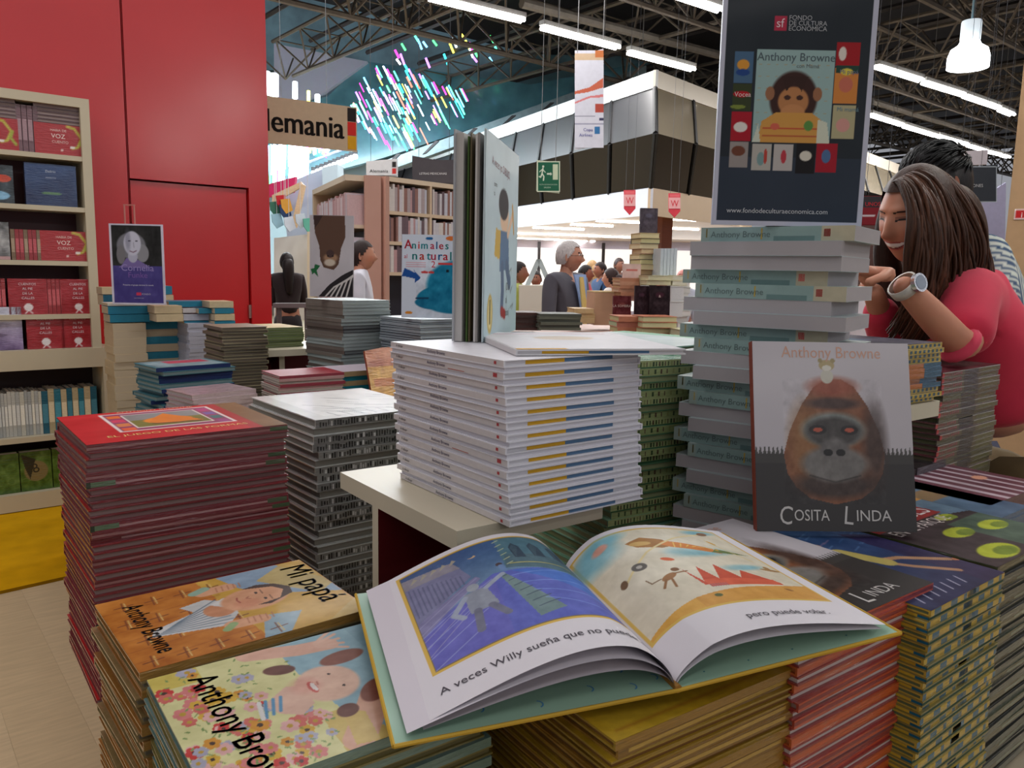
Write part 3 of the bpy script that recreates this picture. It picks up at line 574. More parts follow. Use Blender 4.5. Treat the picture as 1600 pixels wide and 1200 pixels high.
for i, c in enumerate([(220, 96, 60), (150, 70, 120), (206, 120, 70), (70, 110, 110), (200, 60, 90), (120, 90, 150), (220, 110, 50), (170, 60, 110)]): a.rect(.22+(i % 2)*.5, .3+(i//2)*.15, .29+(i % 2)*.49, .4+(i//2)*.15, c)
a.noise(14, 9, 3)
a.text('EL JUEGO DE LAS FORMAS', .12, .14, .021, (226, 196, 120), 0, 'l', 1.0); a.text('ANTHONY BROWNE', .3, .955, .013, (226, 190, 150), 0, 'l', 1.2)
a.build('cover_print', rs[0], lambda u, v: Vector((v-.15, .174-u, t+.0004)), Vector((0, 0, 1)), 'gloss')
# ================================================================ GREY SPECKLED STACK
zt = 1.085; n = 27; t = (zt-ZT)/n; cn = PZ(493, 657, zt)
sp_ = [(a_, a_+R.uniform(.006, .02), R.uniform(.1, .3), R.uniform(.6, .9), R.choice([(28, 28, 28), (50, 50, 48), (210, 210, 208), (20, 20, 22)])) for a_ in np.arange(.03, .97, .022)]
sp2 = [(a_+.004, a_+R.uniform(.008, .02), R.uniform(.1, .3), R.uniform(.6, .9), R.choice([(28, 28, 28), (60, 58, 52), (200, 200, 198), (20, 20, 22)])) for a_ in np.arange(.03, .97, .02)]
nv = [book_meshes(.36, .30, t, (196, 200, 198), (120, 120, 118), (140, 138, 130), m='film', pat=sp_), book_meshes(.36, .30, t, (170, 174, 172), (132, 132, 128), (150, 146, 138), m='film', pat=sp2)]
ns = stack([(nv[0], 90), (nv[1], 90), (nv[0], 270)], n, cn, 5, .30, .36, ZT+.001, zt, L_('grey speckled hardcover in the stack behind the red one'), 'grey speckled hardcover stack', jit=.006, pick=lambda i: 0 if i < 1 else int(R.random()*3))
ns[0]['label'] = 'pale grey hardcover with sketched black strokes on top of the speckled stack'
a = Art(.30, .36, 90, (178, 174, 170)); a.rect(.12, .1, 1, .95, (196, 192, 188)); rr = random.Random(4)
for k in range(26): x = .15+.8*rr.random(); y = .15+.6*rr.random(); a.line([(x, y), (x+.14+rr.random()*.1, y-.10-rr.random()*.1)], .008, (64, 62, 60), .8)
for k in range(8): a.line([(.2+k*.1, .2), (.22+k*.1, .06)], .007, (70, 68, 66))
a.noise(16, 10, 6); a.build('cover_print', ns[0], lambda u, v: Vector((v-.18, .15-u, t+.0004)), Vector((0, 0, 1)), 'print')
# ================================================================ WHITE STACK on its cream stand
tc_ = PZ(714, 829, 1.03)
cube_table('display_stand', 'cream-topped stand with dark red panels under the white book stack', tc_, 2.5, .285, .40, 1.029, ZT+.001, .56, .62, .0)
zt = 1.276; n = 27; t = (zt-1.03)/n; cn = PZ(782, 827, 1.03)
WE = (206, 202, 202)
yb = [(.15, .42, .05, .95, (214, 166, 50)), (.42, .78, .05, .95, (92, 124, 158))]
wt = [('Anthony Browne', .37, t*.86, (60, 58, 92)), ('A dibujar', .06, t*.7, (80, 78, 80))]
wA = book_meshes(.275, .332, t*1.0, (222, 220, 226), (206, 200, 200), (216, 214, 220), m='satin', bt=.0013, wrap=yb, tx=wt, pat=[(.93, .948, .25, .75, (176, 66, 70))])
wB = book_meshes(.275, .332, t*1.0, (222, 220, 226), (206, 200, 200), (216, 214, 220), m='satin', bt=.0013, wrap=yb, tx=wt, pat=[(.925, .955, .2, .85, (176, 66, 70)), (.56, .7, .02, .14, (176, 90, 80))])
wC = book_meshes(.275, .332, t*1.0, (222, 220, 226), (200, 194, 194), (222, 220, 228), m='satin', bt=.0013)
ws = stack([wA, (wC, 180), wB, (wC, 180)], n, cn, 3, .275, .332, 1.030, zt, L_('white hardcover in the stack on the cream stand'), 'white hardcovers stacked on the cream stand', name='picture_book', jit=.002, jang=.5, drift=(.0006, 0), pick=lambda i: (0, 1, 0, 1)[i % 4])
for i, o in enumerate(ws): 
    if i % 7 == 2: o.children[0].data = wB[0] if i % 2 == 0 else o.children[0].data
# white book lying askew over the top
lo = PZ(785, 545, 1.289); a = Art(.27, .33, 60, (214, 212, 216)); a.rect(.0, .0, .3, .05, (210, 160, 60)); a.noise(8, 6, 2); a.ell(.5, .6, .2, .14, (206, 190, 170)); a.rect(.1, .85, .9, .9, (196, 170, 180))
bb = book_meshes(.275, .332, .009, (214, 212, 214), (210, 206, 206), (206, 204, 206), m='gloss', wrap=yb)
ang = 10
c_ = rot2(.275/2, .332/2, ang-14)
o = book(bb, 'hardcover_book', 'white hardcover lying askew on the white stack in front of the standing book', (cn.x+.085+.15, cn.y-.004+.155, zt+.001), -20, 'white hardcovers stacked on the cream stand'); a.build('cover_print', o, lambda u, v: Vector((u-.135, v-.165, .0094)), Vector((0, 0, 1)), 'gloss'); lying = o
# standing half-open board book
zs_ = zt+.0115; zs_ = zt+.001
P1 = PZ(752, 535, zs_); P2 = PZ(803, 515.5, zs_)
def UP(p, h): return Vector((p.x, p.y, p.z+h))
dv = (P1-P2); dvn = dv.normalized(); BW = (P1-P2).length; hb = .362
sb = thing('open_book', 'tall white picture book standing half open on the white stack', 'book', P2)
def leaf(name, u, v, th, c, hh=hb, m='paper', ln=BW, edge=None):
    q = PZ(u, v, zs_); d_ = (q-P2); d_.z = 0; d_.normalize(); n_ = Vector((-d_.y, d_.x, 0)); e_ = d_*ln
    return MB().prism([(0, 0, 0), tuple(e_), (e_.x, e_.y, hh), (0, 0, hh)], n_*th, c, edge).build(name, m, sb, recalc=True), d_, n_
lf, dF, nF = leaf('front_cover', 752, 535, .0028, (196, 212, 216), m='gloss')
leaf('page', 744, 535, -.004, (140, 134, 130), hb-.006, ln=BW-.004); leaf('page', 740, 535, -.0035, (196, 192, 188), hb-.008, ln=BW-.004)
leaf('page', 733, 534, -.002, (96, 84, 60), hb-.006, ln=BW-.004); leaf('page', 729, 534, -.003, (58, 84, 30), hb-.012, ln=BW-.004)
leaf('page', 723, 533, -.012, (186, 182, 178), hb-.006, ln=BW-.004); leaf('page', 716, 533, -.009, (176, 172, 170), hb-.006, ln=BW-.004); leaf('back_cover', 709, 533, -.003, (170, 172, 176), m='gloss')
a = Art(BW, hb, 110, (198, 216, 222)); a.grad((186, 208, 216), (204, 218, 222)); a.noise(10, 5, 2)
# plain child figure leaning with a pencil
a.ell(.55, .63, .13, .10, (232, 196, 164)); a.ell(.52, .69, .15, .09, (44, 40, 44)); a.poly([(.4, .55), (.68, .55), (.72, .36), (.42, .34)], (96, 124, 156)); a.poly([(.3, .56), (.44, .55), (.42, .4), (.26, .42)], (214, 176, 84))
a.line([(.66, .54), (.82, .66)], .05, (232, 196, 164)); a.line([(.5, .36), (.52, .24), (.5, .14)], .09, (92, 112, 140)); a.line([(.64, .37), (.74, .28)], .09, (92, 112, 140)); a.line([(.5, .13), (.6, .11)], .06, (168, 52, 50)); a.line([(.8, .7), (.86, .56)], .03, (206, 150, 60))
for k in range(3): a.line([(.7+.07*k, .33-.1*k), (.8+.04*k, .36-.1*k), (.78, .3-.08*k)], .007, (120, 132, 136))
a.ell(.16, .13, .075, .11, (196, 172, 96)); a.ell(.16, .13, .05, .085, (224, 210, 150)); a.rect(.14, .08, .18, .2, (120, 110, 60))
a.text('A veces yo DIBUJO,', .16, .86, .021, (150, 110, 118), -3); a.text('como', .22, .76, .013, (90, 100, 104)); a.text('tu', .22, .715, .013, (90, 100, 104))
for i, s_ in enumerate(('(Dos', 'al', 'dos)')): a.text(s_, .62, .24-.07*i, .022, (110, 118, 122))
def fsb(u, v): q = dF*u; return Vector((q.x, q.y, v))-nF*.0006
# front face is the side seen from the right
a.build('cover_print', sb, lambda u, v: dF*(BW-u)+Vector((0, 0, v))+nF*.0034, nF, 'gloss')
# ================================================================ GREEN STACK
zt = 1.252; ang = -1.9; e = PZ(1103, 810, .9); ox, oy = rot2(-.26, 0, ang); cn = Vector((e.x+ox, e.y+oy)); n = 44; t = (zt-ZT)/n
gp = [(a_, a_+R.uniform(.008, .02), .2, .8, R.choice([(70, 92, 48), (150, 158, 100), (98, 78, 60), (60, 84, 52)])) for a_ in np.arange(.06, .94, .03)]
gv = [book_meshes(.31, .26, t, (128, 184, 152), (178, 190, 132), (186, 192, 156), m='film', pat=[(0, 1, .0, .16, (60, 110, 74))]+gp+[(.93, .97, .2, .8, (40, 44, 30))]), book_meshes(.31, .26, t, (140, 190, 164), (164, 178, 120), (176, 182, 146), m='film', pat=gp[::2]), book_meshes(.31, .26, t, (84, 130, 94), (156, 170, 116), (160, 170, 126), m='film')]
gz = zt-t-t*31; gs = stack([(gv[0], 90), (gv[1], 90), (gv[2], 270)], 31, cn, ang, .26, .31, gz, zt-t, L_('green hardcover under the turned one in the green stack'), 'green hardcover stack beside the white one', name='picture_book', jit=.006, pick=lambda i: (0, 1, 2, 0, 1, 0, 2, 1)[i % 8])
gt = book_meshes(.29, .34, t, (150, 190, 176), (50, 110, 80), (120, 140, 110), m='gloss', top=(150, 176, 170)); tp = PZ(1150, 533, zt)
c_ = rot2(-.29/2-.0, .34/2, 20)
o = book(gt, 'hardcover_book', 'pale green glossy hardcover lying turned on top of the green stack', (tp.x-.15, tp.y+.14, zt-t+.0006), 12, 'green hardcover stack beside the white one')
a = Art(.29, .34, 30, (176, 190, 190)); a.rect(.8, 0, 1, 1, (120, 170, 140)); a.noise(20, 5, 8); a.build('cover_print', o, lambda u, v: Vector((u-.145, v-.17, t+.0004)), Vector((0, 0, 1)), 'gloss')
# ================================================================ TOWER of pale paperbacks, poster on top
TC = PD(1319, 500, 1.30); zt = 1.4855; n = 35; t = (zt-ZT)/n
SPN = (140, 166, 162); PG = (178, 172, 174)
tp_ = [(.0, .06, 0, 1, (150, 166, 158)), (.035, .045, .3, .9, (186, 160, 70)), (.415, .425, .15, .9, (186, 160, 70)), (.80, 1, 0, 1, (186, 178, 152)), (.815, .855, .3, .8, (196, 60, 58)), (.5, .76, .0, .35, (104, 134, 132))]
tvA = book_meshes(.185, .262, t, (176, 190, 188), SPN, PG, hard=False, m='satin', pat=tp_, tx=[('Anthony Browne', .07, t*.62, (92, 110, 108))])
tvB = book_meshes(.185, .262, t, (172, 182, 184), SPN, PG, hard=False, m='satin')
seq = [(tvA, 0, 0, 0), (tvB, 180, -.01, .014), (tvB, 180, -.006, .014), (tvA, 0, .012, .036), (tvA, 0, .0, .006), (tvB, 180, .004, .028), (tvB, 180, -.006, .004), (tvA, 0, .012, .038), (tvA, 0, 0, .002), (tvB, 180, .003, .028), (tvB, 180, -.008, .0)]
towlab = L_('thick pale paperback from the top of the tower under the poster')
tower = []
for i in range(24):
    v, yw, jx, jy = seq[i] if i < len(seq) else seq[3+(i-3) % 8]
    v2 = v; cx, cy = rot2(.185/2+jx+R.uniform(-.002, .002), .262/2+jy-.006, 20)
    lab = 'thick pale paperback directly under the poster' if i == 0 else f'{ordn(i+1)} thick pale paperback from the top of the tower under the poster'
    o = book(v2, 'paperback_book', lab, (TC.x+cx, TC.y+cy, zt-(i+1)*t), 20+yw+(0 if i == 0 else R.uniform(-3.2, 3.2)), 'tower of pale paperbacks'); tower.append(o)
# top paperback's upper board lifts in a curl at its right end
cu = MB(); rows = []
for k in range(9):
    q = k/8; rows.append([(-.0925+.185*j, -.131-.024*q, t-.0006-.008*q*q) for j in (0, 1)])
cu.grid(rows, (206, 214, 220)); tb0 = None and [o for o in bpy.data.objects if o.get('label') == 'thick pale paperback directly under the poster'][0]
Pp = PD(1112, 350, 1.345); ps = thing('poster_board', 'tall dark framed poster board standing on the tower of paperbacks', 'poster', (Pp.x, Pp.y, zt+.001), -34)
PW = .254; PH = .374
MB().box(0, .001, 0, PW, .007, PH, (188, 190, 206)).build('backing_board', 'white', ps)
a = Art(PW, PH, 190, (42, 48, 54)); a.rect(0, 0, 1, 1, (190, 192, 208)); a.rect(.028, .018, .968, .985, (44, 50, 56)); a.rect(.028, .018, .968, .3, (52, 60, 72)); a.noise(5, 4, 2)
UV_ = a.V; a.V = a.V/1.085
def pv(px, py): return ((px-50)/780.*.94+.03 , 1-(py+20)/1160.)
def prect(x0, y0, x1, y1, c): a.rect(x0, y0, x1, y1, c)
prect(.235, .335, .745, .70, (150, 178, 176)); 
rr = random.Random(3)
for i in range(9):
    for j in range(7): a.rect(.25+i*.055, .36+j*.047, .27+i*.055, .363+j*.047, (170, 150, 110), .7)
a.ell(.49, .51, .155, .16, (62, 40, 36)); a.ell(.49, .50, .10, .085, (180, 124, 80)); a.ell(.49, .455, .08, .05, (192, 134, 88)); a.poly([(.27, .335), (.29, .42), (.38, .455), (.62, .455), (.7, .42), (.71, .335)], (204, 150, 76)); a.rect(.3, .36, .68, .366, (180, 96, 60)); a.rect(.3, .39, .68, .396, (190, 90, 60)); a.poly([(.66, .335), (.66, .43), (.72, .42), (.745, .335)], (206, 210, 190)); a.poly([(.235, .335), (.27, .41), (.29, .335)], (200, 206, 190)); a.ell(.6, .405, .03, .03, (90, 140, 70)); a.ell(.38, .40, .03, .02, (206, 100, 80))
th_ = [(.09, .57, .215, .69, (74, 104, 134)), (.09, .46, .215, .565, (58, 66, 42)), (.09, .34, .225, .455, (166, 32, 46)), (.09, .235, .215, .335, (150, 142, 138)), (.24, .225, .37, .33, (176, 172, 164)), (.385, .225, .51, .33, (182, 176, 172)), (.53, .215, .66, .335, (34, 32, 34)), (.665, .22, .8, .335, (160, 34, 48)), (.75, .64, .9, .735, (160, 34, 40)), (.75, .495, .9, .635, (206, 132, 66)), (.755, .355, .9, .49, (176, 168, 132)), (.755, .615, .9, .645, (44, 70, 60))]
for x0, y0, x1, y1, c in th_: prect(x0, y0, x1, y1, c)
for cx, cy, rx, ry, c in ((.15, .64, .04, .03, (214, 150, 60)), (.15, .61, .045, .02, (40, 70, 130)), (.15, .525, .055, .018, (180, 30, 40)), (.155, .395, .045, .03, (220, 214, 208)), (.15, .30, .045, .03, (110, 66, 50)), (.3, .27, .025, .04, (120, 150, 150)), (.33, .28, .012, .045, (180, 70, 60)), (.45, .28, .018, .04, (180, 60, 70)), (.595, .285, .04, .03, (210, 204, 190)), (.73, .285, .03, .04, (80, 110, 150)), (.79, .69, .025, .04, (220, 210, 200)), (.825, .57, .045, .045, (196, 110, 90)), (.825, .41, .045, .04, (206, 150, 140)), (.825, .62, .04, .02, (220, 200, 80)), (.13, .475, .05, .012, (120, 134, 60))): a.ell(cx, cy, rx, ry, c)
prect(.335, .775, .415, .83, (176, 50, 74)); a.text('sf', .35, .787, .020, (225, 200, 205)); 
for i, s_ in enumerate(('FONDO', 'DE CULTURA', 'ECONOMICA')): a.text(s_, .43, .816-.0205*i, .0105, (170, 172, 176))
a.text('Anthony Browne', .49, .658, .0185, (84, 98, 104), 0, 'c'); a.text('con Mamá', .57, .632, .009, (110, 116, 116), 0, 'c'); a.text('Vocea', .103, .515, .011, (225, 200, 200)); a.text('Mi mamá', .78, .465, .01, (110, 140, 150)); a.text('Mi papá', .78, .612, .01, (110, 120, 140))
a.text('www.fondodeculturaeconomica.com', .43, .055, .0115, (196, 198, 202), 0, 'c')
a.ell(.45, .515, .022, .014, (70, 46, 40)); a.ell(.53, .515, .022, .014, (70, 46, 40)); a.ell(.335, .53, .03, .04, (150, 104, 76)); a.ell(.645, .53, .03, .04, (150, 104, 76)); a.poly([(.40, .60), (.44, .54), (.49, .575), (.54, .54), (.58, .60)], (58, 38, 34)); a.V = UV_; a.T = [(q[0], q[1], q[2]*1.085 if q[2] > .03 else q[2])+q[3:] for q in a.T]
a.build('poster_print', ps, lambda u, v: Vector((u, .0006, v)), Vector((0, -1, 0)), 'gloss')
MB().prism([(PW*.5-.03, .007, 0), (PW*.5-.03, .10, 0), (PW*.5-.03, .007, .25)], (.06, 0, 0), (180, 182, 190)).build('rear_strut', 'white', ps, recalc=True)
# ================================================================ FRONT ROW
def gorilla_art(w_, h_, n=150, plain=False):
    """plain stand-in with the masses and colours of the cover"""
    a = Art(w_, h_, n, (186, 180, 185)); a.noise(5, 3, 2)
    a.put(((a.V < (.42+.02*np.sin(a.U*900))*h_) & ((a.U < .2*w_) | (a.U > .82*w_))).astype(float), (70, 68, 64)); a.rect(0, 0, 1, .35, (44, 40, 40)); a.rect(0, 0, 1, .40, (52, 48, 46), .6)
    a.poly([(.18, .40), (.22, .52), (.30, .66), (.38, .755), (.46, .80), (.56, .80), (.64, .76), (.72, .66), (.79, .52), (.82, .40), (.80, .30), (.74, .22), (.66, .17), (.5, .14), (.34, .17), (.25, .23), (.2, .30)], (124, 76, 50))
    a.ell(.5, .76, .15, .06, (150, 72, 48), al=.8, soft=.7); a.ell(.32, .47, .1, .22, (146, 104, 62), al=.7, soft=.9); a.ell(.76, .45, .07, .24, (58, 44, 40), al=.8, soft=.9); a.ell(.5, .24, .26, .08, (56, 44, 40), al=.9, soft=.6); a.ell(.5, .67, .17, .035, (62, 42, 38), al=.9, soft=.6)
    a.ell(.5, .53, .20, .11, (126, 132, 128), soft=.3); a.ell(.5, .52, .175, .09, (68, 64, 62), soft=.3); a.ell(.5, .35, .21, .11, (112, 108, 104), soft=.3); a.ell(.5, .43, .09, .07, (104, 100, 98), soft=.4)
    a.ell(.40, .53, .055, .03, (40, 36, 36)); a.ell(.60, .53, .055, .03, (40, 36, 36)); a.ell(.40, .53, .03, .013, (176, 84, 62)); a.ell(.60, .53, .03, .013, (176, 84, 62)); a.ell(.46, .41, .03, .022, (24, 22, 22)); a.ell(.54, .41, .03, .022, (24, 22, 22))
    a.line([(.34, .29), (.5, .255), (.66, .29)], .007, (60, 54, 50)); a.ell(.47, .815, .04, .045, (190, 186, 172)); a.ell(.47, .875, .05, .035, (168, 150, 104)); a.ell(.43, .9, .015, .015, (150, 134, 90)); a.ell(.51, .9, .015, .015, (150, 134, 90)); a.ell(.47, .86, .03, .018, (206, 202, 190))
    k = ((a.V > .14*h_) & (a.V < .8*h_) & (a.U > .18*w_) & (a.U < .82*w_)).astype(float); a.noise(22, 30, 5, k)
    a.text('Anthony Browne', .5, .915, h_*.088, (196, 150, 128), 0, 'c', .88); a.text('C', .14, .04, h_*.135, (196, 192, 188), -6, 'l', .78); a.text('OSITA', .235, .055, h_*.082, (196, 192, 188), 0, 'l', .82); a.text('L', .545, .04, h_*.135, (196, 192, 188), -6, 'l', .85); a.text('INDA', .625, .055, h_*.082, (196, 192, 188), 0, 'l', .95)
    return a
# gold stack
zt = .985; n = 22; t = .0098; cn = PZ(962, 1160, .962); zt = .962
ge = [(.0, 1, .3, .7, (150, 112, 40))]
gA = book_meshes(.29, .268, t, (150, 118, 34), (146, 108, 40), (126, 88, 44), m='film', top=(160, 128, 30)); gB = book_meshes(.29, .268, t, (150, 110, 42), (128, 92, 34), (112, 78, 40), m='film', pat=[(.05, .95, .3, .75, (176, 140, 60))])
go = stack([(gA, 90), (gB, 90), (gA, 270)], n, cn, .3, .268, .29, zt-n*t, zt, L_('gold-edged hardcover in the stack under the open book'), 'gold hardcovers under the open book', name='picture_book', jit=.003, pick=lambda i: 0 if i == 0 else int(R.random()*3))
a = Art(.268, .29, 60, (168, 136, 34)); a.rect(.035, .04, .965, .97, (150, 108, 30)); a.rect(.05, .055, .95, .95, (168, 138, 38)); a.rect(.2, .3, .8, .8, (104, 66, 26)); a.noise(14, 5, 3)
a.build('cover_print', go[0], lambda u, v: Vector((v-.145, .134-u, t+.0004)), Vector((0, 0, 1)), 'film')
# orange stack of the same title as the standing book
FR = PZ(1460, 911, 1.0); n = 26; t = .0108; zt = 1.0; cn = Vector((FR.x-.30, FR.y-.012))
oA = book_meshes(.33, .30, t, (160, 58, 46), (190, 76, 46), (160, 130, 120), m='film', pat=[(0, 1, .35, .8, (134, 44, 46))]); oB = book_meshes(.33, .30, t, (138, 44, 44), (150, 60, 44), (206, 190, 184), m='film')
oC = book_meshes(.33, .30, t, (182, 84, 40), (184, 78, 34), (186, 110, 60), m='film')
og = stack([(oA, 90), (oB, 270), (oC, 90), (oB, 270)], n, cn, 2.5, .30, .33, zt-n*t, zt, L_('orange-red edged hardcover under the lying gorilla cover'), 'orange-red hardcover stack', name='picture_book', jit=.003, pick=lambda i: 0 if i == 0 else (1, 0, 1, 2, 1, 2, 1, 0)[i % 8])
og[0]['label'] = 'grey and white picture book lying on top of the orange-red stack'
a = gorilla_art(.30, .33, 130); 
a.build('cover_print', og[0], lambda u, v: Vector((v-.165, .15-u, t+.0004)), Vector((0, 0, 1)), 'gloss')
# blue and yellow edged stack
FR = PZ(1569, 895, .99); FL = PZ(1455, 955, .99); n = 44; t = .0081; zt = .99; ang = math.degrees(math.atan2(FR.y-FL.y, FR.x-FL.x))
def byp(o_): return [(k*.083, k*.083+.042, 0, 1, (28, 92, 120) if (k+o_) % 2 else (190, 158, 50)) for k in range(12)]+[(k*.083+.042, k*.083+.083, 0, 1, (28, 92, 120) if (k+o_) % 3 == 0 else (186, 152, 44)) for k in range(12)]+[(.47, .58, 0, 1, (20, 86, 112))]
bA = [book_meshes(.33, .225, t, (172, 146, 52), (170, 140, 50), (90, 100, 70), m='film', pat=byp(q), inset=.0006) for q in (0, 1)]+[book_meshes(.33, .225, t, (120, 110, 50), (24, 60, 80), (60, 84, 70), m='film', pat=byp(0)[::2], wrap=byp(1), inset=.0006)]
by = stack([(bA[0], 90), (bA[1], 90), (bA[2], 270)], n, FL, ang, .225, .33, zt-n*t, zt, L_('blue-and-yellow-spined hardcover under the swimmer cover'), 'blue and yellow spined stack', name='picture_book', jit=.003, pick=lambda i: 0 if i == 0 else (2 if i % 2 else (i//2) % 2))
by[0]['label'] = 'dark blue picture book with an upside-down diver on top of the blue-yellow stack'
a = Art(.225, .33, 110, (28, 44, 84)); a.grad((30, 34, 70), (60, 96, 140)); rr = random.Random(8)
for k in range(60): x = rr.random(); y = .35+.6*rr.random(); a.line([(x, y), (x+.1, y+.02)], .008, R.choice([(70, 104, 150), (150, 120, 150), (96, 130, 170), (40, 60, 110)]), .7)
a.poly([(.75, .0), (1, 0), (1, .6), (.8, .7)], (44, 32, 70), .8); a.line([(.95, .22), (.7, .36), (.52, .40)], .05, (176, 134, 100)); a.line([(.8, .13), (.62, .27), (.52, .38)], .045, (170, 128, 96)); a.ell(.99, .2, .03, .02, (176, 110, 70)); a.line([(.55, .36), (.46, .55)], .12, (176, 160, 90)); a.line([(.4, .6), (.3, .75)], .05, (180, 150, 120)); a.ell(.42, .66, .05, .05, (190, 150, 120)); a.noise(20, 12, 3)
[a.line([(.08+.09*k, .05), (.12+.09*k, .11)], .008, (190, 190, 206)) for k in range(7)]
a.build('cover_print', by[0], lambda u, v: Vector((v-.165, .1125-u, t+.0004)), Vector((0, 0, 1)), 'gloss')
# stack at the right edge with the park cover
q = rot2(.232, .012, ang); cn2 = Vector((FL.x+q[0], FL.y+q[1]+.0)); n = 36; t = .010; zt = .992
pv_ = [book_meshes(.30, .27, t, (60, 66, 40), (84, 78, 44), (96, 92, 60), m='film', pat=[(0, .03, 0, 1, (30, 30, 24)), (.3, .9, .3, .7, (110, 120, 100))]), book_meshes(.30, .27, t, (50, 50, 46), (72, 76, 62), (80, 80, 66), m='film')]
pk = stack([(pv_[0], 90), (pv_[1], 270), (pv_[1], 90)], n, cn2, ang, .27, .30, zt-n*t, zt, L_('olive-edged hardcover in the stack at the right photo edge'), 'olive edged stack at the right edge', name='picture_book', pick=lambda i: 0 if i == 0 else i % 3)
pk[0]['label'] = 'dark park-scene picture book with yellow-green shapes on the right edge stack'
a = Art(.27, .30, 110, (52, 40, 44)); a.poly([(.75, .55), (1, .5), (1, 1), (.6, 1)], (92, 118, 140)); a.rect(.7, .78, 1, .83, (190, 130, 50)); a.poly([(0, .58), (.8, .58), (.75, 1), (0, 1)], (146, 36, 34)); a.rect(.55, .05, 1, .45, (62, 84, 70))
for x, y, rx in ((.45, .35, .14), (.8, .3, .14), (.7, .52, .1), (.3, .1, .18), (.9, .08, .14)): a.ell(x, y, rx, rx*.5, (168, 178, 40)); a.ell(x+.04, y-.02, rx*.6, rx*.3, (110, 130, 34))
a.noise(24, 14, 5); a.text('VOCES', .22, .62, .06, (220, 212, 210), 0, 'l', .8); a.text('EN EL PARQUE', .06, .49, .034, (214, 206, 204), 0, 'l', .8)
a.build('cover_print', pk[0], lambda u, v: Vector((v-.15, .135-u, t+.0004)), Vector((0, 0, 1)), 'gloss')
# books behind them: cover with blue water, striped cover, red covers
def flat_book(u, v, z, ang, w_, l_, n, t, base, label, group, fn=None, spine=None, zb=None):
    c0 = PZ(u, v, z); bmx = book_meshes(l_, w_, t, base, spine or base, m='film'); oo = stack([(bmx, 90)], n, c0, ang, w_, l_, z-n*t, z, lambda i: label if i == 1 else f'{ordn(i)} book below the {label}'[:90], group)
    base_of(oo, l_*.9, w_*.9, 'plain riser box hidden under the '+label[:40].rsplit(' ', 1)[0]); a = Art(w_, l_, 70, base); fn and fn(a); a.build('cover_print', oo[0], lambda u_, v_: Vector((v_-l_/2, w_/2-u_, t+.0004)), Vector((0, 0, 1)), 'gloss'); return oo
def f1(a):
    a.grad((70, 96, 122), (96, 118, 136)); a.noise(30, 8, 4); a.rect(0, .35, 1, .5, (150, 104, 50), .7)
def f2(a):
    for k in range(7): a.rect(k/7, 0, k/7+.05, 1, (176, 164, 172)); 
    a.noise(18, 8, 4); a.ell(.75, .4, .07, .05, (206, 150, 120))
def f3(a): a.noise(30, 8, 4); a.text('CUENTOS', .1, .3, .05, (226, 214, 214))
flat_book(1497, 838, .985, ang, .30, .34, 5, .0095, (80, 104, 128), 'blue water-scene book at the right behind the park cover', 'books behind the front row, right', f1)
flat_book(1548, 790, .985, ang, .28, .26, 4, .0095, (96, 52, 64), 'maroon book with pale stripes behind the blue water scene', 'books behind the front row, right', f2)

base_of(gs, .27, .23, 'plain riser box hidden under the green stack'); base_of(tower, .16, .24, 'plain riser box hidden under the paperback tower')
base_of(go, .26, .24, 'plain riser box hidden under the gold stack'); base_of(og, .3, .27, 'plain riser box hidden under the orange-red stack'); base_of(by, .3, .2, 'plain riser box hidden under the blue-yellow stack'); base_of(pk, .27, .24, 'plain riser box hidden under the right edge stack')
# standing picture book in front of the tower
B1 = PZ(1183, 829, 1.002); B2 = PZ(1433, 831, 1.002); an_ = math.degrees(math.atan2(B2.y-B1.y, B2.x-B1.x)); bw_ = (B2-B1).length; bh_ = .305
st = thing('standing_book', 'white and black ape-cover picture book standing upright before the pale tower', 'book', (B1.x, B1.y, 1.0015), an_); st.rotation_euler = (math.radians(-15), 0, math.radians(an_))
MB().box(0, 0, 0, bw_, .003, bh_, (172, 166, 170), {'-x': (130, 60, 48)}).box(0, .011, 0, bw_, .014, bh_, (130, 60, 48)).box(-.001, 0, 0, .003, .014, bh_, (132, 64, 50)).build('cover', 'gloss', st)
MB().box(.003, .003, .003, bw_-.004, .011, bh_-.003, (206, 198, 190)).build('page_block', 'pages', st)
gorilla_art(bw_, bh_, 190).build('cover_print', st, lambda u, v: Vector((u, -.0006, v)), Vector((0, -1, 0)), 'print')
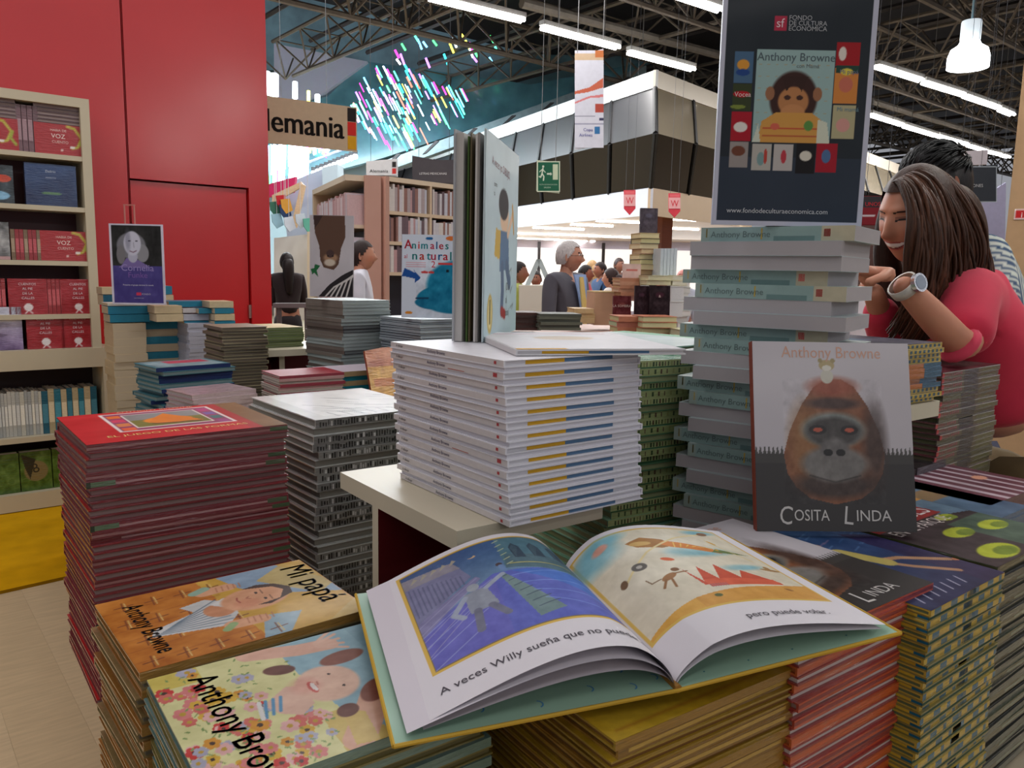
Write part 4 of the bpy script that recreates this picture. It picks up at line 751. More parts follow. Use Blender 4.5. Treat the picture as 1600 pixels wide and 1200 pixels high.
# ================================================================ MI PAPA / MI MAMA stacks
def papa_art(w_, h_):
    a = Art(w_, h_, 210, (196, 118, 34))      # u runs along the stack front, lettering reads from the far right
    a.poly([(.52, 0), (1, 0), (1, 1), (.45, 1)], (206, 160, 56)); a.poly([(.5, .0), (.62, .0), (.74, .22), (.58, .28)], (150, 176, 190)); a.poly([(.6, .75), (.72, .55), (1, .35), (1, .6), (.86, 1), (.55, 1)], (140, 164, 188)); a.poly([(.7, .8), (.9, .4), (1, .5), (1, .8), (.9, 1)], (212, 176, 90), .8); a.poly([(.8, .0), (1, 0), (1, .2)], (206, 170, 80))
    k = ((a.U < .5*w_)).astype(float); a.noise(34, 9, 2, k)
    for i in range(5):
        for j in range(4):
            x = .06+.13*i+.03*(j % 2); y = .08+.26*j
            if x < .6: a.line([(x-.03, y), (x+.05, y+.015)], .006, (110, 50, 24)); a.line([(x, y-.06), (x+.01, y+.07)], .005, (120, 60, 28)); a.line([(x+.015, y-.05), (x+.02, y+.06)], .005, (224, 190, 120))
    for i in range(6): a.line([(0, .14*i+.1), (.5, .14*i+.16)], .004, (140, 70, 24), .5)
    # robe opening with striped shirt, then head in side view
    a.poly([(.12, .36), (.42, .27), (.50, .40), (.52, .56), (.42, .70), (.30, .66), (.34, .55), (.14, .44)], (206, 206, 206))
    for i in range(9): a.line([(.15+i*.012, .37+i*.012), (.46, .30+i*.045)], .006, (104, 124, 140))
    a.ell(.44, .50, .07, .075, (206, 140, 100)); a.poly([(.42, .60), (.5, .66), (.53, .56), (.5, .42), (.47, .52)], (222, 220, 218))
    a.ell(.62, .55, .16, .13, (222, 162, 122), 8); a.poly([(.60, .44), (.66, .42), (.79, .50), (.81, .6), (.76, .70), (.68, .74), (.6, .72), (.74, .66), (.77, .58), (.72, .47)], (70, 46, 38)); a.ell(.57, .50, .06, .05, (214, 138, 104), al=.6, soft=.6)
    for x, y in ((.66, .51), (.645, .62)): a.ell(x, y, .014, .008, (60, 44, 40), 80); a.line([(x+.025, y-.03), (x+.03, y+.035)], .004, (110, 70, 52))
    a.line([(.60, .555), (.585, .575), (.60, .59)], .006, (170, 100, 76)); a.line([(.545, .53), (.54, .57), (.55, .61)], .006, (160, 70, 60))
    for y0, s_ in ((.80, 1), (.26, -1)): a.line([(.44, y0-.0), (.56, y0+.01*s_)], .085, (222, 164, 126)); [a.line([(.5+.028*q, y0-.03), (.51+.028*q, y0+.04)], .005, (184, 122, 90)) for q in range(5)]
    a.line([(.40, .82), (.46, .86)], .05, (150, 180, 160)); a.line([(.40, .22), (.44, .27)], .04, (150, 176, 120))
    a.noise(14, 30, 5); a.noise(16, 8, 9); a.C = a.C*.84
    [(a.text('Mi papá', .855+d_, .90, h_*.25, (34, 30, 28), -90, 'l', .86), a.text('Anthony Browne', .09+d_, .86, h_*.155, (34, 28, 26), -89, 'l', .66)) for d_ in (0, .004)]; return a
zt = .95; c0 = PZ(218, 1052, zt); n = 30; t = .0105; ang = 5
pA = book_meshes(.225, .288, t, (150, 100, 40), (150, 110, 50), (130, 112, 84), m='film'); pB = book_meshes(.225, .288, t, (130, 110, 70), (120, 104, 70), (112, 104, 86), m='film')
pp = stack([(pA, 90), (pB, 270)], n, c0, ang, .288, .225, zt-n*t, zt, L_('book under the orange-robed man cover, front left stack'), 'stack topped by the man in the orange robe', name='picture_book', jit=.005, jang=1.4)
pp[0]['label'] = 'orange picture book with a man in a checked robe, front left'
papa_art(.288, .225).build('cover_print', pp[0], lambda u, v: Vector((v-.1125, .144-u, t+.0004)), Vector((0, 0, 1)), 'gloss')
def mama_art(w_, h_):
    a = Art(w_, h_, 230, (150, 186, 200)); UU = a.U; a.U = a.U/.80; a.rect(0, 0, .7, 1, (224, 220, 160)); a.rect(.98, 0, 1.3, 1, (140, 176, 190)); a.poly([(.7, .0), (1, 0), (1, 1), (.6, 1), (.62, .6)], (150, 186, 200)); a.rect(.0, .86, .22, 1, (216, 196, 96)); a.poly([(.55, 0), (.8, 0), (.66, .3), (.56, .3)], (216, 190, 110)); rr = random.Random(12)
    msk_poly = lambda x, y: x < .62-.12*abs(y-.5)
    for k in range(120):
        x = rr.uniform(.02, .66); y = rr.uniform(.02, .98)
        if x > .60-.2*(y > .55): continue
        c = rr.choice([(206, 60, 56), (222, 132, 130), (220, 176, 60), (178, 176, 196), (214, 110, 100), (216, 150, 50), (232, 180, 176)]); r_ = rr.uniform(.018, .034)
        a.line([(x, y), (x+rr.uniform(-.05, .05), y-.05)], .004, (120, 150, 80))
        for q in range(6): a.ell(x+math.cos(q*1.05)*r_*.8, y+math.sin(q*1.05)*r_*.8*w_/h_, r_*.5, r_*.5, c)
        a.ell(x, y, r_*.4, r_*.4, (196, 160, 60) if c[2] > 90 else (70, 50, 40))
    for k in range(90): x = rr.uniform(.02, .62); y = rr.uniform(.02, .98); a.ell(x, y, .012, .005, (130, 158, 92), rr.uniform(0, 180))
    a.line([(.46, .98), (.7, .9), (.86, .88)], .10, (228, 180, 158)); 
    for q in range(5): a.line([(.8, .88+.01*q), (.93, .80+.055*q)], .018, (230, 186, 164))
    a.line([(.62, .04), (.75, .2), (.84, .32)], .13, (226, 176, 150)); a.poly([(.60, .02), (.70, .0), (.74, .22), (.66, .30)], (220, 190, 110))
    a.poly([(.38, .50), (.52, .60), (.60, .56), (.58, .40), (.50, .34), (.42, .40)], (230, 190, 170)); [a.line([(.36+.035*q, .40+.01*q), (.40+.035*q, .53)], .014, (92, 150, 190)) for q in range(3)]; a.line([(.345, .40), (.37, .53)], .02, (232, 230, 226))
    a.ell(.70, .53, .15, .135, (232, 192, 170), 10); a.ell(.60, .56, .07, .06, (228, 166, 150), al=.6, soft=.7)
    a.ell(.55, .76, .075, .04, (112, 70, 60), -14); a.ell(.86, .72, .12, .05, (140, 84, 68), 5); a.ell(.86, .36, .10, .055, (140, 84, 68), 35); a.ell(.68, .27, .055, .04, (112, 70, 60), 20)
    for x, y in ((.735, .60), (.755, .47)): a.ell(x, y, .008, .008, (50, 36, 34))
    a.line([(.66, .565), (.655, .54)], .008, (190, 120, 104)); a.ell(.625, .53, .02, .045, (206, 96, 90)); a.ell(.632, .53, .012, .034, (238, 228, 222)); a.U = UU; a.noise(14, 26, 5); a.noise(14, 8, 3); a.C = a.C*.84
    [(a.text('Anthony Browne', .125+d_*.4, .90, h_*.175, (36, 32, 30), -88, 'l', .88), a.text('Mi mamá', .93+d_, .94, h_*.2, (36, 32, 30), -90, 'l', .86)) for d_ in (0, .005)]; return a
zt2 = .946; c1 = PZ(228, 1060, zt2); n = 30; ang2 = 2; d_ = rot2(0, -.25, ang2)
mA = book_meshes(.245, .29, t, (96, 130, 130), (110, 134, 120), (130, 120, 70), m='film'); mB = book_meshes(.245, .29, t, (120, 110, 60), (96, 118, 110), (110, 102, 66), m='film')
mm = stack([(mA, 90), (mB, 270)], n, Vector((c1.x+d_[0], c1.y+d_[1])), ang2, .29, .245, zt2-n*t, zt2, L_('book under the flowery dress cover, front left stack'), 'stack topped by the flowery dress cover', name='picture_book', jit=.005, jang=1.4)
mm[0]['label'] = 'picture book with a smiling woman in a flowery dress, bottom left'
mama_art(.29, .245).build('cover_print', mm[0], lambda u, v: Vector((v-.1225, .145-u, t+.0004)), Vector((0, 0, 1)), 'gloss')
# lower side stack peeking out at the far left bottom
# ================================================================ OPEN BOOK
SPb = PZ(1060, 1077, .981); SPt = Vector((SPb.x, SPb.y, SPb.z))
Lb = PZ(615, 1165, .968); Lt = PZ(556, 928, .968); Rb = PZ(1408, 988, 1.032); Rt = PZ(1128, 833, 1.034)
hv = ((Lt-Lb)+(Rt-Rb))*.5; hv.z = 0.0; SPt = SPb+hv.normalized()*((Lt-Lb).length+(Rt-Rb).length)*.5*.97
ob = thing('open_book', 'large open picture book with blue street and sky pages in the foreground', 'book', SPb)
O = SPb
def quadboard(name, a, b, c, d, th, top, under, m='gloss'):
    P = [Vector(q)-O for q in (a, b, c, d)]; mb = MB(); dn = Vector((0, 0, -th)); mb.face(P, top); mb.face([p+dn for p in P][::-1], under)
    for i in range(4): j = (i+1) % 4; mb.face([P[i], P[i]+dn, P[j]+dn, P[j]], under)
    return mb.build(name, m, ob, recalc=True)
MINT = (146, 178, 158); GO = (176, 140, 48)
quadboard('left_cover', Lb, SPb, SPt, Lt, .003, MINT, GO); quadboard('right_cover', SPb, Rb, Rt, SPt, .003, MINT, GO)
MB().tube((0, 0, .0), SPt-O, .0045, (150, 108, 50), 8).build('spine', 'gloss', ob)
def edge_strip(a, b, w_=.003): 
    a = a-O; b = b-O; return MB().tube(a+Vector((0, 0, -.001)), b+Vector((0, 0, -.001)), .0022, (190, 152, 54), 6).build('cover_edge', 'gloss', ob)
for p_, q_ in ((Lb, Lt), (Lb, SPb), (SPb, Rb), (Rb, Rt)): edge_strip(p_, q_)
# endpaper marks
def marks(nm, A, B, C_, D_, n, seed):
    mb = MB(); rr = random.Random(seed)
    for k in range(n):
        s_ = rr.random(); q = rr.random(); p = (A*(1-s_)+B*s_)*(1-q)+(D_*(1-s_)+C_*s_)*q-O; r_ = .006; pr = None
        for j in range(6):
            t_ = -1.2+j*.5+.4; c1_ = p+Vector((math.cos(t_)*r_, math.sin(t_)*r_, .0006)); c2_ = p+Vector((math.cos(t_)*(r_-.002), math.sin(t_)*(r_-.002), .0006))
            if pr: mb.face([pr[0], c1_, c2_, pr[1]], (74, 132, 172))
            pr = (c1_, c2_)
    mb.build(nm, 'paper', ob)
Lq = lambda s_, q: (Lb*(1-s_)+SPb*s_)*(1-q)+(Lt*(1-s_)+SPt*s_)*q
mbk = MB()
for k in range(9):
    for j, s_ in enumerate((.045, .3, .5, .7, .85, .95)):
        q = .06+k*.105+(j % 2)*.03; p = Lq(s_, q)-O; pr = None
        for j2 in range(6):
            t_ = -1.5+j2*.5; c1_ = p+Vector((math.cos(t_)*.007, math.sin(t_)*.007, .0006)); c2_ = p+Vector((math.cos(t_)*.0055, math.sin(t_)*.0055, .0006))
            if pr: mbk.face([pr[0], c1_, c2_, pr[1]], (70, 130, 176))
            pr = (c1_, c2_)
mbk.build('endpaper_marks', 'paper', ob)
mbk = MB()
for k in range(8):
    for s_ in (.15, .35, .55, .8):
        p = (SPb*(1-s_)+Rb*s_)*(1-(.05+k*.12))+(SPt*(1-s_)+Rt*s_)*(.05+k*.12)-O; mbk.face([p+Vector((0, 0, .0006)), p+Vector((.006, .001, .0006)), p+Vector((.006, .003, .0006)), p+Vector((0, .0018, .0006))], (60, 120, 130))
mbk.build('endpaper_marks', 'paper', ob)
# curved pages: profile from spine (s=0) to fore edge (s=1)
def page_fn(side, f0, f1, hz, zoff, lift, inset=.006, ht=1., sag=0.):
    A = (Lb if side < 0 else Rb); T_ = (Lt if side < 0 else Rt)
    def fn(s_, q):
        base = (SPb*(1-s_*f1)+A*(s_*f1))*(1-q)+(SPt*(1-s_*f1)+T_*(s_*f1))*q
        z = zoff*min(1, s_*6)+hz*(math.sin(math.pi*min(1, s_**.62)*.985)**1.0)*(1+lift*(q-.5)); return base+Vector((0, 0, z))-O
    return fn
def page(side, name, art, f1, hz, zoff, lift, tilt=.0, q0=.025, q1=.975, m='paper'):
    g = page_fn(side, 0, f1, hz, zoff, lift)
    def fn(u, v):
        s_ = u/art.w; s2 = (1-s_) if side < 0 else s_; q = q0+(q1-q0)*v/art.h; return g(s2, q)
    def nrm(u, v): return Vector((0, 0, 1))
    return art.build(name, ob, fn, nrm, m, .0007)
PWd = .29; PHt = .33; WH = (212, 208, 214)
la = Art(PWd, PHt, 260, WH); rr = random.Random(5)
fx0, fy0, fx1, fy1 = .10, .20, .93, .965
la.rect(fx0, fy0, fx1, fy1, (206, 170, 74)); la.rect(fx0+.012, fy0+.012, fx1-.012, fy1-.012, (120, 104, 60)); X0, Y0, X1, Y1 = fx0+.018, fy0+.018, fx1-.018, fy1-.018; la.rect(X0, Y0, X1, Y1, (60, 104, 150))
def q_(x, y): return (X0+(X1-X0)*x, Y0+(Y1-Y0)*y)
def lp(pts, c, al=1.): la.poly([q_(x, y) for x, y in pts], c, al)
m_ = ((la.U > X0*PWd) & (la.U < X1*PWd) & (la.V > Y0*PHt) & (la.V < Y1*PHt)).astype(float); g_ = np.clip((la.V/PHt-.55)/.4, 0, 1)[..., None]
la.C = np.where(m_[..., None] > 0, np.array((110, 140, 168))*(1-g_)+np.array((34, 72, 122))*g_, la.C)
lp([(0, 0), (1, 0), (1, .52), (.47, .60), (.0, .30)], (84, 94, 178)); lp([(.45, .60), (.57, .58), (1, .20), (1, .5)], (62, 104, 186)); lp([(0, 0), (.4, 0), (.47, .58), (0, .34)], (96, 96, 178), .8)
lp([(0, .96), (.3, .90), (.36, .66), (0, .42)], (112, 116, 150)); lp([(0, .96), (.3, .90), (.33, .80), (0, .84)], (130, 128, 140)); lp([(0, .30), (.0, .44), (.38, .64), (.4, .60)], (120, 120, 160))
for i in range(12): x = .02+i*.026; la.line([q_(x, .82-.01*i), q_(x, .50+.010*i)], .006, (84, 90, 124))
for i in range(5): la.line([q_(.0, .40-.07*i), q_(.38, .62-.05*i)], .003, (150, 150, 186))
for i in range(5): lp([(.04+.06*i, .87), (.09+.06*i, .90), (.07+.06*i, .93)], (150, 146, 130))
lp([(.56, .62), (.60, 1), (1, 1), (1, .48)], (72, 112, 128)); lp([(.56, .62), (.60, .78), (1, .70), (1, .5)], (70, 100, 112))
for i in range(3): x = .65+i*.125; lp([(x, .72), (x, .86+.01*i), (x+.035, .92), (x+.07, .86), (x+.07, .71)], (44, 66, 84)); lp([(x+.01, .72), (x+.01, .85), (x+.035, .90), (x+.055, .85)], (66, 92, 104), .6)
for i in range(6): la.line([q_(.58, .66+.06*i), q_(.62, .68+.06*i)], .006, (166, 176, 140))
la.line([q_(.6, .66), q_(.95, .60)], .008, (170, 164, 90)); lp([(.50, .58), (.53, .58), (.72, .10), (.56, .06)], (106, 130, 132)); [la.line([q_(.515+.012*i, .54-.065*i), q_(.535+.030*i, .545-.06*i)], .005, (60, 76, 96)) for i in range(7)]
for i in range(4): la.line([q_(.45-.05*i, .55-.13*i), q_(.0, .30-.10*i)], .004, (140, 150, 198)); la.line([q_(.56+.03*i, .52-.10*i), q_(1, .52-.15*i)], .004, (120, 150, 210))
# pale striding man, small dark figure on the wall, crescent
lp([(.27, .50), (.40, .50), (.42, .30), (.26, .30)], (134, 142, 156)); la.ell(*q_(.335, .54), .028, .032, (150, 158, 168)); la.line([q_(.27, .47), q_(.18, .36), q_(.22, .30)], .028, (146, 156, 176)); la.line([q_(.40, .49), q_(.52, .57)], .026, (150, 160, 178)); la.line([q_(.30, .31), q_(.27, .14)], .035, (104, 108, 128)); la.line([q_(.38, .31), q_(.43, .19)], .035, (104, 108, 128)); la.ell(*q_(.535, .68), .016, .018, (60, 44, 50)); la.line([q_(.54, .66), q_(.545, .60)], .026, (96, 126, 170)); la.ell(*q_(.42, .87), .02, .012, (190, 160, 120)); la.ell(*q_(.41, .878), .017, .01, (52, 90, 134))
la.noise(16, 30, 4, m_)
la.text('A veces Willy sueña que no puede ser,', .10, .085, .0165, (60, 56, 66), 0, 'l', 1.0)
under = Art(PWd, PHt, 40, (196, 190, 198))
page(-1, 'page', under, .90, .030, .003, .3); under2 = Art(PWd, PHt, 40, (204, 198, 206)); page(-1, 'page', under2, .955, .046, .004, .25, q0=.015)
page(-1, 'left_page', la, .915, .056, .006, .22)
ra = Art(PWd, PHt, 260, WH); fx0, fy0, fx1, fy1 = .02, .19, .93, .965
ra.rect(fx0, fy0, fx1, fy1, (206, 172, 84)); X0, Y0, X1, Y1 = fx0+.012, fy0+.014, fx1-.014, fy1-.016; ra.rect(X0, Y0, X1, Y1, (204, 196, 176)); m_ = ((ra.U > X0*PWd) & (ra.U < X1*PWd) & (ra.V > Y0*PHt) & (ra.V < Y1*PHt)).astype(float)
def rl(pts, w_, c): ra.line([q_(x, y) for x, y in pts], w_, c)
def rp(pts, c, al=1.): ra.poly([q_(x, y) for x, y in pts], c, al)
def re(x, y, rx, ry, c, rot=0, al=1., soft=.12): ra.ell(*q_(x, y), rx, ry, c, rot, al, soft)
for x, y, rx, ry in ((.10, .85, .13, .1), (.16, .95, .14, .05), (.66, .62, .17, .05), (.86, .96, .10, .03), (.78, .40, .12, .03), (.55, .66, .1, .04)): re(x, y, rx, ry, (112, 170, 186), 8, .9, .8)
re(.5, .75, .3, .1, (226, 222, 208), 0, .6, .9); re(.4, .45, .3, .1, (222, 216, 198), 0, .7, .9); rp([(0, 0), (1, 0), (1, .17), (.6, .14), (.3, .10), (0, .02)], (200, 146, 66))
rp([(.0, .02), (.3, .10), (.3, .0), (0, 0)], (206, 156, 70)); rp([(.42, .20), (.40, .42), (.44, .24), (.50, .42), (.54, .25), (.62, .44), (.68, .26), (.74, .36), (.88, .20), (.88, .17)], (190, 74, 48)); rp([(.44, .17), (.44, .26), (.86, .24), (.88, .17)], (204, 90, 60)); 
for i in range(7): rl([(.45+.015*i, .2), (.45+.015*i, .17)], .003, (90, 90, 130))
# a plain winged glider, rope, wheel, dog, birds
rp([(.28, .84), (.40, .88), (.52, .82), (.56, .72), (.46, .70), (.32, .76)], (160, 112, 56)); re(.36, .80, .06, .025, (196, 160, 96), -10); rp([(.46, .76), (.52, .70), (.74, .62), (.80, .60), (.78, .68), (.62, .76), (.52, .80)], (206, 128, 62)); rp([(.74, .62), (.98, .60), (.80, .68)], (98, 116, 62)); [rl([(.54+.04*i, .70+.0*i), (.57+.04*i, .77-.02*i)], .006, (222, 190, 100)) for i in range(6)]
rl([(.1, .47), (.34, .68), (.62, .84), (.86, .93)], .012, (216, 200, 150)); re(.09, .48, .018, .03, (110, 84, 60), -20); re(.88, .94, .04, .022, (130, 96, 70), 25); re(.22, .55, .04, .035, (96, 92, 88)); re(.22, .55, .016, .014, (176, 172, 164)); re(.40, .55, .035, .018, (206, 96, 52), -30)
re(.30, .36, .05, .022, (150, 106, 66), 25); re(.37, .42, .022, .018, (126, 86, 54)); rl([(.27, .34), (.22, .27)], .012, (140, 98, 60)); rl([(.30, .33), (.28, .25)], .012, (140, 98, 60)); rl([(.34, .38), (.42, .38)], .01, (140, 98, 60)); rl([(.25, .36), (.19, .35), (.18, .40)], .006, (110, 80, 50)); re(.14, .90, .05, .03, (206, 140, 120), 20, .9, .5); re(.95, .38, .05, .014, (150, 112, 60), -12); re(.95, .41, .015, .02, (150, 112, 60)); re(.80, .66, .01, .01, (200, 150, 50)); rl([(.82, .82), (.86, .70), (.93, .5)], .006, (210, 190, 120)); re(.84, .78, .01, .03, (206, 160, 60), 20)
re(.42, .08, .02, .014, (80, 90, 50)); re(.86, .11, .02, .01, (150, 100, 50), -40)
ra.noise(14, 26, 6, m_); ra.text('pero puede volar.', .40, .075, .0165, (70, 66, 74), 0, 'l', 1.0)
under3 = Art(PWd, PHt, 40, (204, 200, 206)); page(1, 'page', under3, .93, .026, .004, .1, q0=.02)
page(1, 'right_page', ra, .955, .038, .006, .25)
# ================================================================ RIGHT SIDE STACKS
zt = 1.20; c0 = PZ(1473, 583, zt); n = 46; t = (zt-ZT)/n
rp_ = [(a_, a_+R.uniform(.008, .02), .25, .8, (150, 60, 70)) for a_ in np.arange(.03, .3, .03)]+[(.36, .6, .0, 1, (60, 56, 58)), (.66, .95, .1, .9, (96, 96, 60)), (.0, .03, .1, .9, (190, 30, 40))]+[(.0, 1, .86, 1, (176, 176, 170))]
rA = book_meshes(.26, .335, t, (96, 44, 52), (92, 84, 64), (100, 96, 76), m='film', pat=rp_, top=(110, 52, 62)); rB = book_meshes(.26, .335, t, (66, 56, 50), (84, 84, 60), (90, 92, 66), m='film', pat=[(.3, .6, .2, .8, (52, 50, 52))])
ro = stack([(rA, 90), (rB, 90)], n, c0, 6, .335, .26, ZT+.001, zt, L_('maroon-edged hardcover in the stack before the woman'), 'maroon hardcover stack in front of the woman', jit=.004, pick=lambda i: 0 if i % 4 else 1 if i else 0)
a = Art(.335, .26, 60, (110, 54, 62)); a.noise(50, 8, 3); a.rect(.55, .1, .95, .9, (96, 92, 84), .6); a.build('cover_print', ro[0], lambda u, v: Vector((v-.13, .1675-u, t+.0004)), Vector((0, 0, 1)), 'gloss')
q1 = PZ(1436, 640, 1.13)
tcR = PZ(1476, 627, 1.17); cube_table('display_stand', 'cream-topped stand right of the ape-cover book holding orange-and-blue books', (tcR.x-.175, tcR.y-.0), 3, .175, .26, 1.17, ZT+.001, .72, .7, .0)
zt = 1.283; zb_ = 1.171; n = 12; t = (zt-zb_)/n; c0 = PZ(1392, 567, zt); cR = PL(1470, 560, (tcR.x, tcR.y+.01), 5)
def byq(o_): return [(k*.1, k*.1+.05, .2, .8, (28, 80, 100)) for k in range(10)]
qA = book_meshes(.24, .168, t, (30, 84, 110), (184, 104, 40), (196, 160, 80), m='film', pat=[(.6, 1, 0, 1, (36, 90, 120))]); qB = book_meshes(.24, .168, t, (60, 50, 60), (190, 160, 60), (120, 120, 70), m='film', pat=byq(0))
yo = stack([(qB, 90), (qA, 90), (qA, 90)], n, (tcR.x-.172, tcR.y+.004), 3, .168, .24, zb_, zt, L_('orange-and-blue-edged hardcover on the right cream stand'), 'orange and blue stack on the right stand', jit=.007, jang=2, pick=lambda i: 0 if i < 4 or i > 8 else 1)
a = Art(.168, .24, 50, (52, 48, 64)); a.noise(60, 7, 3); a.rect(.1, .4, .5, .9, (50, 84, 110), .7); a.build('cover_print', yo[0], lambda u, v: Vector((v-.12, .084-u, t+.0004)), Vector((0, 0, 1)), 'gloss')
# small dark books behind the standing book
for i in range(6):
    p = PZ(1418+i*3, 790-i*26, 1.0) if False else PD(1440, 800-i*30, 1.95)
    zz_ = ZT+.001+i*.021+.14
bs = book_meshes(.2, .14, .02, (40, 40, 44), (60, 60, 66), (150, 150, 150), m='film'); p0 = PD(1436, 760, 1.75)
stack([(bs, 90)], 20, (p0.x-.05, p0.y-.02), 5, .14, .2, ZT+.001, ZT+.38, L_('small dark book behind the standing ape-cover book'), 'small dark books behind the standing book', jit=.006)
# ================================================================ BACK-LEFT PILES
def bm_(w_, l_, t, cov, spine, edge, hard=True, pat=None, m='satin', **k): return book_meshes(w_, l_, t, cov, spine, edge, hard, pat=pat, m=m, **k)
def zat(u, v, D): return PD(u, v, D).z
tc2 = PZ(409, 548, 1.03); cube_table('display_stand', 'small cream stand with dark red panels in front of the red door', tc2, 4, .40, .38, 1.03, ZT+.001, .30, .45, .0)
def pile(u, v0, v1, D, ang, dx, dy, n, var, label, group, z0=None, **k):
    k.setdefault('name', 'glossy_book')
    c0 = PD(u, v0, D); zt_ = c0.z; z0_ = z0 if z0 is not None else ZT+.001; t_ = (zt_-zat(u, v1, D))/n; n_ = max(1, round((zt_-z0_)/t_)); t_ = (zt_-z0_)/n_
    vs = [(bm_(*(f(t_))), yw) if not isinstance(f, tuple) else (bm_(*(f[0](t_))), f[1]) for f, yw in var]
    return stack(vs, n_, c0, ang, dx, dy, z0_, zt_, L_(label), group, **k), t_, zt_
CB = (28, 116, 142); CC = (196, 176, 140)
def cream(w_, l_): return lambda t: (w_, l_, t, CC, CC, (190, 172, 146), False)
def blue(w_, l_): return lambda t: (w_, l_, t, CB, CB, (192, 174, 148), False)
G = 'cream and blue paperbacks piled before the red door'
R.seed(11)
wall_ang = 4
pile(176, 506, 640, 3.85, wall_ang, .15, .2, 11, [(cream(.15, .2), 0)], 'cream paperback in the leftmost column before the red door', G, name='paperback_book', jit=.005, jang=1)
pk2 = lambda i: 0 if i % 2 else 1
pile(226, 503, 600, 4.0, wall_ang, .21, .16, 8, [(blue(.16, .21), 90), (cream(.16, .21), 270)], 'blue or cream paperback in the second column before the red door', G, name='paperback_book', jit=.004, jang=1)
pile(170, 478, 502, 4.1, wall_ang, .21, .16, 2, [(blue(.16, .21), 90)], 'blue paperback under the portrait poster, left column', G, z0=zat(170, 503, 4.1), name='paperback_book', jit=.004) if False else None
pile(294, 506, 565, 3.95, wall_ang, .13, .2, 9, [(lambda t: (.13, .2, t, (176, 176, 190), (170, 170, 186), (172, 170, 180), False), 0)], 'thin white paperback in the third column before the red door', G, name='paperback_book', jit=.004)
pile(333, 515, 565, 4.1, wall_ang, .14, .2, 4, [(cream(.14, .2), 0)], 'cream paperback in the fourth column before the red door', G, name='paperback_book', jit=.004)
def row(items, D, z_px, t_px, label):
    for i, (u0, u1, v0, v1, c) in enumerate(items):
        a_ = PD(u0, v1, D); b_ = PD(u1, v1, D); w_ = (b_-a_).length; t_ = (v1-v0)*D/F*.995; bb_ = bm_(.15, w_, t_, c, c, (192, 176, 150), False)
        o = book(bb_, 'paperback_book', label(i), (a_.x+.0+w_/2, a_.y+.075+.02*w_, a_.z), 90+wall_ang, G)
C1, C2 = CC, CB
row([(167, 238, 479, 491, C2), (170, 241, 492, 504, C2)], 3.86, 0, 0, lambda i: ('upper', 'lower')[i]+' blue paperback lying across the left column under the portrait poster')
row([(240, 281, 478, 490, C1), (243, 283, 491, 503, C1)], 3.86, 0, 0, lambda i: ('upper', 'lower')[i]+' cream paperback right below the portrait poster')
row([(262, 325, 471, 480, C2), (326, 363, 471, 481, C1), (284, 308, 482, 489, (196, 190, 190)), (309, 332, 482, 490, C2), (334, 364, 482, 490, C2), (285, 333, 491, 501, (176, 176, 186)), (334, 365, 491, 501, C1), (286, 334, 502, 506, C2), (334, 366, 502, 512, C2)], 4.0, 0, 0, lambda i: f'{ordn(i+1,"first")} book counted row by row in the upper right pile before the door')
row([(158, 182, 449, 460, C1), (160, 184, 461, 477, (20, 86, 110)), (236, 266, 447, 460, C2), (236, 268, 461, 469, C1)], 4.3, 0, 0, lambda i: ('cream paperback peeking out left of the portrait poster', 'dark blue paperback peeking out left of the portrait poster', 'blue paperback peeking out right of the portrait poster', 'cream paperback peeking out right of the portrait poster')[i])
row([(166, 256, 474, 478, (206, 200, 186))], 3.86, 0, 0, lambda i: 'thin pale book on which the portrait poster stands')
for u_, D_ in ((171, 4.33), (252, 4.33)):
    p_ = PD(u_, 478, D_); riser(p_.x+.03, p_.y+.08, 4, .07, .12, 0.0, p_.z-.003, ('left' if u_ < 200 else 'right')+' plain riser hidden behind the paperback piles')
# portrait poster
p = PD(176, 475, 3.84); q = PD(257, 472, 3.84); w_ = (q-p).length; h_ = zat(176, 350, 3.84)-p.z
po = thing('portrait_poster', 'small purple poster with a grey portrait standing on the paperback piles', 'poster', (p.x, p.y, p.z), -30)
a = Art(w_, h_, 90, (205, 200, 216)); a.rect(.035, .02, .965, .98, (74, 66, 130)); a.rect(.035, .48, .965, .98, (44, 44, 44)); a.noise(20, 8, 2)
a.ell(.40, .73, .27, .25, (120, 120, 128)); a.ell(.60, .64, .12, .17, (140, 140, 146)); a.ell(.2, .62, .08, .18, (118, 116, 120)); a.poly([(.22, .5), (.3, .58), (.5, .56), (.66, .5), (.74, .46), (.15, .46)], (120, 104, 160)); a.ell(.42, .60, .09, .12, (176, 176, 196)); a.ell(.42, .76, .16, .23, (196, 196, 212)); a.ell(.34, .8, .05, .2, (110, 110, 130), al=.5, soft=.8)
for x in (.37, .50): a.ell(x, .79, .026, .012, (70, 70, 84))
a.line([(.44, .77), (.45, .71)], .01, (140, 140, 156)); a.line([(.37, .665), (.43, .65), (.49, .67)], .014, (116, 80, 100))
a.text('Cornelia', .5, .42, h_*.115, (150, 136, 190), 0, 'c', 1.0); a.text('Funke', .5, .335, h_*.10, (120, 90, 160), 0, 'c'); a.text('Presenta el grupo durante la novela', .5, .235, h_*.026, (210, 206, 222), 0, 'c', 1.0); a.rect(.45, .115, .54, .15, (200, 60, 90)); a.text('FONDO', .56, .12, h_*.03, (190, 184, 206)); a.text('www.fondo.com', .5, .075, h_*.018, (180, 176, 200), 0, 'c')
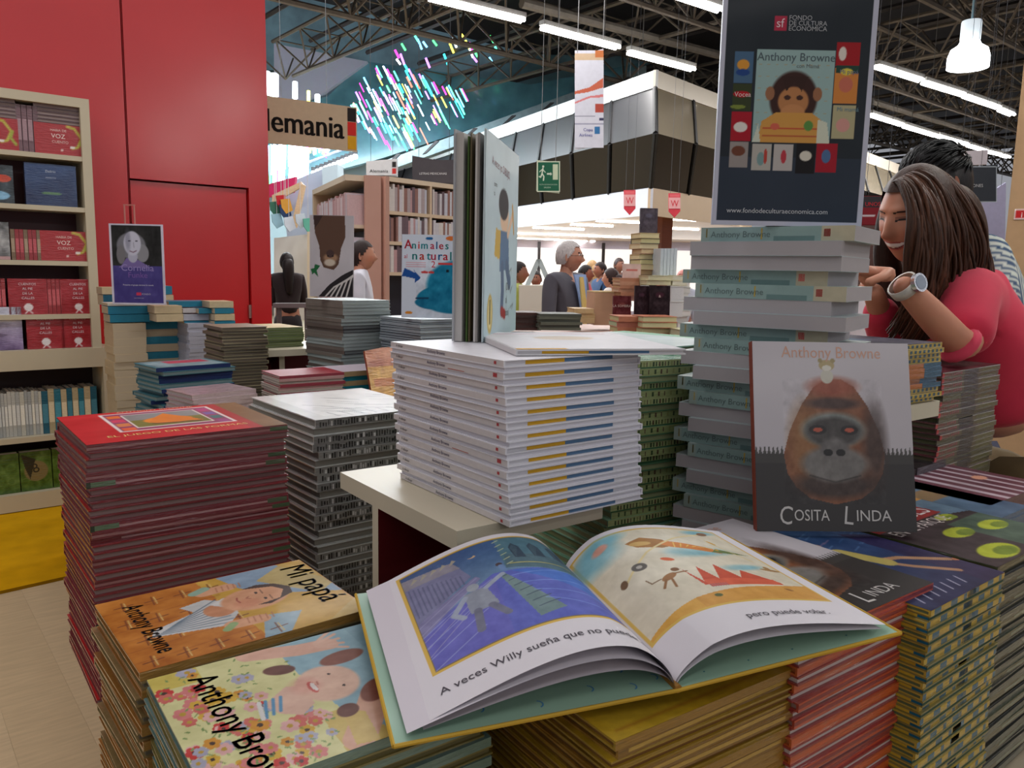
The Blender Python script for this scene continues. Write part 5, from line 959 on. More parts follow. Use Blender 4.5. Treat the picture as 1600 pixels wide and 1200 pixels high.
a.build('poster_print', po, lambda u, v: Vector((u, -.0006, v)), Vector((0, -1, 0)), 'gloss'); MB().box(0, 0, 0, w_, .004, h_, (205, 200, 216)).box(w_*.3, .004, .0, w_*.4, .05, .01, (200, 200, 205)).build('board', 'white', po); MB().tube((w_*.3, .003, h_), (w_*.3, .003, h_+.09), .004, (190, 120, 110), 5).tube((w_*.48, .003, h_), (w_*.48, .003, h_+.09), .004, (190, 120, 110), 5).box(w_*.28, .001, h_+.085, w_*.5, .005, h_+.092, (190, 110, 100)).build('clip_frame', 'steel', po)
# dark blue glossy stack
nvy = lambda t: (.22, .30, t, (60, 110, 120), (26, 46, 96), (130, 150, 150))
o_, t_, z_ = pile(250, 575, 634, 3.05, 12, .27, .22, 9, [(nvy, 90), (nvy, 270), (nvy, 90)], 'dark blue glossy book in the fanned pile left of the small stand', 'dark blue glossy books in a fanned pile', jit=.022, jang=7)
a = Art(.27, .2, 30, (120, 140, 146)); a.noise(40, 6, 3); a.rect(.3, .5, .9, .95, (170, 60, 80)); a.build('cover_print', o_[0], lambda u, v: Vector((v-.1, .135-u, t_+.0006)), Vector((0, 0, 1)), 'gloss')
# brown grey stack left of and behind the small stand, and the stack on it
bg_ = lambda t: (.2, .24, t, (126, 112, 90), (110, 96, 88), (120, 110, 96)); bg2 = lambda t: (.2, .24, t, (150, 140, 110), (92, 84, 76), (104, 96, 84))
pile(352, 512, 612, 3.4, 5, .17, .24, 20, [(bg_, 0), (bg2, 180)], 'brown-grey hardcover in the stack left of the small cream stand', 'brown-grey hardcover stack', jit=.008, jang=3)
gr_ = lambda t: (.23, .27, t, (96, 110, 60), (92, 96, 74), (150, 160, 130)); gr2 = lambda t: (.23, .27, t, (150, 160, 90), (120, 130, 70), (170, 176, 150))
zq = 1.031; c0 = PZ(402, 545, zq); bmq = [(book_meshes(.23, .27, .0115, (110, 126, 70), (92, 100, 74), (150, 160, 130), m='satin', pat=[(.75, 1, .1, .9, (140, 160, 50))]), 0)]
sq = stack(bmq+[(bmq[0][0], 180)], 8, (c0.x, c0.y+.01), 6, .23, .27, zq, zq+.0115*8, L_('green-edged hardcover on the small cream stand'), 'green-edged hardcovers on the small stand', jit=.006, jang=2)
a = Art(.23, .27, 24, (190, 168, 120)); a.noise(20, 5, 3); a.build('cover_print', sq[0], lambda u, v: Vector((u-.115, v-.135, .0119)), Vector((0, 0, 1)), 'gloss')
yl = book_meshes(.2, .25, .011, (176, 150, 90), (170, 150, 80), (150, 140, 100)); stack([(yl, 0)], 8, (c0.x-.075, c0.y+.05), 6, .2, .25, zq, zq+.088, L_('yellowish hardcover at the left on the small cream stand'), 'green-edged hardcovers on the small stand', jit=.004) if False else None
# red-topped low stack
rdx = lambda t: (.19, .25, t, (146, 40, 52), (140, 50, 66), (196, 186, 176)); rdy = lambda t: (.19, .25, t, (190, 180, 168), (178, 140, 140), (200, 190, 180))
o_, t_, z_ = pile(437, 588, 616, 2.85, 3, .25, .19, 6, [(rdx, 90), (rdy, 90), (rdy, 270)], 'red or cream spined book in the low pile before the small stand', 'low pile of red and cream books', jit=.006, jang=2)
# flat books right of it
pile(525, 582, 606, 3.0, 6, .24, .2, 3, [(lambda t: (.2, .24, t, (190, 180, 190), (180, 160, 120), (196, 186, 180)), 90), (lambda t: (.2, .24, t, (20, 130, 150), (30, 140, 160), (190, 190, 186)), 90)], 'pale or teal book in the low pile below the gold covers', 'low pile of pale and teal books', jit=.02, jang=6)
pile(300, 618, 640, 2.7, 14, .24, .2, 3, [(lambda t: (.2, .24, t, (176, 150, 156), (190, 170, 170), (186, 176, 176), True, None, 'film'), 90)], 'pinkish film-wrapped book lying behind the red stack', 'film-wrapped books behind the red stack', jit=.015, jang=7)
# animal books
wv_ = lambda t: (.24, .30, t, (150, 160, 156), (120, 112, 104), (172, 182, 180)); wk_ = lambda t: (.24, .30, t, (60, 60, 62), (96, 86, 80), (120, 126, 126))
o_, t_, z_ = pile(535, 470, 590, 3.3, 10, .24, .30, 21, [(wv_, 0), (wk_, 0), (wv_, 180)], 'pale and black hardcover in the stack under the deer-snout book', 'stack under the deer-snout book', jit=.006, jang=2, pick=lambda i: 0 if i < 7 else int(R.random()*3))
def standing(name, label, u0, u1, v1, v0, D, ang, art_fn, n, th=.014, cat='book', base=(190, 186, 186), z=None, lean=-4):
    p = PD(u0, v1, D); z = p.z if z is None else z; q = PL(u1, v1, (p.x, p.y), ang); w_ = math.hypot(q.x-p.x, q.y-p.y); h_ = PD(u0, v0, D).z-p.z
    o = thing(name, label, cat, (p.x, p.y, z), ang); o.rotation_euler = (math.radians(lean), 0, math.radians(ang)); a = Art(w_, h_, n, base); art_fn(a); a.build('cover_print', o, lambda u, v: Vector((u, -.0008, v)), Vector((0, -1, 0)), 'gloss')
    MB().box(0, 0, 0, w_, .0025, h_, base).box(0, th-.0025, 0, w_, th, h_, base).box(0, .0025, 0, .003, th-.0025, h_, base).build('cover', 'satin', o); MB().box(.003, .0025, .003, w_-.003, th-.0025, h_-.003, (206, 200, 196)).build('page_block', 'pages', o); return o
def deer(a):
    a.noise(10, 4, 2); a.poly([(.08, 1), (.12, .78), (.22, .62), (.24, .45), (.32, .36), (.55, .33), (.66, .40), (.72, .60), (.82, .74), (.80, 1)], (88, 64, 52)); a.ell(.48, .48, .16, .10, (150, 116, 90), soft=.4); a.ell(.46, .42, .13, .08, (190, 176, 160), soft=.4); a.ell(.47, .53, .09, .09, (70, 52, 50)); a.ell(.42, .5, .02, .02, (30, 24, 24)); a.ell(.53, .5, .02, .02, (30, 24, 24)); a.poly([(.08, 1), (.12, .84), (.2, .9), (.3, 1)], (60, 44, 40))
    a.poly([(.2, 0), (.45, .15), (.75, .27), (1, .34), (1, 0)], (40, 36, 38)); [a.line([(.36+.12*k, .0), (.56+.1*k, .12+.03*k), (.9+.04*k, .22+.02*k)], .035, (196, 190, 186)) for k in range(5)]; a.poly([(.02, .34), (.06, .27), (.1, .29), (.2, .24), (.16, .32), (.24, .38), (.12, .4), (.1, .35)], (36, 96, 56)); a.poly([(0, .2), (.3, .22), (.4, .16), (0, .05)], (190, 186, 188), .2)
standing('standing_book', 'picture book with a deer snout standing on the pale striped stack', 484, 552, 463, 336, 3.36, -32, deer, 90, base=(182, 176, 180))
wz_ = lambda t: (.24, .30, t, (176, 186, 190), (150, 158, 164), (180, 190, 196)); wn_ = lambda t: (.24, .30, t, (40, 50, 60), (60, 66, 76), (190, 200, 206))
o_, t_, z_ = pile(655, 500, 530, 3.15, 8, .26, .30, 7, [(wz_, 0), (wn_, 180)], 'white or dark book in the stack under the blue fish cover', 'stack under the blue fish cover', jit=.006, jang=2)
def anim(a):
    a.noise(6, 3, 2); a.ell(.80, .40, .46, .34, (20, 118, 152)); a.ell(.42, .29, .22, .10, (20, 118, 152), 18); a.ell(.36, .17, .18, .07, (20, 106, 140), -8); a.ell(.7, .2, .4, .16, (20, 112, 146)); a.rect(0, 0, .14, .3, (200, 208, 222)); a.noise(30, 14, 5, ((a.V < .7*a.h) & (a.U > .2*a.w)).astype(float)); a.line([(.2, .235), (.36, .24)], .02, (16, 50, 80)); a.ell(.62, .57, .022, .022, (20, 30, 40))
    a.poly([(0, .5), (.04, .6), (.18, .54), (.16, .58), (.26, .48), (.18, .42), (.18, .47), (.02, .50)], (28, 76, 146)); a.ell(.37, .955, .05, .022, (28, 92, 150)); a.ell(.66, .96, .07, .03, (206, 110, 50)); a.ell(.1, .06, .05, .02, (206, 130, 40)); a.ell(.31, .55, .05, .018, (190, 60, 60)); a.ell(.40, .55, .04, .018, (190, 60, 60))
    cs = [(196, 46, 66), (30, 130, 130), (206, 70, 60), (34, 140, 150), (196, 60, 90), (30, 96, 150)]
    x = .03
    for i, ch in enumerate('Animales'): [a.text(ch, x+d_, .83, a.h*(.155 if i == 0 else .13), cs[i % 6], 0, 'l', .9) for d_ in (0, .006)]; x += {'A': .105, 'n': .083, 'i': .04, 'm': .125, 'a': .078, 'l': .04, 'e': .083, 's': .08}[ch]
    a.text('al', .03, .715, a.h*.07, (196, 60, 80)); x = .14
    for i, ch in enumerate('natural'): [a.text(ch, x+d_, .70, a.h*.145, cs[(i+1) % 6]) for d_ in (0, .006)]; x += {'n': .098, 'a': .095, 't': .06, 'u': .098, 'r': .065, 'l': .04}[ch]
    a.text('2', .40, .61, a.h*.11, (196, 40, 60)); a.rect(.49, .645, .72, .665, (196, 60, 60)); [a.line([(.06, .665-.025*k), (.32, .665-.025*k)], .005, (206, 120, 130)) for k in range(3)]
standing('standing_book', 'white picture book about animals with a big blue fish, standing', 627, 742, 496, 366, 3.2, -34, anim, 110, base=(200, 208, 222))
# leaning gold covers
p = PD(600, 590, 2.95); og_ = 'gold covers leaning in a row'
for i in range(9):
    o = thing('picture_book', f'{ordn(9-i,"front")} gold-orange cover counted back in the leaning row below the fish cover', 'book', (p.x-.03+.014*i, p.y+.006+.012*i, ZT+.30-.07), 5, og_); o.rotation_euler = (math.radians(-20), 0, math.radians(4))
    MB().box(0, 0, .0, .19, .003, .26, (176, 96, 40)).box(0, .009, 0, .19, .012, .26, (150, 70, 40)).box(0, .003, 0, .003, .009, .26, (150, 60, 40)).build('cover', 'film', o); MB().box(.003, .003, .003, .187, .009, .257, (190, 150, 120)).build('page_block', 'pages', o)
    if i == 0:
        a = Art(.19, .26, 50, (196, 130, 40)); a.grad((190, 120, 110), (176, 96, 44)); a.rect(.0, .3, 1, .75, (206, 150, 44)); a.noise(50, 9, 3); a.rect(.1, .45, .9, .58, (190, 110, 30)); a.build('cover_print', o, lambda u, v: Vector((u, -.0008, v)), Vector((0, -1, 0)), 'film')
MB().box(0, 0, ZT+.001, .34, .2, ZT+.226, (150, 60, 50)).build('book_rest', 'satin') .location = (p.x-.04, p.y+.0, 0)
tag(bpy.data.objects['book_rest'], 'red-brown box rest under the leaning gold covers', 'box')
# ================================================================ CENTRE-BACK DISPLAY
DZ = zat(900, 520, 3.9); tb2 = thing('display_table', 'far display table with piled books between the camera and the suited man', 'table', PZ(780, 530, DZ), -20)
MB().box(0, 0, -.04, 1.9, 1.0, 0, (196, 166, 156)).build('table_top', 'white', tb2); MB().box(.05, .05, -DZ, 1.85, .95, -.04, (150, 60, 60)).build('support_panel', 'white', tb2)
TA = -24; tbx = Vector((tb2.location.x, tb2.location.y))
def bstack(u, v0, v1, D, dx, dy, n, cols, label, group, ang=TA, spine=True, jit=.008, hard=True, z0=None):
    zb_ = zat(u, v1, D) if z0 is None else z0; zt_ = zat(u, v0, D); c0 = PD(u, v1, D); t_ = (zt_-zb_)/n; vs = []
    for c, e in cols: vs.append((bm_(dy, dx, t_, c, c, e, hard), 90 if spine else 270))
    return stack(vs, n, c0, ang, dx, dy, zb_, zt_, L_(label), group, jit=jit, jang=3, name='far_table_book')  # mixed hardcovers of no known genre
BG = 'books on the far display table'
bstack(800, 488, 516, 3.75, .14, .18, 7, [((70, 40, 34), (90, 60, 50)), ((50, 34, 30), (80, 60, 50))], 'dark brown hardcover beside the open standing book, far table', BG)
bstack(843, 490, 516, 3.7, .20, .18, 6, [((72, 76, 66), (104, 110, 96)), ((90, 94, 80), (120, 120, 104))], 'grey-green hardcover right of the brown pile, far table', BG)
bstack(897, 482, 505, 3.95, .10, .16, 3, [((196, 166, 120), (206, 180, 130))], 'tan thick book in the pile below the suited man', BG)
o = thing('cardboard_box', 'tan cardboard box behind the maroon book on the far table', 'box', PD(928, 508, 4.05), TA); MB().box(0, 0, 0, .13, .16, .165, (190, 152, 122)).build('carton', 'matte', o); MB().box(0, .0, .166, .13, .16, .172, (206, 180, 130)).build('lid', 'matte', o)
def mar(c, c2, t1=None):
    def f(a):
        a.noise(36, 7, 3); a.ell(.5, .7, .2, .12, c2, soft=.8, al=.6)
        if t1: a.text(t1, .5, .62, a.h*.12, (200, 180, 170), 0, 'c')
    return f
standing('standing_book', 'maroon book leaning upright before the tan carton on the far table', 957, 985, 508, 462, 3.8, -30, mar(1, (150, 90, 80), 'LA SOMBRA'), 40, base=(96, 40, 44))
standing('standing_book', 'left black-and-wine book standing face out on the far table', 991, 1013, 494, 446, 3.72, -30, mar(1, (96, 60, 80)), 30, base=(44, 28, 34))
standing('standing_book', 'right black book with white marks standing face out on the far table', 1014, 1046, 494, 446, 3.7, -30, mar(1, (90, 40, 60), '&'), 30, base=(40, 28, 32))
standing('standing_book', 'pink-white leaflet board leaning behind the brown books on the far table', 972, 1000, 470, 412, 4.0, -30, lambda a: (a.noise(20, 5, 3), a.rect(.2, .8, .8, .86, (196, 110, 100))), 20, base=(206, 176, 166))
bstack(966, 494, 520, 3.55, .10, .15, 3, [((190, 120, 90), (196, 190, 140)), ((180, 110, 90), (176, 190, 150))], 'cream-paged book below the maroon book on the far table', BG)
bstack(1003, 494, 530, 3.5, .16, .15, 4, [((180, 110, 80), (210, 206, 160))], 'cream-paged book below the black covers on the far table', BG, spine=False)
bstack(1062, 515, 545, 3.4, .09, .15, 3, [((196, 190, 150), (214, 208, 176))], 'cream book next to the tower of pale paperbacks', BG, spine=False)
bstack(968, 434, 462, 3.95, .10, .14, 5, [((176, 120, 90), (196, 160, 120)), ((190, 140, 110), (210, 180, 150))], 'tan book in the slanting pile left of the black covers', BG)
bstack(1012, 430, 445, 3.85, .13, .14, 2, [((206, 200, 160), (214, 206, 170))], 'cream book bridging the black covers on the far table', BG, spine=False)
bstack(1050, 430, 446, 3.9, .08, .14, 2, [((206, 200, 160), (220, 216, 196))], 'cream book at the right of the bridging books', BG, spine=False)
bstack(997, 364, 446, 4.05, .105, .15, 10, [((200, 176, 130), (220, 206, 160)), ((40, 52, 60), (210, 200, 150)), ((206, 180, 140), (224, 210, 170)), ((120, 70, 60), (214, 190, 150))], 'book in the slim mixed tower on the far table', 'slim tower of mixed books on the far table', spine=False, jit=.012, hard=True)
standing('standing_book', 'dark grey book standing on the slim mixed tower', 1000, 1027, 364, 325, 4.05, -30, mar(1, (110, 110, 130)), 30, base=(78, 70, 78), th=.02)
for i in range(5):
    p = PD(1031+i*5.2, 431, 3.95); o = thing('book', f'{ordn(i+1,"first")} white upright book from the slim tower', 'book', p, TA, BG); MB().box(0, 0, 0, .0155, .002, .135, (196, 206, 212)).box(0, .002, 0, .001, .12, .135, (196, 206, 212)).box(.0145, .002, 0, .0155, .12, .135, (196, 206, 212)).build('cover', 'satin', o); MB().box(.001, .002, .001, .0145, .118, .133, (214, 214, 210)).build('page_block', 'pages', o)
bstack(1046, 447, 495, 3.8, .07, .14, 2, [((204, 204, 200), (214, 214, 214))], 'white block book standing right of the black covers', BG, spine=False)
bstack(1055, 440, 512, 4.0, .07, .14, 8, [((196, 196, 190), (216, 216, 212)), ((176, 180, 176), (220, 220, 216))], 'pale book in the column beside the paperback tower', BG, spine=False, jit=.012)
# ================================================================ MIDDLE DISTANCE
SH = PD(603, 460, 7.); A_ = 10
def unit(name, label, ang, w_, d_, ztop, zs, xdiv, seed, flip=False):
    o = thing(name, label, 'bookcase', (SH.x, SH.y, 0), ang)
    def b(n, *a_, c=(214, 190, 160), cs=None): return MB().box(*a_, c, cs).build(n, 'white', o)
    b('side_panel', 0, 0, 0, .04, d_, ztop, c=(196, 152, 134)); b('side_panel', w_-.04, 0, 0, w_, d_, ztop); b('top_panel', .04, 0, ztop-.04, w_-.04, d_, ztop, c=(224, 204, 176)); b('back_panel', .04, d_-.03, 0, w_-.04, d_-.0, ztop-.04, c=(44, 44, 56))
    for x in xdiv: b('divider', x-.012, .002, 0, x+.012, d_-.03, ztop-.04)
    rr = random.Random(seed); xs = [.04]+[q for x in xdiv for q in (x-.012, x+.012)]+[w_-.04]
    for z in zs:
        b('shelf', .04, .004, z-.03, w_-.04, d_-.03, z)
        k = 0
        for x0, x1 in zip(xs[::2], xs[1::2]):
            x = x0+.004
            while x < x1-.04:
                if rr.random() < .06: x += .03; continue
                wk = rr.uniform(.018, .04); hk = rr.uniform(.19, .235); k += 1; c = rr.choice([(206, 200, 204), (196, 196, 206), (176, 160, 160), (190, 150, 150), (110, 90, 96), (206, 206, 212), (150, 110, 100), (214, 206, 200)])
                q = thing('book', f'{ordn(k,"first") if k < 50 else "far"} spine from the left, shelf {["one","two","three","four","five"][zs.index(z)]} of the {label.split(" with")[0]}', 'book', (0, 0, 0), 0, 'spines in the distant white bookcases')
                q.matrix_world = Matrix.Translation((SH.x, SH.y, 0)) @ Matrix.Rotation(math.radians(ang), 4, 'Z') @ Matrix.Translation((x, .02, z+.0005))
                MB().box(0, 0, 0, wk-.001, .003, hk, c).box(0, .003, 0, .002, .16, hk, c).box(wk-.003, .003, 0, wk-.001, .16, hk, c).build('cover', 'satin', q); MB().box(.002, .003, .002, wk-.003, .157, hk-.003, (206, 200, 190)).build('page_block', 'pages', q); x += wk
    return o
ztp = PD(603, 278, 7.).z; zsh = [PD(603, v, 7.).z for v in (330, 377, 425)]
unit('tall_bookcase', 'pale front-facing bookcase with white spines behind the animal books', 13, 1.5, .24, ztp, zsh, [.52, 1.0], 3)
# second unit turned away to the left: its books face left-forward
SH2 = SH; sv = SH.copy(); SH = SH + Vector((*rot2(-.03, 1.45, -10+0), 0)) if False else SH
SH = SH+Vector((-.03, .03, 0)); o2 = thing('tall_bookcase', 'pale receding bookcase with pinkish spines left of the front-facing one', 'bookcase', (SH.x, SH.y, 0), 80)
for n_, a_, c_ in (('side_panel', (-.0, .0, 0, .04, .14, ztp), (196, 152, 134)), ('side_panel', (1.6, 0, 0, 1.64, .3, ztp), (206, 190, 160)), ('top_panel', (.04, .0, ztp-.05, 1.6, .3, ztp), (220, 206, 180)), ('back_panel', (.04, .0, 0, 1.6, .03, ztp-.05), (40, 44, 56))): MB().box(*a_, c_).build(n_, 'white', o2)
for z in [ztp-.42, ztp-.80, ztp-1.18]:
    MB().box(.04, .03, z-.03, 1.6, .3, z, (214, 196, 170)).build('shelf', 'white', o2)
rr = random.Random(9)
for zi, z in enumerate([ztp-.42, ztp-.80, ztp-1.18]):
    x = .06; k = 0
    while x < 1.5:
        wk = rr.uniform(.03, .05); hk = rr.uniform(.24, .28); k += 1; c = rr.choice([(196, 160, 160), (206, 176, 176), (196, 190, 200), (180, 130, 130), (206, 200, 206)])
        q = thing('book', f'{ordn(k,"first")} pinkish spine from the near end, {["upper","middle","lower"][zi]} shelf of the receding bookcase', 'book', (0, 0, 0), 0, 'pinkish spines in the receding bookcase')
        q.matrix_world = Matrix.Translation((SH.x, SH.y, 0)) @ Matrix.Rotation(math.radians(80), 4, 'Z') @ Matrix.Translation((x, .12, z+.0005))
        MB().box(0, .157, 0, wk-.001, .16, hk, c).box(0, 0, 0, .002, .157, hk, c).box(wk-.003, 0, 0, wk-.001, .157, hk, c).build('cover', 'satin', q); MB().box(.002, .003, .002, wk-.003, .157, hk-.003, (206, 200, 190)).build('page_block', 'pages', q); x += wk
def board(name, label, cat, pts, D, th, c, m='matte', grp=None, wires=False):
    P = PD(*pts[0], D); o = thing(name, label, cat, P, 0, grp)
    if wires:
        for q_ in (.15, .85): a_ = PD(pts[0][0]*(1-q_)+pts[1][0]*q_, pts[0][1]*(1-q_)+pts[1][1]*q_, D)-P; MB().tube(a_, (a_.x, a_.y, C0-P.z), .0022, (70, 70, 74), 4).build('hanging_wire', 'steel', o)
    MB().prism([PD(u, v, D)-P for u, v in pts], Vector((fw.x, fw.y, 0))*th, c).build('board', m, o, recalc=True); return o, P
def dec(o, P, D, name, art, u0, v0, u1, v1, m='matte'):
    """print on a hung board: corners bottom-left (u0,v1) to top-right (u1,v0)"""
    A = PD(u0, v1, D)-P; B = PD(u1, v1, D)-P; T_ = PD(u0, v0, D)-P; n_ = Vector((-fw.x, -fw.y, 0)).normalized()
    art.build(name, o, lambda u, v: A+(B-A)*(u/art.w)+(T_-A)*(v/art.h)+n_*.006, n_, m, .004)
o, P = board('hanging_sign', 'dark sign with small white capitals above the distant bookcases', 'sign', [(644, 243), (712, 256), (712, 292), (644, 283)], 7.6, .03, (66, 62, 66), wires=True); a = Art(.42, .23, 30, (66, 62, 66)); a.text('LETRAS MEXICANAS', .16, .36, .030, (196, 196, 196)); dec(o, P, 7.6, 'lettering', a, 645, 250, 711, 286)
o, P = board('hanging_sign', 'small white sign with a black, red and gold bar above the bookcases', 'sign', [(572, 252), (621, 248), (621, 276), (572, 272)], 8.2, .03, (206, 206, 206), wires=True); a = Art(.3, .16, 30, (206, 206, 206)); a.rect(.86, .55, .98, .95, (40, 36, 34)); a.rect(.86, .1, .98, .5, (190, 50, 44)); a.text('Alemania', .1, .2, .05, (50, 50, 50)); dec(o, P, 8.2, 'lettering', a, 573, 252, 620, 274)
# partitions and clutter at left
pt = struct(thing('trim_16', None, None)); 
slab('partition_panel', [(428, 372), (480, 366), (480, 500), (428, 500)], 10.5, .1, (206, 204, 196), 'white', pt); slab('partition_panel', [(480, 362), (560, 358), (560, 500), (480, 500)], 10.2, .1, (206, 190, 160), 'white', pt); slab('partition_panel', [(560, 300), (700, 300), (700, 500), (560, 500)], 9.6, .1, (190, 196, 204), 'white', pt)
slab('white_column', [(503, 262), (527, 256), (530, 400), (508, 400)], 11, .4, (186, 206, 216), 'white', pt); slab('pale_panel', [(440, 290), (503, 264), (508, 380), (450, 385)], 11.3, .1, (170, 184, 204), 'white', pt)
slab('angled_rail', [(425, 305), (470, 284), (476, 290), (425, 318)], 10.9, .05, (206, 176, 140), 'wood', pt); slab('angled_rail', [(455, 352), (470, 286), (477, 290), (463, 356)], 10.8, .05, (206, 176, 140), 'wood', pt); slab('pink_valance', [(418, 288), (462, 276), (458, 300), (418, 308)], 11.0, .1, (196, 44, 96), 'cloth', pt)
for i, (u, v, c) in enumerate(((433, 345, (150, 190, 206)), (445, 330, (40, 60, 96)), (452, 350, (206, 214, 224)), (470, 345, (196, 206, 216)), (430, 326, (60, 110, 90)), (440, 316, (190, 40, 50)), (447, 322, (206, 150, 60)), (482, 352, (96, 170, 150)))):
    p = PD(u, v, 10.4); o = thing('paper_decoration', ['pale blue', 'navy', 'white', 'light grey', 'green', 'red', 'orange', 'mint'][i]+' paper decoration hanging beside the red wall', 'decoration', p, 0, 'paper decorations beside the red wall'); MB().prism([(-.07, 0, .08), (.05, 0, .1), (.09, 0, -.05), (0, 0, -.1), (-.06, 0, -.02)], (0, .02, 0), c).build('paper', 'matte', o, recalc=True); MB().tube((0, .01, .08), (0, .01, .9), .004, (200, 200, 200), 4).build('thread', 'steel', o)
# exit sign
o, P = board('exit_sign', 'green emergency exit sign with running figure hanging from wires', 'sign', [(839, 250), (875, 254), (874, 302), (838, 298)], 8., .03, (196, 204, 180)); a = Art(.24, .3, 60, (28, 92, 66)); a.rect(0, 0, 1, .03, (206, 212, 186)); a.rect(0, .97, 1, 1, (206, 212, 186)); a.rect(0, 0, .04, 1, (206, 212, 186)); a.rect(.96, 0, 1, 1, (206, 212, 186)); a.rect(.68, .4, .9, .9, (196, 206, 176)); a.rect(.44, .56, .6, .61, (206, 214, 196)); a.poly([(.58, .52), (.58, .65), (.65, .585)], (206, 214, 196)); a.ell(.27, .83, .045, .045, (214, 220, 200)); a.line([(.26, .77), (.22, .6), (.30, .5), (.28, .38)], .05, (214, 220, 200)); a.line([(.22, .6), (.16, .48), (.1, .5)], .05, (214, 220, 200)); a.line([(.12, .66), (.24, .74), (.36, .64)], .035, (214, 220, 200)); a.text('RUTA DE EVACUACION', .12, .22, .017, (170, 196, 170)); a.text('SALIDA', .3, .12, .022, (180, 200, 176)); dec(o, P, 8., 'sign_print', a, 839, 252, 875, 300, 'matte')
for u in (845, 868): A = PD(u, 252, 8.); MB().tube(A-P, A-P+Vector((0, 0, 4)), .003, (130, 130, 130), 4).build('hanging_wire', 'steel', o)
# hanging banner
o, P = board('hanging_banner', 'tall white and orange banner hanging below the tube lights', 'banner', [(899, 88), (943, 76), (943, 226), (898, 234)], 9., .02, (206, 204, 214)); a = Art(.33, 1.1, 44, (204, 204, 214)); a.rect(.0, .9, 1, .97, (196, 170, 140)); a.rect(.7, .93, 1, 1, (190, 110, 60)); a.poly([(0, .55), (.45, .57), (1, .62), (1, .72), (.5, .62), (0, .58)], (190, 96, 70)); a.poly([(0, .47), (.5, .53), (1, .55), (1, .52), (.5, .51), (0, .45)], (206, 120, 120)); a.rect(.7, .36, 1, .45, (170, 70, 56)); a.rect(0, .32, .7, .33, (110, 110, 130)); a.rect(0, .24, 1, .252, (150, 150, 170)); a.rect(.68, .14, .88, .22, (50, 110, 160)); a.rect(.86, .28, 1, .31, (60, 60, 90)); a.text('Copa', .3, .17, .05, (70, 70, 140)); a.text('Airlines', .15, .115, .05, (70, 70, 140)); dec(o, P, 9., 'banner_print', a, 898, 79, 943, 231)
A = PD(942, 77, 9.)-P; MB().tube(A, A+Vector((0, 0, 3)), .004, (150, 150, 150), 4).build('hanging_wire', 'steel', o); A = PD(902, 87, 9.)-P; MB().tube(A, A+Vector((0, 0, 3)), .004, (150, 150, 150), 4).build('hanging_wire', 'steel', o)
for (u, v0, v1, D, l_) in ((984, 297, 336, 12.4, 'left red and white arrow banner on the pale fascia corner'), (1054, 302, 340, 12.0, 'right red and white arrow banner on the beige fascia')):
    o, P = board('arrow_banner', l_, 'banner', [(u-9, v0), (u+9, v0), (u+9, v1-10), (u, v1), (u-9, v1-10)], D, .03, (186, 52, 64), wires=True); a = Art(.18, .22, 20, (206, 150, 150)); a.rect(0, .72, 1, 1, (190, 60, 72)); a.rect(.1, .78, .9, .94, (200, 90, 96)); a.text('W', .5, .14, .13, (190, 50, 60), 0, 'c', .9); dec(o, P, D, 'banner_print', a, u-9, v0, u+9, v1-14)
# right side background
o, P = board('hanging_sign', 'dark hanging sign with white capitals behind the striped-shirt man', 'sign', [(1490, 263), (1559, 257), (1554, 315), (1488, 318)], 7.5, .03, (52, 56, 62), wires=True); a = Art(.42, .33, 40, (52, 56, 62)); a.rect(0, 0, .012, 1, (190, 200, 206)); a.rect(.985, 0, 1, 1, (190, 200, 206)); a.rect(0, .97, 1, 1, (200, 210, 216)); a.rect(0, 0, 1, .02, (190, 200, 206)); a.text('NARRACIONES', .03, .42, .040, (190, 190, 190), 0, 'l', 1.0); dec(o, P, 7.5, 'lettering', a, 1490, 260, 1557, 316)
o, P = board('lilac_board', 'pale lilac panel under the dark sign by the pillar', 'panel', [(1520, 318), (1572, 285), (1570, 400), (1520, 400)], 8.2, .03, (176, 172, 200), wires=True)
o, P = board('cloth_drape', 'white and blue cloth hanging above the dark sign', 'drape', [(1508, 236), (1544, 234), (1542, 257), (1512, 258)], 8.4, .03, (206, 196, 200), 'cloth', wires=True); o, P = board('hanging_sign', 'dark red sign with red letters right of the poster', 'sign', [(1346, 306), (1392, 306), (1390, 352), (1346, 352)], 8., .03, (120, 24, 34), wires=True); a = Art(.3, .3, 20, (120, 24, 34)); a.rect(0, .62, 1, 1, (50, 46, 50)); a.text('UNOS', .1, .66, .06, (190, 40, 50)); a.rect(0, .3, .45, .34, (206, 196, 200)); dec(o, P, 8., 'lettering', a, 1347, 307, 1391, 351)
rt_ = struct(thing('trim_17', None, None)); slab('shelf_back', [(1555, 425), (1640, 425), (1640, 640), (1555, 640)], 5.2, .1, (44, 36, 36), 'matte', rt_); slab('low_wall', [(1340, 352), (1420, 352), (1420, 560), (1340, 560)], 8.6, .1, (96, 70, 66), 'matte', rt_)
o = thing('book_table', 'dark table of goods at the far right behind the woman', 'table', PD(1556, 440, 4.6), -34); MB().box(0, 0, -.03, .5, .5, 0, (120, 110, 104)).box(0, 0, -.45, .5, .5, -.42, (110, 100, 96)).build('shelf_board', 'white', o); MB().box(0, .45, -1.3, .5, .5, -.03, (60, 50, 46)).build('back_panel', 'matte', o)
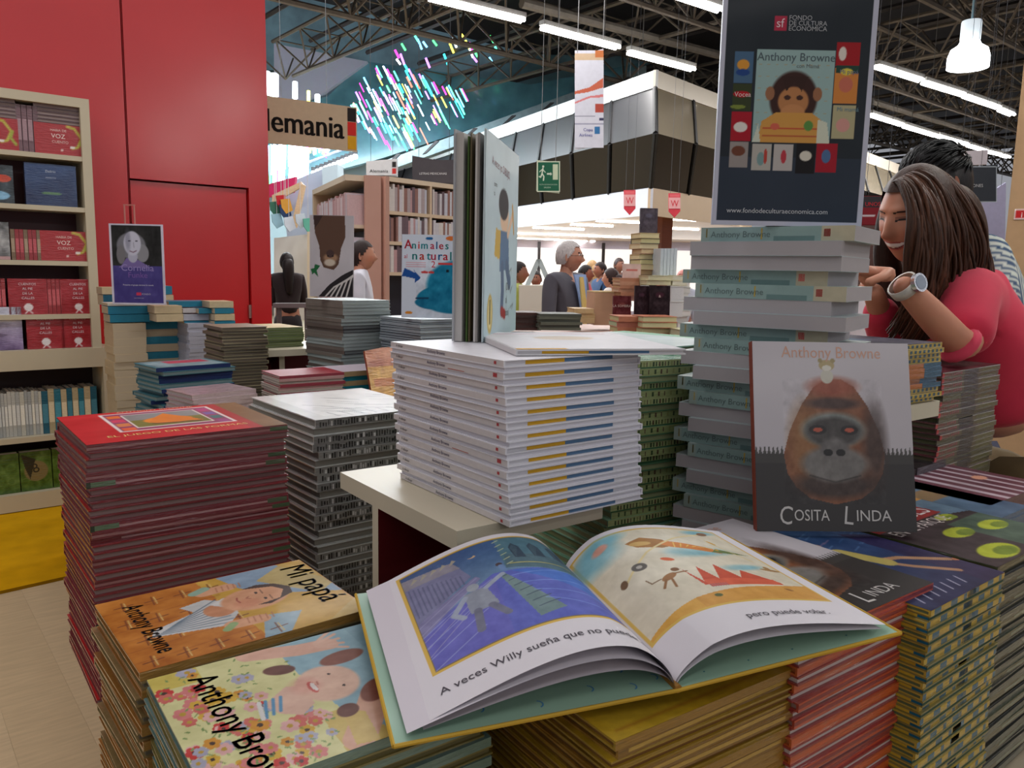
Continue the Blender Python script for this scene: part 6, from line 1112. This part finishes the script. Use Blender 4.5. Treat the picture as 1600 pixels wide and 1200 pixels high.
for i in range(5):
    p = PD(1561+i*5, 430, 4.7); q = thing('book', f'{ordn(i+1,"first")} upright book from the left beside the pillar', 'book', (p.x, p.y, o.location.z), -34, 'upright books beside the pillar'); c = [(206, 200, 150), (40, 50, 80), (206, 206, 190), (50, 50, 60), (200, 196, 150)][i]; MB().box(0, 0, 0, .018, .003, .21, c).box(0, .003, 0, .002, .15, .21, c).box(.016, .003, 0, .018, .15, .21, c).build('cover', 'satin', q); MB().box(.002, .003, .002, .016, .147, .207, (210, 204, 190)).build('page_block', 'pages', q)
cb_ = struct(thing('trim_18', None, None)); slab('counter', [(811, 446), (866, 446), (862, 520), (811, 520)], 7., .4, (206, 196, 180), 'white', cb_); slab('a_frame_leg', [(838, 405), (846, 405), (828, 446), (820, 446)], 7.1, .04, (176, 186, 186), 'white', cb_); slab('a_frame_leg', [(838, 405), (846, 405), (864, 446), (856, 446)], 7.1, .04, (176, 186, 186), 'white', cb_)
o = board('rail', 'grey and red rail in front of the dark-haired woman far left', 'rail', [(426, 474), (485, 474), (485, 481), (426, 481)], 6., .1, (110, 100, 100))[0]
for q_ in (434, 478): a_ = PD(q_, 481, 6.)-o.location+Vector((fw.x, fw.y, 0))*.03; MB().tube(a_, (a_.x, a_.y, -o.location.z), .02, (100, 92, 92), 6).build('rail_post', 'steel', o)
# ================================================================ PEOPLE
def skinned(name, J, E, colf, m, parent, sub=2, loc=Vector((0, 0, 0))):
    """one continuous surface grown round a joint skeleton; J: list (point, radius) ; E edges"""
    me = bpy.data.meshes.new('sk'); me.from_pydata([tuple(Vector(p)-loc) for p, r in J], E, []); o = bpy.data.objects.new('sk', me); COL.objects.link(o)
    md = o.modifiers.new('s', 'SKIN'); md.use_smooth_shade = True; sv_ = me.skin_vertices[0].data
    for i, (p, r) in enumerate(J): sv_[i].radius = (r, r) if not isinstance(r, tuple) else r; sv_[i].use_root = (i == 0)
    sb_ = o.modifiers.new('u', 'SUBSURF'); sb_.levels = sub; sb_.render_levels = sub
    dg = bpy.context.evaluated_depsgraph_get(); dg.update(); m2 = bpy.data.meshes.new_from_object(o.evaluated_get(dg)); bpy.data.objects.remove(o); bpy.data.meshes.remove(me)
    m2.materials.clear(); m2.name = name; ca = m2.color_attributes.new('Col', 'FLOAT_COLOR', 'CORNER'); n = len(m2.loops); vi = np.zeros(n, int); m2.loops.foreach_get('vertex_index', vi); vc = np.zeros(len(m2.vertices)*3); m2.vertices.foreach_get('co', vc); vc = vc.reshape(-1, 3)
    if callable(colf): lc = np.array([lin(colf(c)) for c in vc])
    else: lc = np.tile(np.array(lin(colf)), (len(vc), 1))
    A = np.concatenate([lc[vi], np.ones((n, 1))], 1).astype(np.float32); ca.data.foreach_set('color', A.ravel()); m2.polygons.foreach_set('use_smooth', [True]*len(m2.polygons)); return link(name, m2, m, parent)
def head(parent, pos, yaw, pitch, roll, skin, hair, h=.23, n=36, female=False, smile=False, brow=(40, 28, 24), glasses=False, short=True, gray=False):
    """face looks along local +x"""
    Mx = Matrix.Translation(pos) @ Matrix.Rotation(math.radians(yaw), 4, 'Z') @ Matrix.Rotation(math.radians(pitch), 4, 'Y') @ Matrix.Rotation(math.radians(roll), 4, 'X'); k = h/.23; mb = MB(); mh = MB(); ny = n; nx = n*2
    def G(x, s): return math.exp(-(x/s)**2)
    P = []; cols = {}; HP = []
    for j in range(ny+1):
        el = -math.pi/2+math.pi*j/ny; row = []; hr = []
        for i in range(nx):
            az = -math.pi+2*math.pi*i/nx; cx, cy, cz = math.cos(el)*math.cos(az), math.cos(el)*math.sin(az), math.sin(el)
            rx, ry, rz = .098, .074, .115; x, y, z = cx*rx, cy*ry, cz*rz
            if z < 0: q = -z/.115; y *= 1-.36*q**1.5; x = x*(1-.16*q)+(.012*q if cx > 0 else .03*q)
            f = max(0, cx); zz_ = z; 
            if cx > 0:
                x -= .006*G(zz_-.012, .016)*G(abs(y)-.032, .018)*f            # sockets
                x += (.024*G(y, .011)*(G(zz_+.028, .013)+.55*G(zz_+.008, .022)))*f   # nose
                x += .006*G(zz_-.034, .009)*G(abs(y)-.025, .03)*f             # brow
                x += .007*G(zz_+.058, .008)*G(y, .024)*f - .003*G(zz_+.060, .003)*G(y, .022)*f
                x += .010*G(zz_+.098, .018)*G(y, .024)*f                       # chin
                x += .006*G(zz_+.030, .02)*G(abs(y)-.045, .018)*f              # cheeks
            row.append(Mx @ Vector((x*k, y*k, z*k)))
            c = skin
            if cx > .25:
                def mixc(a_, b_, t_): t_ = max(0, min(1, t_)); return tuple(a_[m_]*(1-t_)+b_[m_]*t_ for m_ in range(3))
                c = mixc(c, (min(255, skin[0]+6), skin[1]*.86, skin[2]*.84), .6*G(abs(y)-.042, .018)*G(zz_+.030, .02))
                lipw = .026 if smile else .022; curve = .006*(abs(y)/.025)**2 if smile else 0
                if smile:
                    q_z = zz_+.058-curve; hm = .0085*math.sqrt(max(0, 1-(y/.029)**2))
                    if abs(q_z) < hm+.003 and abs(y) < .031: c = mixc(c, (176, 78, 76), .8)
                    if abs(q_z) < hm-.001: c = (236, 230, 224) if q_z > -hm*.45 else (110, 44, 44)
                else: c = mixc(c, (160, 84, 76), G(zz_+.058, .006)*(1 if abs(y) < lipw else 0))
                ex = abs(abs(y)-.031); ez = zz_-.010
                if smile:
                    if ex < .017 and abs(ez+.001+16*ex*ex) < .0022: c = (44, 28, 24)
                    elif ex < .016 and -.004 < ez < .006: c = mixc(c, (120, 74, 62), .6)
                else:
                    if ex < .015 and abs(ez) < .0055: c = (226, 220, 214)
                    if ex < .0055 and abs(ez) < .0055: c = (40, 28, 24)
                if ex < .019 and abs(ez-.0175+.15*(ex-.004)) < (.0022 if smile else .0034): c = brow
            cols[(i, j)] = c
            s_ = 1.09+.02*math.sin(az*9+el*5); hx = cx*rx*s_-.004; hr.append(Mx @ Vector((hx*k, y/max(1e-9, 1)*1.10*k, (z*1.09+.003)*k)))
        P.append(row); HP.append(hr)
    mb.grid(P, lambda i, j: cols[(i, j)], closed=True); o = mb.build('head', 'skin', parent, True)
    # hair cap
    m2 = MB(); m2.v = [tuple(p) for r_ in HP for p in r_]
    for j in range(ny):
        for i in range(nx):
            el = -math.pi/2+math.pi*(j+.5)/ny; az = -math.pi+2*math.pi*(i+.5)/nx; a_ = abs(az)
            fh = .60; lim = fh if a_ < .9 else fh-(a_-.9)*1.2; lim = max(lim, -.55 if not female else -.7)
            if a_ > .95 and a_ < 1.5 and short: lim = max(lim, -.05)
            if el > lim: i2 = (i+1) % nx; m2.f.append((j*nx+i, j*nx+i2, (j+1)*nx+i2, (j+1)*nx+i)); m2.c.append(hair)
    m2.build('hair', 'hair', parent, True)
    if short:
        e = MB()
        for s_ in (-1, 1):
            C0_ = Vector((-.004, s_*.075, -.006)); pr = []
            for q, (dx_, dz_, rr_) in enumerate(((0, .0, .0), (.0, .0, 1))): pass
            ring = [Mx @ ((C0_+Vector((.013*math.cos(t_)-.006, s_*.010*(1 if math.cos(t_) < 0 else .15), .030*math.sin(t_))))*k) for t_ in [m_*math.pi/6 for m_ in range(12)]]; ctr = Mx @ ((C0_+Vector((.0, s_*.003, 0)))*k)
            for m_ in range(12): e.face([ctr, ring[m_], ring[(m_+1) % 12]], tuple(q*.93 for q in skin)); 
            back = [Mx @ ((C0_+Vector((.009*math.cos(t_)-.006, -s_*.002, .022*math.sin(t_))))*k) for t_ in [m_*math.pi/6 for m_ in range(12)]]
            for m_ in range(12): e.face([ring[m_], back[m_], back[(m_+1) % 12], ring[(m_+1) % 12]], skin)
        e.build('ears', 'skin', o, True)
    if glasses:
        g_ = MB()
        for s_ in (-1, 1):
            pts_ = [Mx @ (Vector((.103, s_*.031+.018*math.cos(t_), .008+.012*math.sin(t_)))*k) for t_ in [m_*math.pi/5 for m_ in range(11)]]
            for a_, b_ in zip(pts_[:-1], pts_[1:]): g_.tube(a_, b_, .0013*k, (50, 46, 46), 4)
            g_.tube(Mx @ (Vector((.10, s_*.05, .010))*k), Mx @ (Vector((0, s_*.079, .006))*k), .0014*k, (50, 46, 46), 4)
        g_.tube(Mx @ (Vector((.108, -.013, .01))*k), Mx @ (Vector((.108, .013, .01))*k), .0013*k, (50, 46, 46), 4); g_.build('glasses', 'steel', o)
    return Mx
def hand(parent, wrist, d, palm_n, thumb, skin, s=1., curl=.5):
    """palm and five fingers; d = finger direction, palm_n = out of the palm, thumb = side of the thumb"""
    d = Vector(d).normalized(); pn = Vector(palm_n); pn = (pn-d*pn.dot(d)).normalized(); sd = d.cross(pn)
    if sd.dot(Vector(thumb)) < 0: sd = -sd
    w_ = Vector(wrist); J = [(w_, .022*s), (w_+d*.035*s, (.030*s, .017*s)), (w_+d*.075*s, (.034*s, .014*s))]; E = [(0, 1), (1, 2)]
    for q, L_f in enumerate((.072, .080, .074, .058)):
        b0 = w_+d*.080*s+sd*(.029-.019*q)*s; c0_ = curl; p1 = b0+(d*math.cos(c0_*.5)+pn*math.sin(c0_*.5))*L_f*.45*s; p2 = p1+(d*math.cos(c0_*1.4)+pn*math.sin(c0_*1.4))*L_f*.32*s; p3 = p2+(d*math.cos(c0_*2.1)+pn*math.sin(c0_*2.1))*L_f*.26*s
        n0 = len(J); J += [(b0, .0095*s), (p1, .0085*s), (p2, .0078*s), (p3, .0062*s)]; E += [(2, n0), (n0, n0+1), (n0+1, n0+2), (n0+2, n0+3)]
    n0 = len(J); t0_ = w_+d*.030*s+sd*.026*s; J += [(t0_, .013*s), (t0_+(sd*.7+d*.6+pn*.3)*.034*s, .0105*s), (t0_+(sd*.75+d*1.2+pn*.6)*.048*s, .0085*s)]; E += [(1, n0), (n0, n0+1), (n0+1, n0+2)]
    return skinned('hand', J, E, skin, 'skin', parent, 1)
def person(label, xy, h, yaw, skin, hairc, shirt, pants, female=False, arms='down', pitch=0, long_hair=False, tie=None, jacket=False, n=16, glasses=False, group=None, hyaw=0, wide=1.):
    o = thing('person', label, 'person', (xy[0], xy[1], 0), yaw, group); s = h/1.72; v = lambda x, y, z: Vector((x*s, y*s*wide, z*s)); sh = .185 if not female else .16
    ar = {'down': ((.02, .04, 1.10), (.06, .05, .84)), 'fold': ((.03, .03, 1.12), (.27, -.12, 1.13)), 'reach': ((.10, .02, 1.14), (.36, .0, 1.20)), 'up': ((.12, .02, 1.16), (.26, -.08, 1.40))}[arms]
    J = [(v(0, 0, .95), .125*s), (v(0, 0, 1.15), (.125*s*wide, .105*s)), (v(.0, 0, 1.34), (.13*s*wide, .105*s)), (v(0, 0, 1.45), .055*s), (v(.015, 0, 1.56), .052*s)]; E = [(0, 1), (1, 2), (2, 3), (3, 4)]
    Jc = [(p, (r if not isinstance(r, tuple) else r[0])+.018*s) for p, r in J[:3]]+[(v(0, 0, 1.49), (.07*s if not jacket else .09*s))]; Ec = [(0, 1), (1, 2), (2, 3)]
    for sg_ in (-1, 1):
        S0 = v(0, sg_*sh, 1.41); E0 = v(ar[0][0], sg_*(sh+ar[0][1]), ar[0][2]); W0 = v(ar[1][0], sg_*(sh+ar[1][1]), ar[1][2]); n0 = len(J); J += [(S0, .058*s), (E0, .043*s), (W0, .028*s)]; E += [(2, n0), (n0, n0+1), (n0+1, n0+2)]
        n1 = len(Jc); Jc += [(S0, .072*s), (E0, .056*s), (E0.lerp(W0, .88 if jacket or arms != 'up' else .2), .046*s)]; Ec += [(2, n1), (n1, n1+1), (n1+1, n1+2)]
        d_ = (W0-E0).normalized(); hand(o, W0, d_, Vector((0, -sg_, 0)) if arms == 'down' else Vector((0, 0, -1)), Vector((1, 0, 0)) if arms == 'down' else Vector((0, -sg_, 0)), skin, s*.95, .35)
        n0 = len(J); J += [(v(0, sg_*.09, .90), .085*s), (v(.01, sg_*.10, .50), .058*s), (v(-.01, sg_*.10, .09), .040*s)]; E += [(0, n0), (n0, n0+1), (n0+1, n0+2)]
    skinned('body', J, E, skin, 'skin', o, 1)
    if jacket: Jc[0] = (v(0, 0, .82), .165*s); 
    skinned('jacket' if jacket else 'shirt', Jc, Ec, shirt, 'cloth', o, 2)
    Jp = [(v(0, 0, .93), .148*s), (v(0, 0, 1.03), .135*s)]; Ep = [(0, 1)]
    for sg_ in (-1, 1): n0 = len(Jp); Jp += [(v(0, sg_*.09, .86), .098*s), (v(.01, sg_*.10, .50), .076*s), (v(-.01, sg_*.10, .07), .06*s)]; Ep += [(0, n0), (n0, n0+1), (n0+1, n0+2)]
    skinned('trousers', Jp, Ep, pants, 'cloth', o, 1)
    for sg_ in (-1, 1): skinned('shoe', [(v(-.04, sg_*.10, .04), .042*s), (v(.06, sg_*.10, .035), .042*s), (v(.15, sg_*.10, .025), .03*s)], [(0, 1), (1, 2)], (36, 30, 30), 'satin', o, 1)
    head(o, v(.03, 0, 1.595), hyaw, pitch, 0, skin, hairc, .235*s, n, female, glasses=glasses, short=not long_hair)
    if long_hair: skinned('hair', [(v(-.05, 0, 1.66), .075*s), (v(-.09, 0, 1.52), .075*s), (v(-.11, 0, 1.36), .06*s), (v(-.12, 0, 1.22), .035*s)], [(0, 1), (1, 2), (2, 3)], hairc, 'hair', o, 2)
    if tie:
        f_ = lambda pts_, c, off: MB().prism([v(x, y, z) for x, y, z in pts_], v(.012, 0, 0), c).build(off, 'cloth', o, recalc=True)
        f_([(.125, -.075, 1.46), (.125, .075, 1.46), (.172, .045, 1.25), (.178, .0, 1.0), (.172, -.045, 1.25)], (150, 176, 220), 'shirt'); f_([(.142, -.018, 1.44), (.142, .018, 1.44), (.186, .034, 1.15), (.190, .0, .98), (.186, -.034, 1.15)], tie, 'necktie')
    return o
def gp(u, D): p = PD(u, 430, D); return (p.x, p.y)
CY = -34          # camera-right direction in world degrees
person('elderly man in a grey suit, blue shirt and yellow tie, glasses', gp(884, 6.), 1.64, CY-38, (190, 136, 112), (186, 180, 178), (84, 82, 90), (40, 50, 80), arms='down', jacket=True, tie=(214, 184, 110), n=30, glasses=True, hyaw=28, wide=1.12)
person('dark-haired woman in black seen from behind at far left', gp(449, 8.6), 1.56, 80, (170, 120, 100), (30, 22, 22), (40, 30, 32), (40, 36, 40), True, 'fold', long_hair=True)
person('person in a white shirt behind the deer-snout book', gp(561, 6.2), 1.62, CY+5, (186, 130, 104), (44, 32, 30), (206, 206, 216), (70, 70, 90), True, 'down', long_hair=False)
person('person in a red top behind the suited man', gp(912, 9.5), 1.50, CY-20, (150, 90, 70), (34, 26, 26), (190, 30, 60), (50, 60, 90), False, 'reach')
person('person in a dark blue top further behind the red top', gp(940, 11.), 1.56, CY+200, (160, 106, 84), (40, 30, 30), (40, 70, 110), (50, 50, 60), False, 'down')
person('dark-haired woman in a brown and white top near the far display', gp(958, 8.2), 1.46, CY+150, (190, 132, 108), (52, 34, 32), (206, 196, 190), (90, 60, 50), True, 'fold', long_hair=True)
person('tallest distant person in front of the bright windows', gp(965, 13.), 1.66, CY-60, (150, 104, 86), (60, 46, 44), (96, 84, 90), (50, 50, 60))
person('distant blond woman in a patterned top before the windows', gp(926, 12.), 1.60, CY+120, (190, 150, 130), (176, 140, 96), (150, 140, 136), (150, 40, 40), True, 'down', long_hair=True)
person('person in a yellow-green top cut by the standing white book', gp(806, 7.6), 1.50, CY-10, (150, 100, 80), (36, 28, 26), (170, 176, 90), (60, 70, 90), False, 'reach')
person('person with a red top between the frame legs by the counter', gp(838, 9.5), 1.42, CY-100, (150, 100, 80), (36, 28, 26), (140, 30, 44), (60, 60, 80))
person('person with brown hair glimpsed between poster and woman', gp(1362, 5.4), 1.47, CY-120, (196, 140, 116), (70, 50, 40), (206, 200, 206), (60, 60, 80), True, long_hair=False)
person('grey-haired man with glasses at the right photo edge', gp(1592, 5.6), 1.50, CY+180, (196, 150, 130), (186, 182, 178), (90, 96, 120), (60, 60, 70), glasses=True, n=24, hyaw=40)
person('person in a grey top left of the paperback tower in the distance', gp(1066, 9.), 1.46, CY-90, (196, 130, 116), (190, 120, 110), (196, 200, 214), (60, 60, 80), True)
# ---- woman in the coral shirt
SK = (200, 138, 110); o = thing('person', 'laughing woman with long brown hair, coral shirt and silver wristwatch', 'person', PD(1560, 700, 2.15)); B_ = o.location.copy(); wp = lambda u, v, D: PD(u, v, D)-B_
Mh = head(o, wp(1432, 338, 2.0), 171, 14, -4, SK, (60, 36, 24), .232, 150, True, True, brow=(56, 34, 26), short=False)
sh1 = wp(1512, 452, 1.96); el1 = wp(1508, 548, 1.83); wr1_ = wp(1402, 436, 1.76); sh2 = wp(1440, 452, 2.26); el2 = wp(1392, 540, 2.14); wr2_ = wp(1362, 448, 1.96)
J = [(wp(1572, 665, 2.2), .08), (wp(1566, 600, 2.18), .09), (wp(1530, 510, 2.14), .115), (wp(1487, 430, 2.11), .06), (wp(1452, 378, 2.05), .048), (sh1, .055), (el1, .042), (wr1_.lerp(el1, .45), .036), (wr1_, .025), (sh2, .05), (el2, .04), (wr2_, .025)]
skinned('body', J, [(0, 1), (1, 2), (2, 3), (3, 4), (2, 5), (5, 6), (6, 7), (7, 8), (2, 9), (9, 10), (10, 11)], SK, 'skin', o, 2)
CO = (206, 52, 78)
skinned('shirt', [(wp(1578, 662, 2.2), .165), (wp(1560, 590, 2.18), .122), (wp(1532, 510, 2.14), .132), (wp(1495, 440, 2.11), .082), (sh1, .078), (sh1.lerp(el1, .62), .070), (el1.lerp(sh1, .02)+Vector((0, 0, .012)), .062), (sh2, .07), (el2, .058), (el2.lerp(wr2_, .75), .046)], [(0, 1), (1, 2), (2, 3), (2, 4), (4, 5), (5, 6), (2, 7), (7, 8), (8, 9)], CO, 'cloth', o, 3)
skinned('sleeve_cuff', [(el1+Vector((-.0, 0, .0)), .062), (el1.lerp(wr1_, .16), .056)], [(0, 1)], (214, 70, 94), 'cloth', o, 2)
# trousers down to the floor
hip = wp(1575, 690, 2.2); 
for s_ in (-1, 1): pass
fl_ = -B_.z; rtv = Vector((rt0.x, rt0.y, 0)); tw = Vector((-fw.x, -fw.y, 0)).normalized()
Jt = [(hip+Vector((0, 0, .05)), .14)]; Et = []
for s_ in (-1, 1): n0 = len(Jt); b_ = hip+tw*.1*s_; Jt += [(b_+Vector((0, 0, -.12)), .115), (Vector((b_.x, b_.y, 0))-rtv*.05+Vector((0, 0, (hip.z+fl_)/2)), .08), (Vector((b_.x, b_.y, fl_+.08)), .06)]; Et += [(0, n0), (n0, n0+1), (n0+1, n0+2)]
skinned('trousers', Jt, Et, (98, 82, 56), 'cloth', o, 2)
for s_ in (-1, 1): b_ = hip+tw*.1*s_; q = Vector((b_.x, b_.y, fl_+.04)); skinned('shoe', [(q+rtv*.03, .045), (q-rtv*.08, .04), (q-rtv*.16, .028)], [(0, 1), (1, 2)], (60, 44, 36), 'satin', o, 1)
dF_ = (wr1_-el1).normalized(); hand(o, wr1_+dF_*.01, (-rtv+Vector((0, 0, .15))+tw*.0), Vector((0, 0, -1)), tw, SK, .98, .55); hand(o, wr2_, Vector((0, 0, 1))*.8-rtv*.6, -rtv, tw, SK, .95, .5)
wb = wr1_.lerp(el1, .10); ax = dF_; u_ = ax.orthogonal().normalized(); v_ = ax.cross(u_); ww_ = thing('wristwatch', 'silver wristwatch on the laughing woman\'s raised wrist', 'watch', B_+wb)
mbw = MB(); rows = [[(u_*math.cos(t_)+v_*math.sin(t_))*r_+ax*z_ for t_ in [m_*math.pi/10 for m_ in range(20)]] for r_, z_ in ((.030, -.011), (.034, -.011), (.034, .011), (.030, .011))]
mbw.grid([[tuple(p) for p in r_] for r_ in rows], (206, 200, 190), closed=True).build('strap', 'satin', ww_, True)
fd = (tw+Vector((0, 0, .6))); fd = (fd-ax*fd.dot(ax)).normalized(); MB().tube(fd*.032, fd*.042, .021, (206, 208, 214), 20).build('watch_case', 'chrome', ww_); MB().tube(fd*.0421, fd*.0428, .016, (150, 160, 176), 20).build('dial', 'satin', ww_)
HC_ = (62, 40, 28)
def lock(pts, name='hair', c=HC_, sub=2): return [(wp(u, v, D), r) for u, v, D, r in pts]
H_ = lock([(1464, 300, 2.07, .055), (1492, 325, 2.10, .070), (1506, 375, 2.11, .068), (1500, 425, 2.07, .058), (1480, 470, 2.03, .045), (1452, 508, 2.01, .035), (1425, 530, 2.0, .022)])
skinned('hair', H_, [(0, 1), (1, 2), (2, 3), (3, 4), (4, 5), (5, 6)], HC_, 'hair', o, 3)
rr = random.Random(6); mbh = MB()
def bez(P, s_): a_ = 1-s_; return [a_**3*P[0][i_]+3*a_*a_*s_*P[1][i_]+3*a_*s_*s_*P[2][i_]+s_**3*P[3][i_] for i_ in range(len(P[0]))]
for k in range(460):                                 # fine wavy strands gathered in locks
    g_ = k//10; t_ = ((g_*.618) % 1+rr.uniform(-.02, .02)); t_ = max(0, min(1, t_)); lr = random.Random(g_); gx, gy, ph, fr = lr.gauss(0, 7), lr.gauss(0, 12), lr.uniform(0, 6.28), lr.uniform(7, 10); lay = .016*lr.random()
    P_ = [(1396+34*t_, 284-22*t_, 1.945+.03*t_), (1424+78*t_, 270-22*t_, 1.862+.13*t_*t_), (1462+112*t_+gx, 418-18*t_, 1.86+.17*t_*t_-lay), (1402+116*t_+gx*1.6, 532-76*t_+gy, 1.94+.10*t_)]
    pts_, rd = [], []; ox_, oy_ = rr.gauss(0, 1.0), rr.gauss(0, 1.0); kc = lr.uniform(.8, 1.2)*rr.uniform(.85, 1.2); col = tuple(q*kc for q in (70, 43, 29))
    for q in range(25):
        s_ = q/24; u, v, D = bez(P_, s_); am = 17*max(0, s_-.25)**1.1; u += am*math.sin(s_*fr+ph)+ox_*(2.5+5*s_)*min(1, s_*4); v += oy_*3*min(1, s_*4); D += .012*s_*math.cos(s_*fr+ph)+.004*oy_; pts_.append(wp(u, v, D)); rd.append((.0052-.0032*s_**2)*(1 if s_ > .05 else .5))
    mbh.sweep(pts_, rd, col, 5)
mbh.build('hair_locks', 'hair', o, True)
H2 = lock([(1400, 300, 2.06, .03), (1388, 350, 2.10, .035), (1384, 400, 2.12, .035), (1394, 450, 2.14, .04), (1405, 500, 2.14, .04)]); skinned('hair', H2, [(i, i+1) for i in range(4)], (44, 28, 22), 'hair', o, 2)
# ---- man in the striped shirt behind her
o = thing('person', 'dark-haired man in a green and white striped shirt behind the woman', 'person', PD(1545, 700, 2.75)); B_ = o.location.copy(); wp = lambda u, v, D: PD(u, v, D)-B_
head(o, wp(1462, 292, 2.66), 150, 10, 0, (176, 122, 98), (30, 26, 26), .25, 40, False, short=True)
skinned('hair', [(wp(1432, 256, 2.6), .045), (wp(1460, 250, 2.66), .07), (wp(1486, 262, 2.69), .062)], [(0, 1), (1, 2)], (26, 24, 26), 'hair', o, 3)
skinned('body', [(wp(1545, 690, 2.75), .15), (wp(1540, 560, 2.75), .13), (wp(1532, 450, 2.75), .14), (wp(1500, 370, 2.75), .07), (wp(1480, 330, 2.7), .06)], [(0, 1), (1, 2), (2, 3), (3, 4)], (176, 122, 98), 'skin', o, 2)
mbh = MB(); hc_ = wp(1461, 262, 2.665); rr = random.Random(3)
for k in range(420):
    az_ = rr.uniform(0, 6.28); el_ = rr.uniform(.05, 1.5); ax_ = Vector((rt0.x, rt0.y, 0)); ay_ = Vector((fw.x, fw.y, 0)).normalized(); n_ = (ax_*math.cos(az_)+ay_*math.sin(az_))*math.cos(el_)+Vector((0, 0, 1))*math.sin(el_)
    p_ = hc_+Vector((n_.x*.098, n_.y*.098, n_.z*.078)); tg__ = (-ax_*.8-Vector((0, 0, .5))+ay_*rr.uniform(-.4, .4)); tg__ = (tg__-n_*tg__.dot(n_)).normalized(); pts_ = [p_+tg__*.012*q+n_*(.006-.0012*(q-2)**2) for q in range(5)]; mbh.sweep(pts_, [.003, .004, .0038, .003, .0008], tuple([rr.uniform(16, 34)]*3), 4)
mbh.build('hair_strands', 'hair', o, True)
bz = B_.z
def stripe(c): return (58, 82, 110) if math.sin((c[2]+bz+.35*c[0])*2*math.pi/.022) > .15 else (190, 196, 186)
s1_ = wp(1540, 400, 2.55); e1_ = wp(1562, 500, 2.5)
skinned('shirt', [(wp(1548, 690, 2.75), .17), (wp(1542, 560, 2.75), .15), (wp(1530, 460, 2.75), .16), (wp(1505, 385, 2.75), .095), (s1_, .085), (e1_, .07), (wp(1530, 560, 2.45), .05)], [(0, 1), (1, 2), (2, 3), (2, 4), (4, 5), (5, 6)], stripe, 'cloth', o, 4)
hip = wp(1548, 700, 2.75); fl_ = -B_.z; Jt = [(hip, .16)]; Et = []
for s_ in (-1, 1): n0 = len(Jt); b_ = hip+tw*.1*s_; Jt += [(b_+Vector((0, 0, -.12)), .12), (Vector((b_.x, b_.y, (hip.z+fl_)/2)), .085), (Vector((b_.x, b_.y, fl_+.07)), .065)]; Et += [(0, n0), (n0, n0+1), (n0+1, n0+2)]
skinned('trousers', Jt, Et, (60, 62, 80), 'cloth', o, 2)
for s_ in (-1, 1): b_ = hip+tw*.1*s_; q = Vector((b_.x, b_.y, fl_+.04)); skinned('shoe', [(q+rtv*.03, .045), (q-rtv*.08, .04), (q-rtv*.16, .028)], [(0, 1), (1, 2)], (30, 26, 26), 'satin', o, 1)
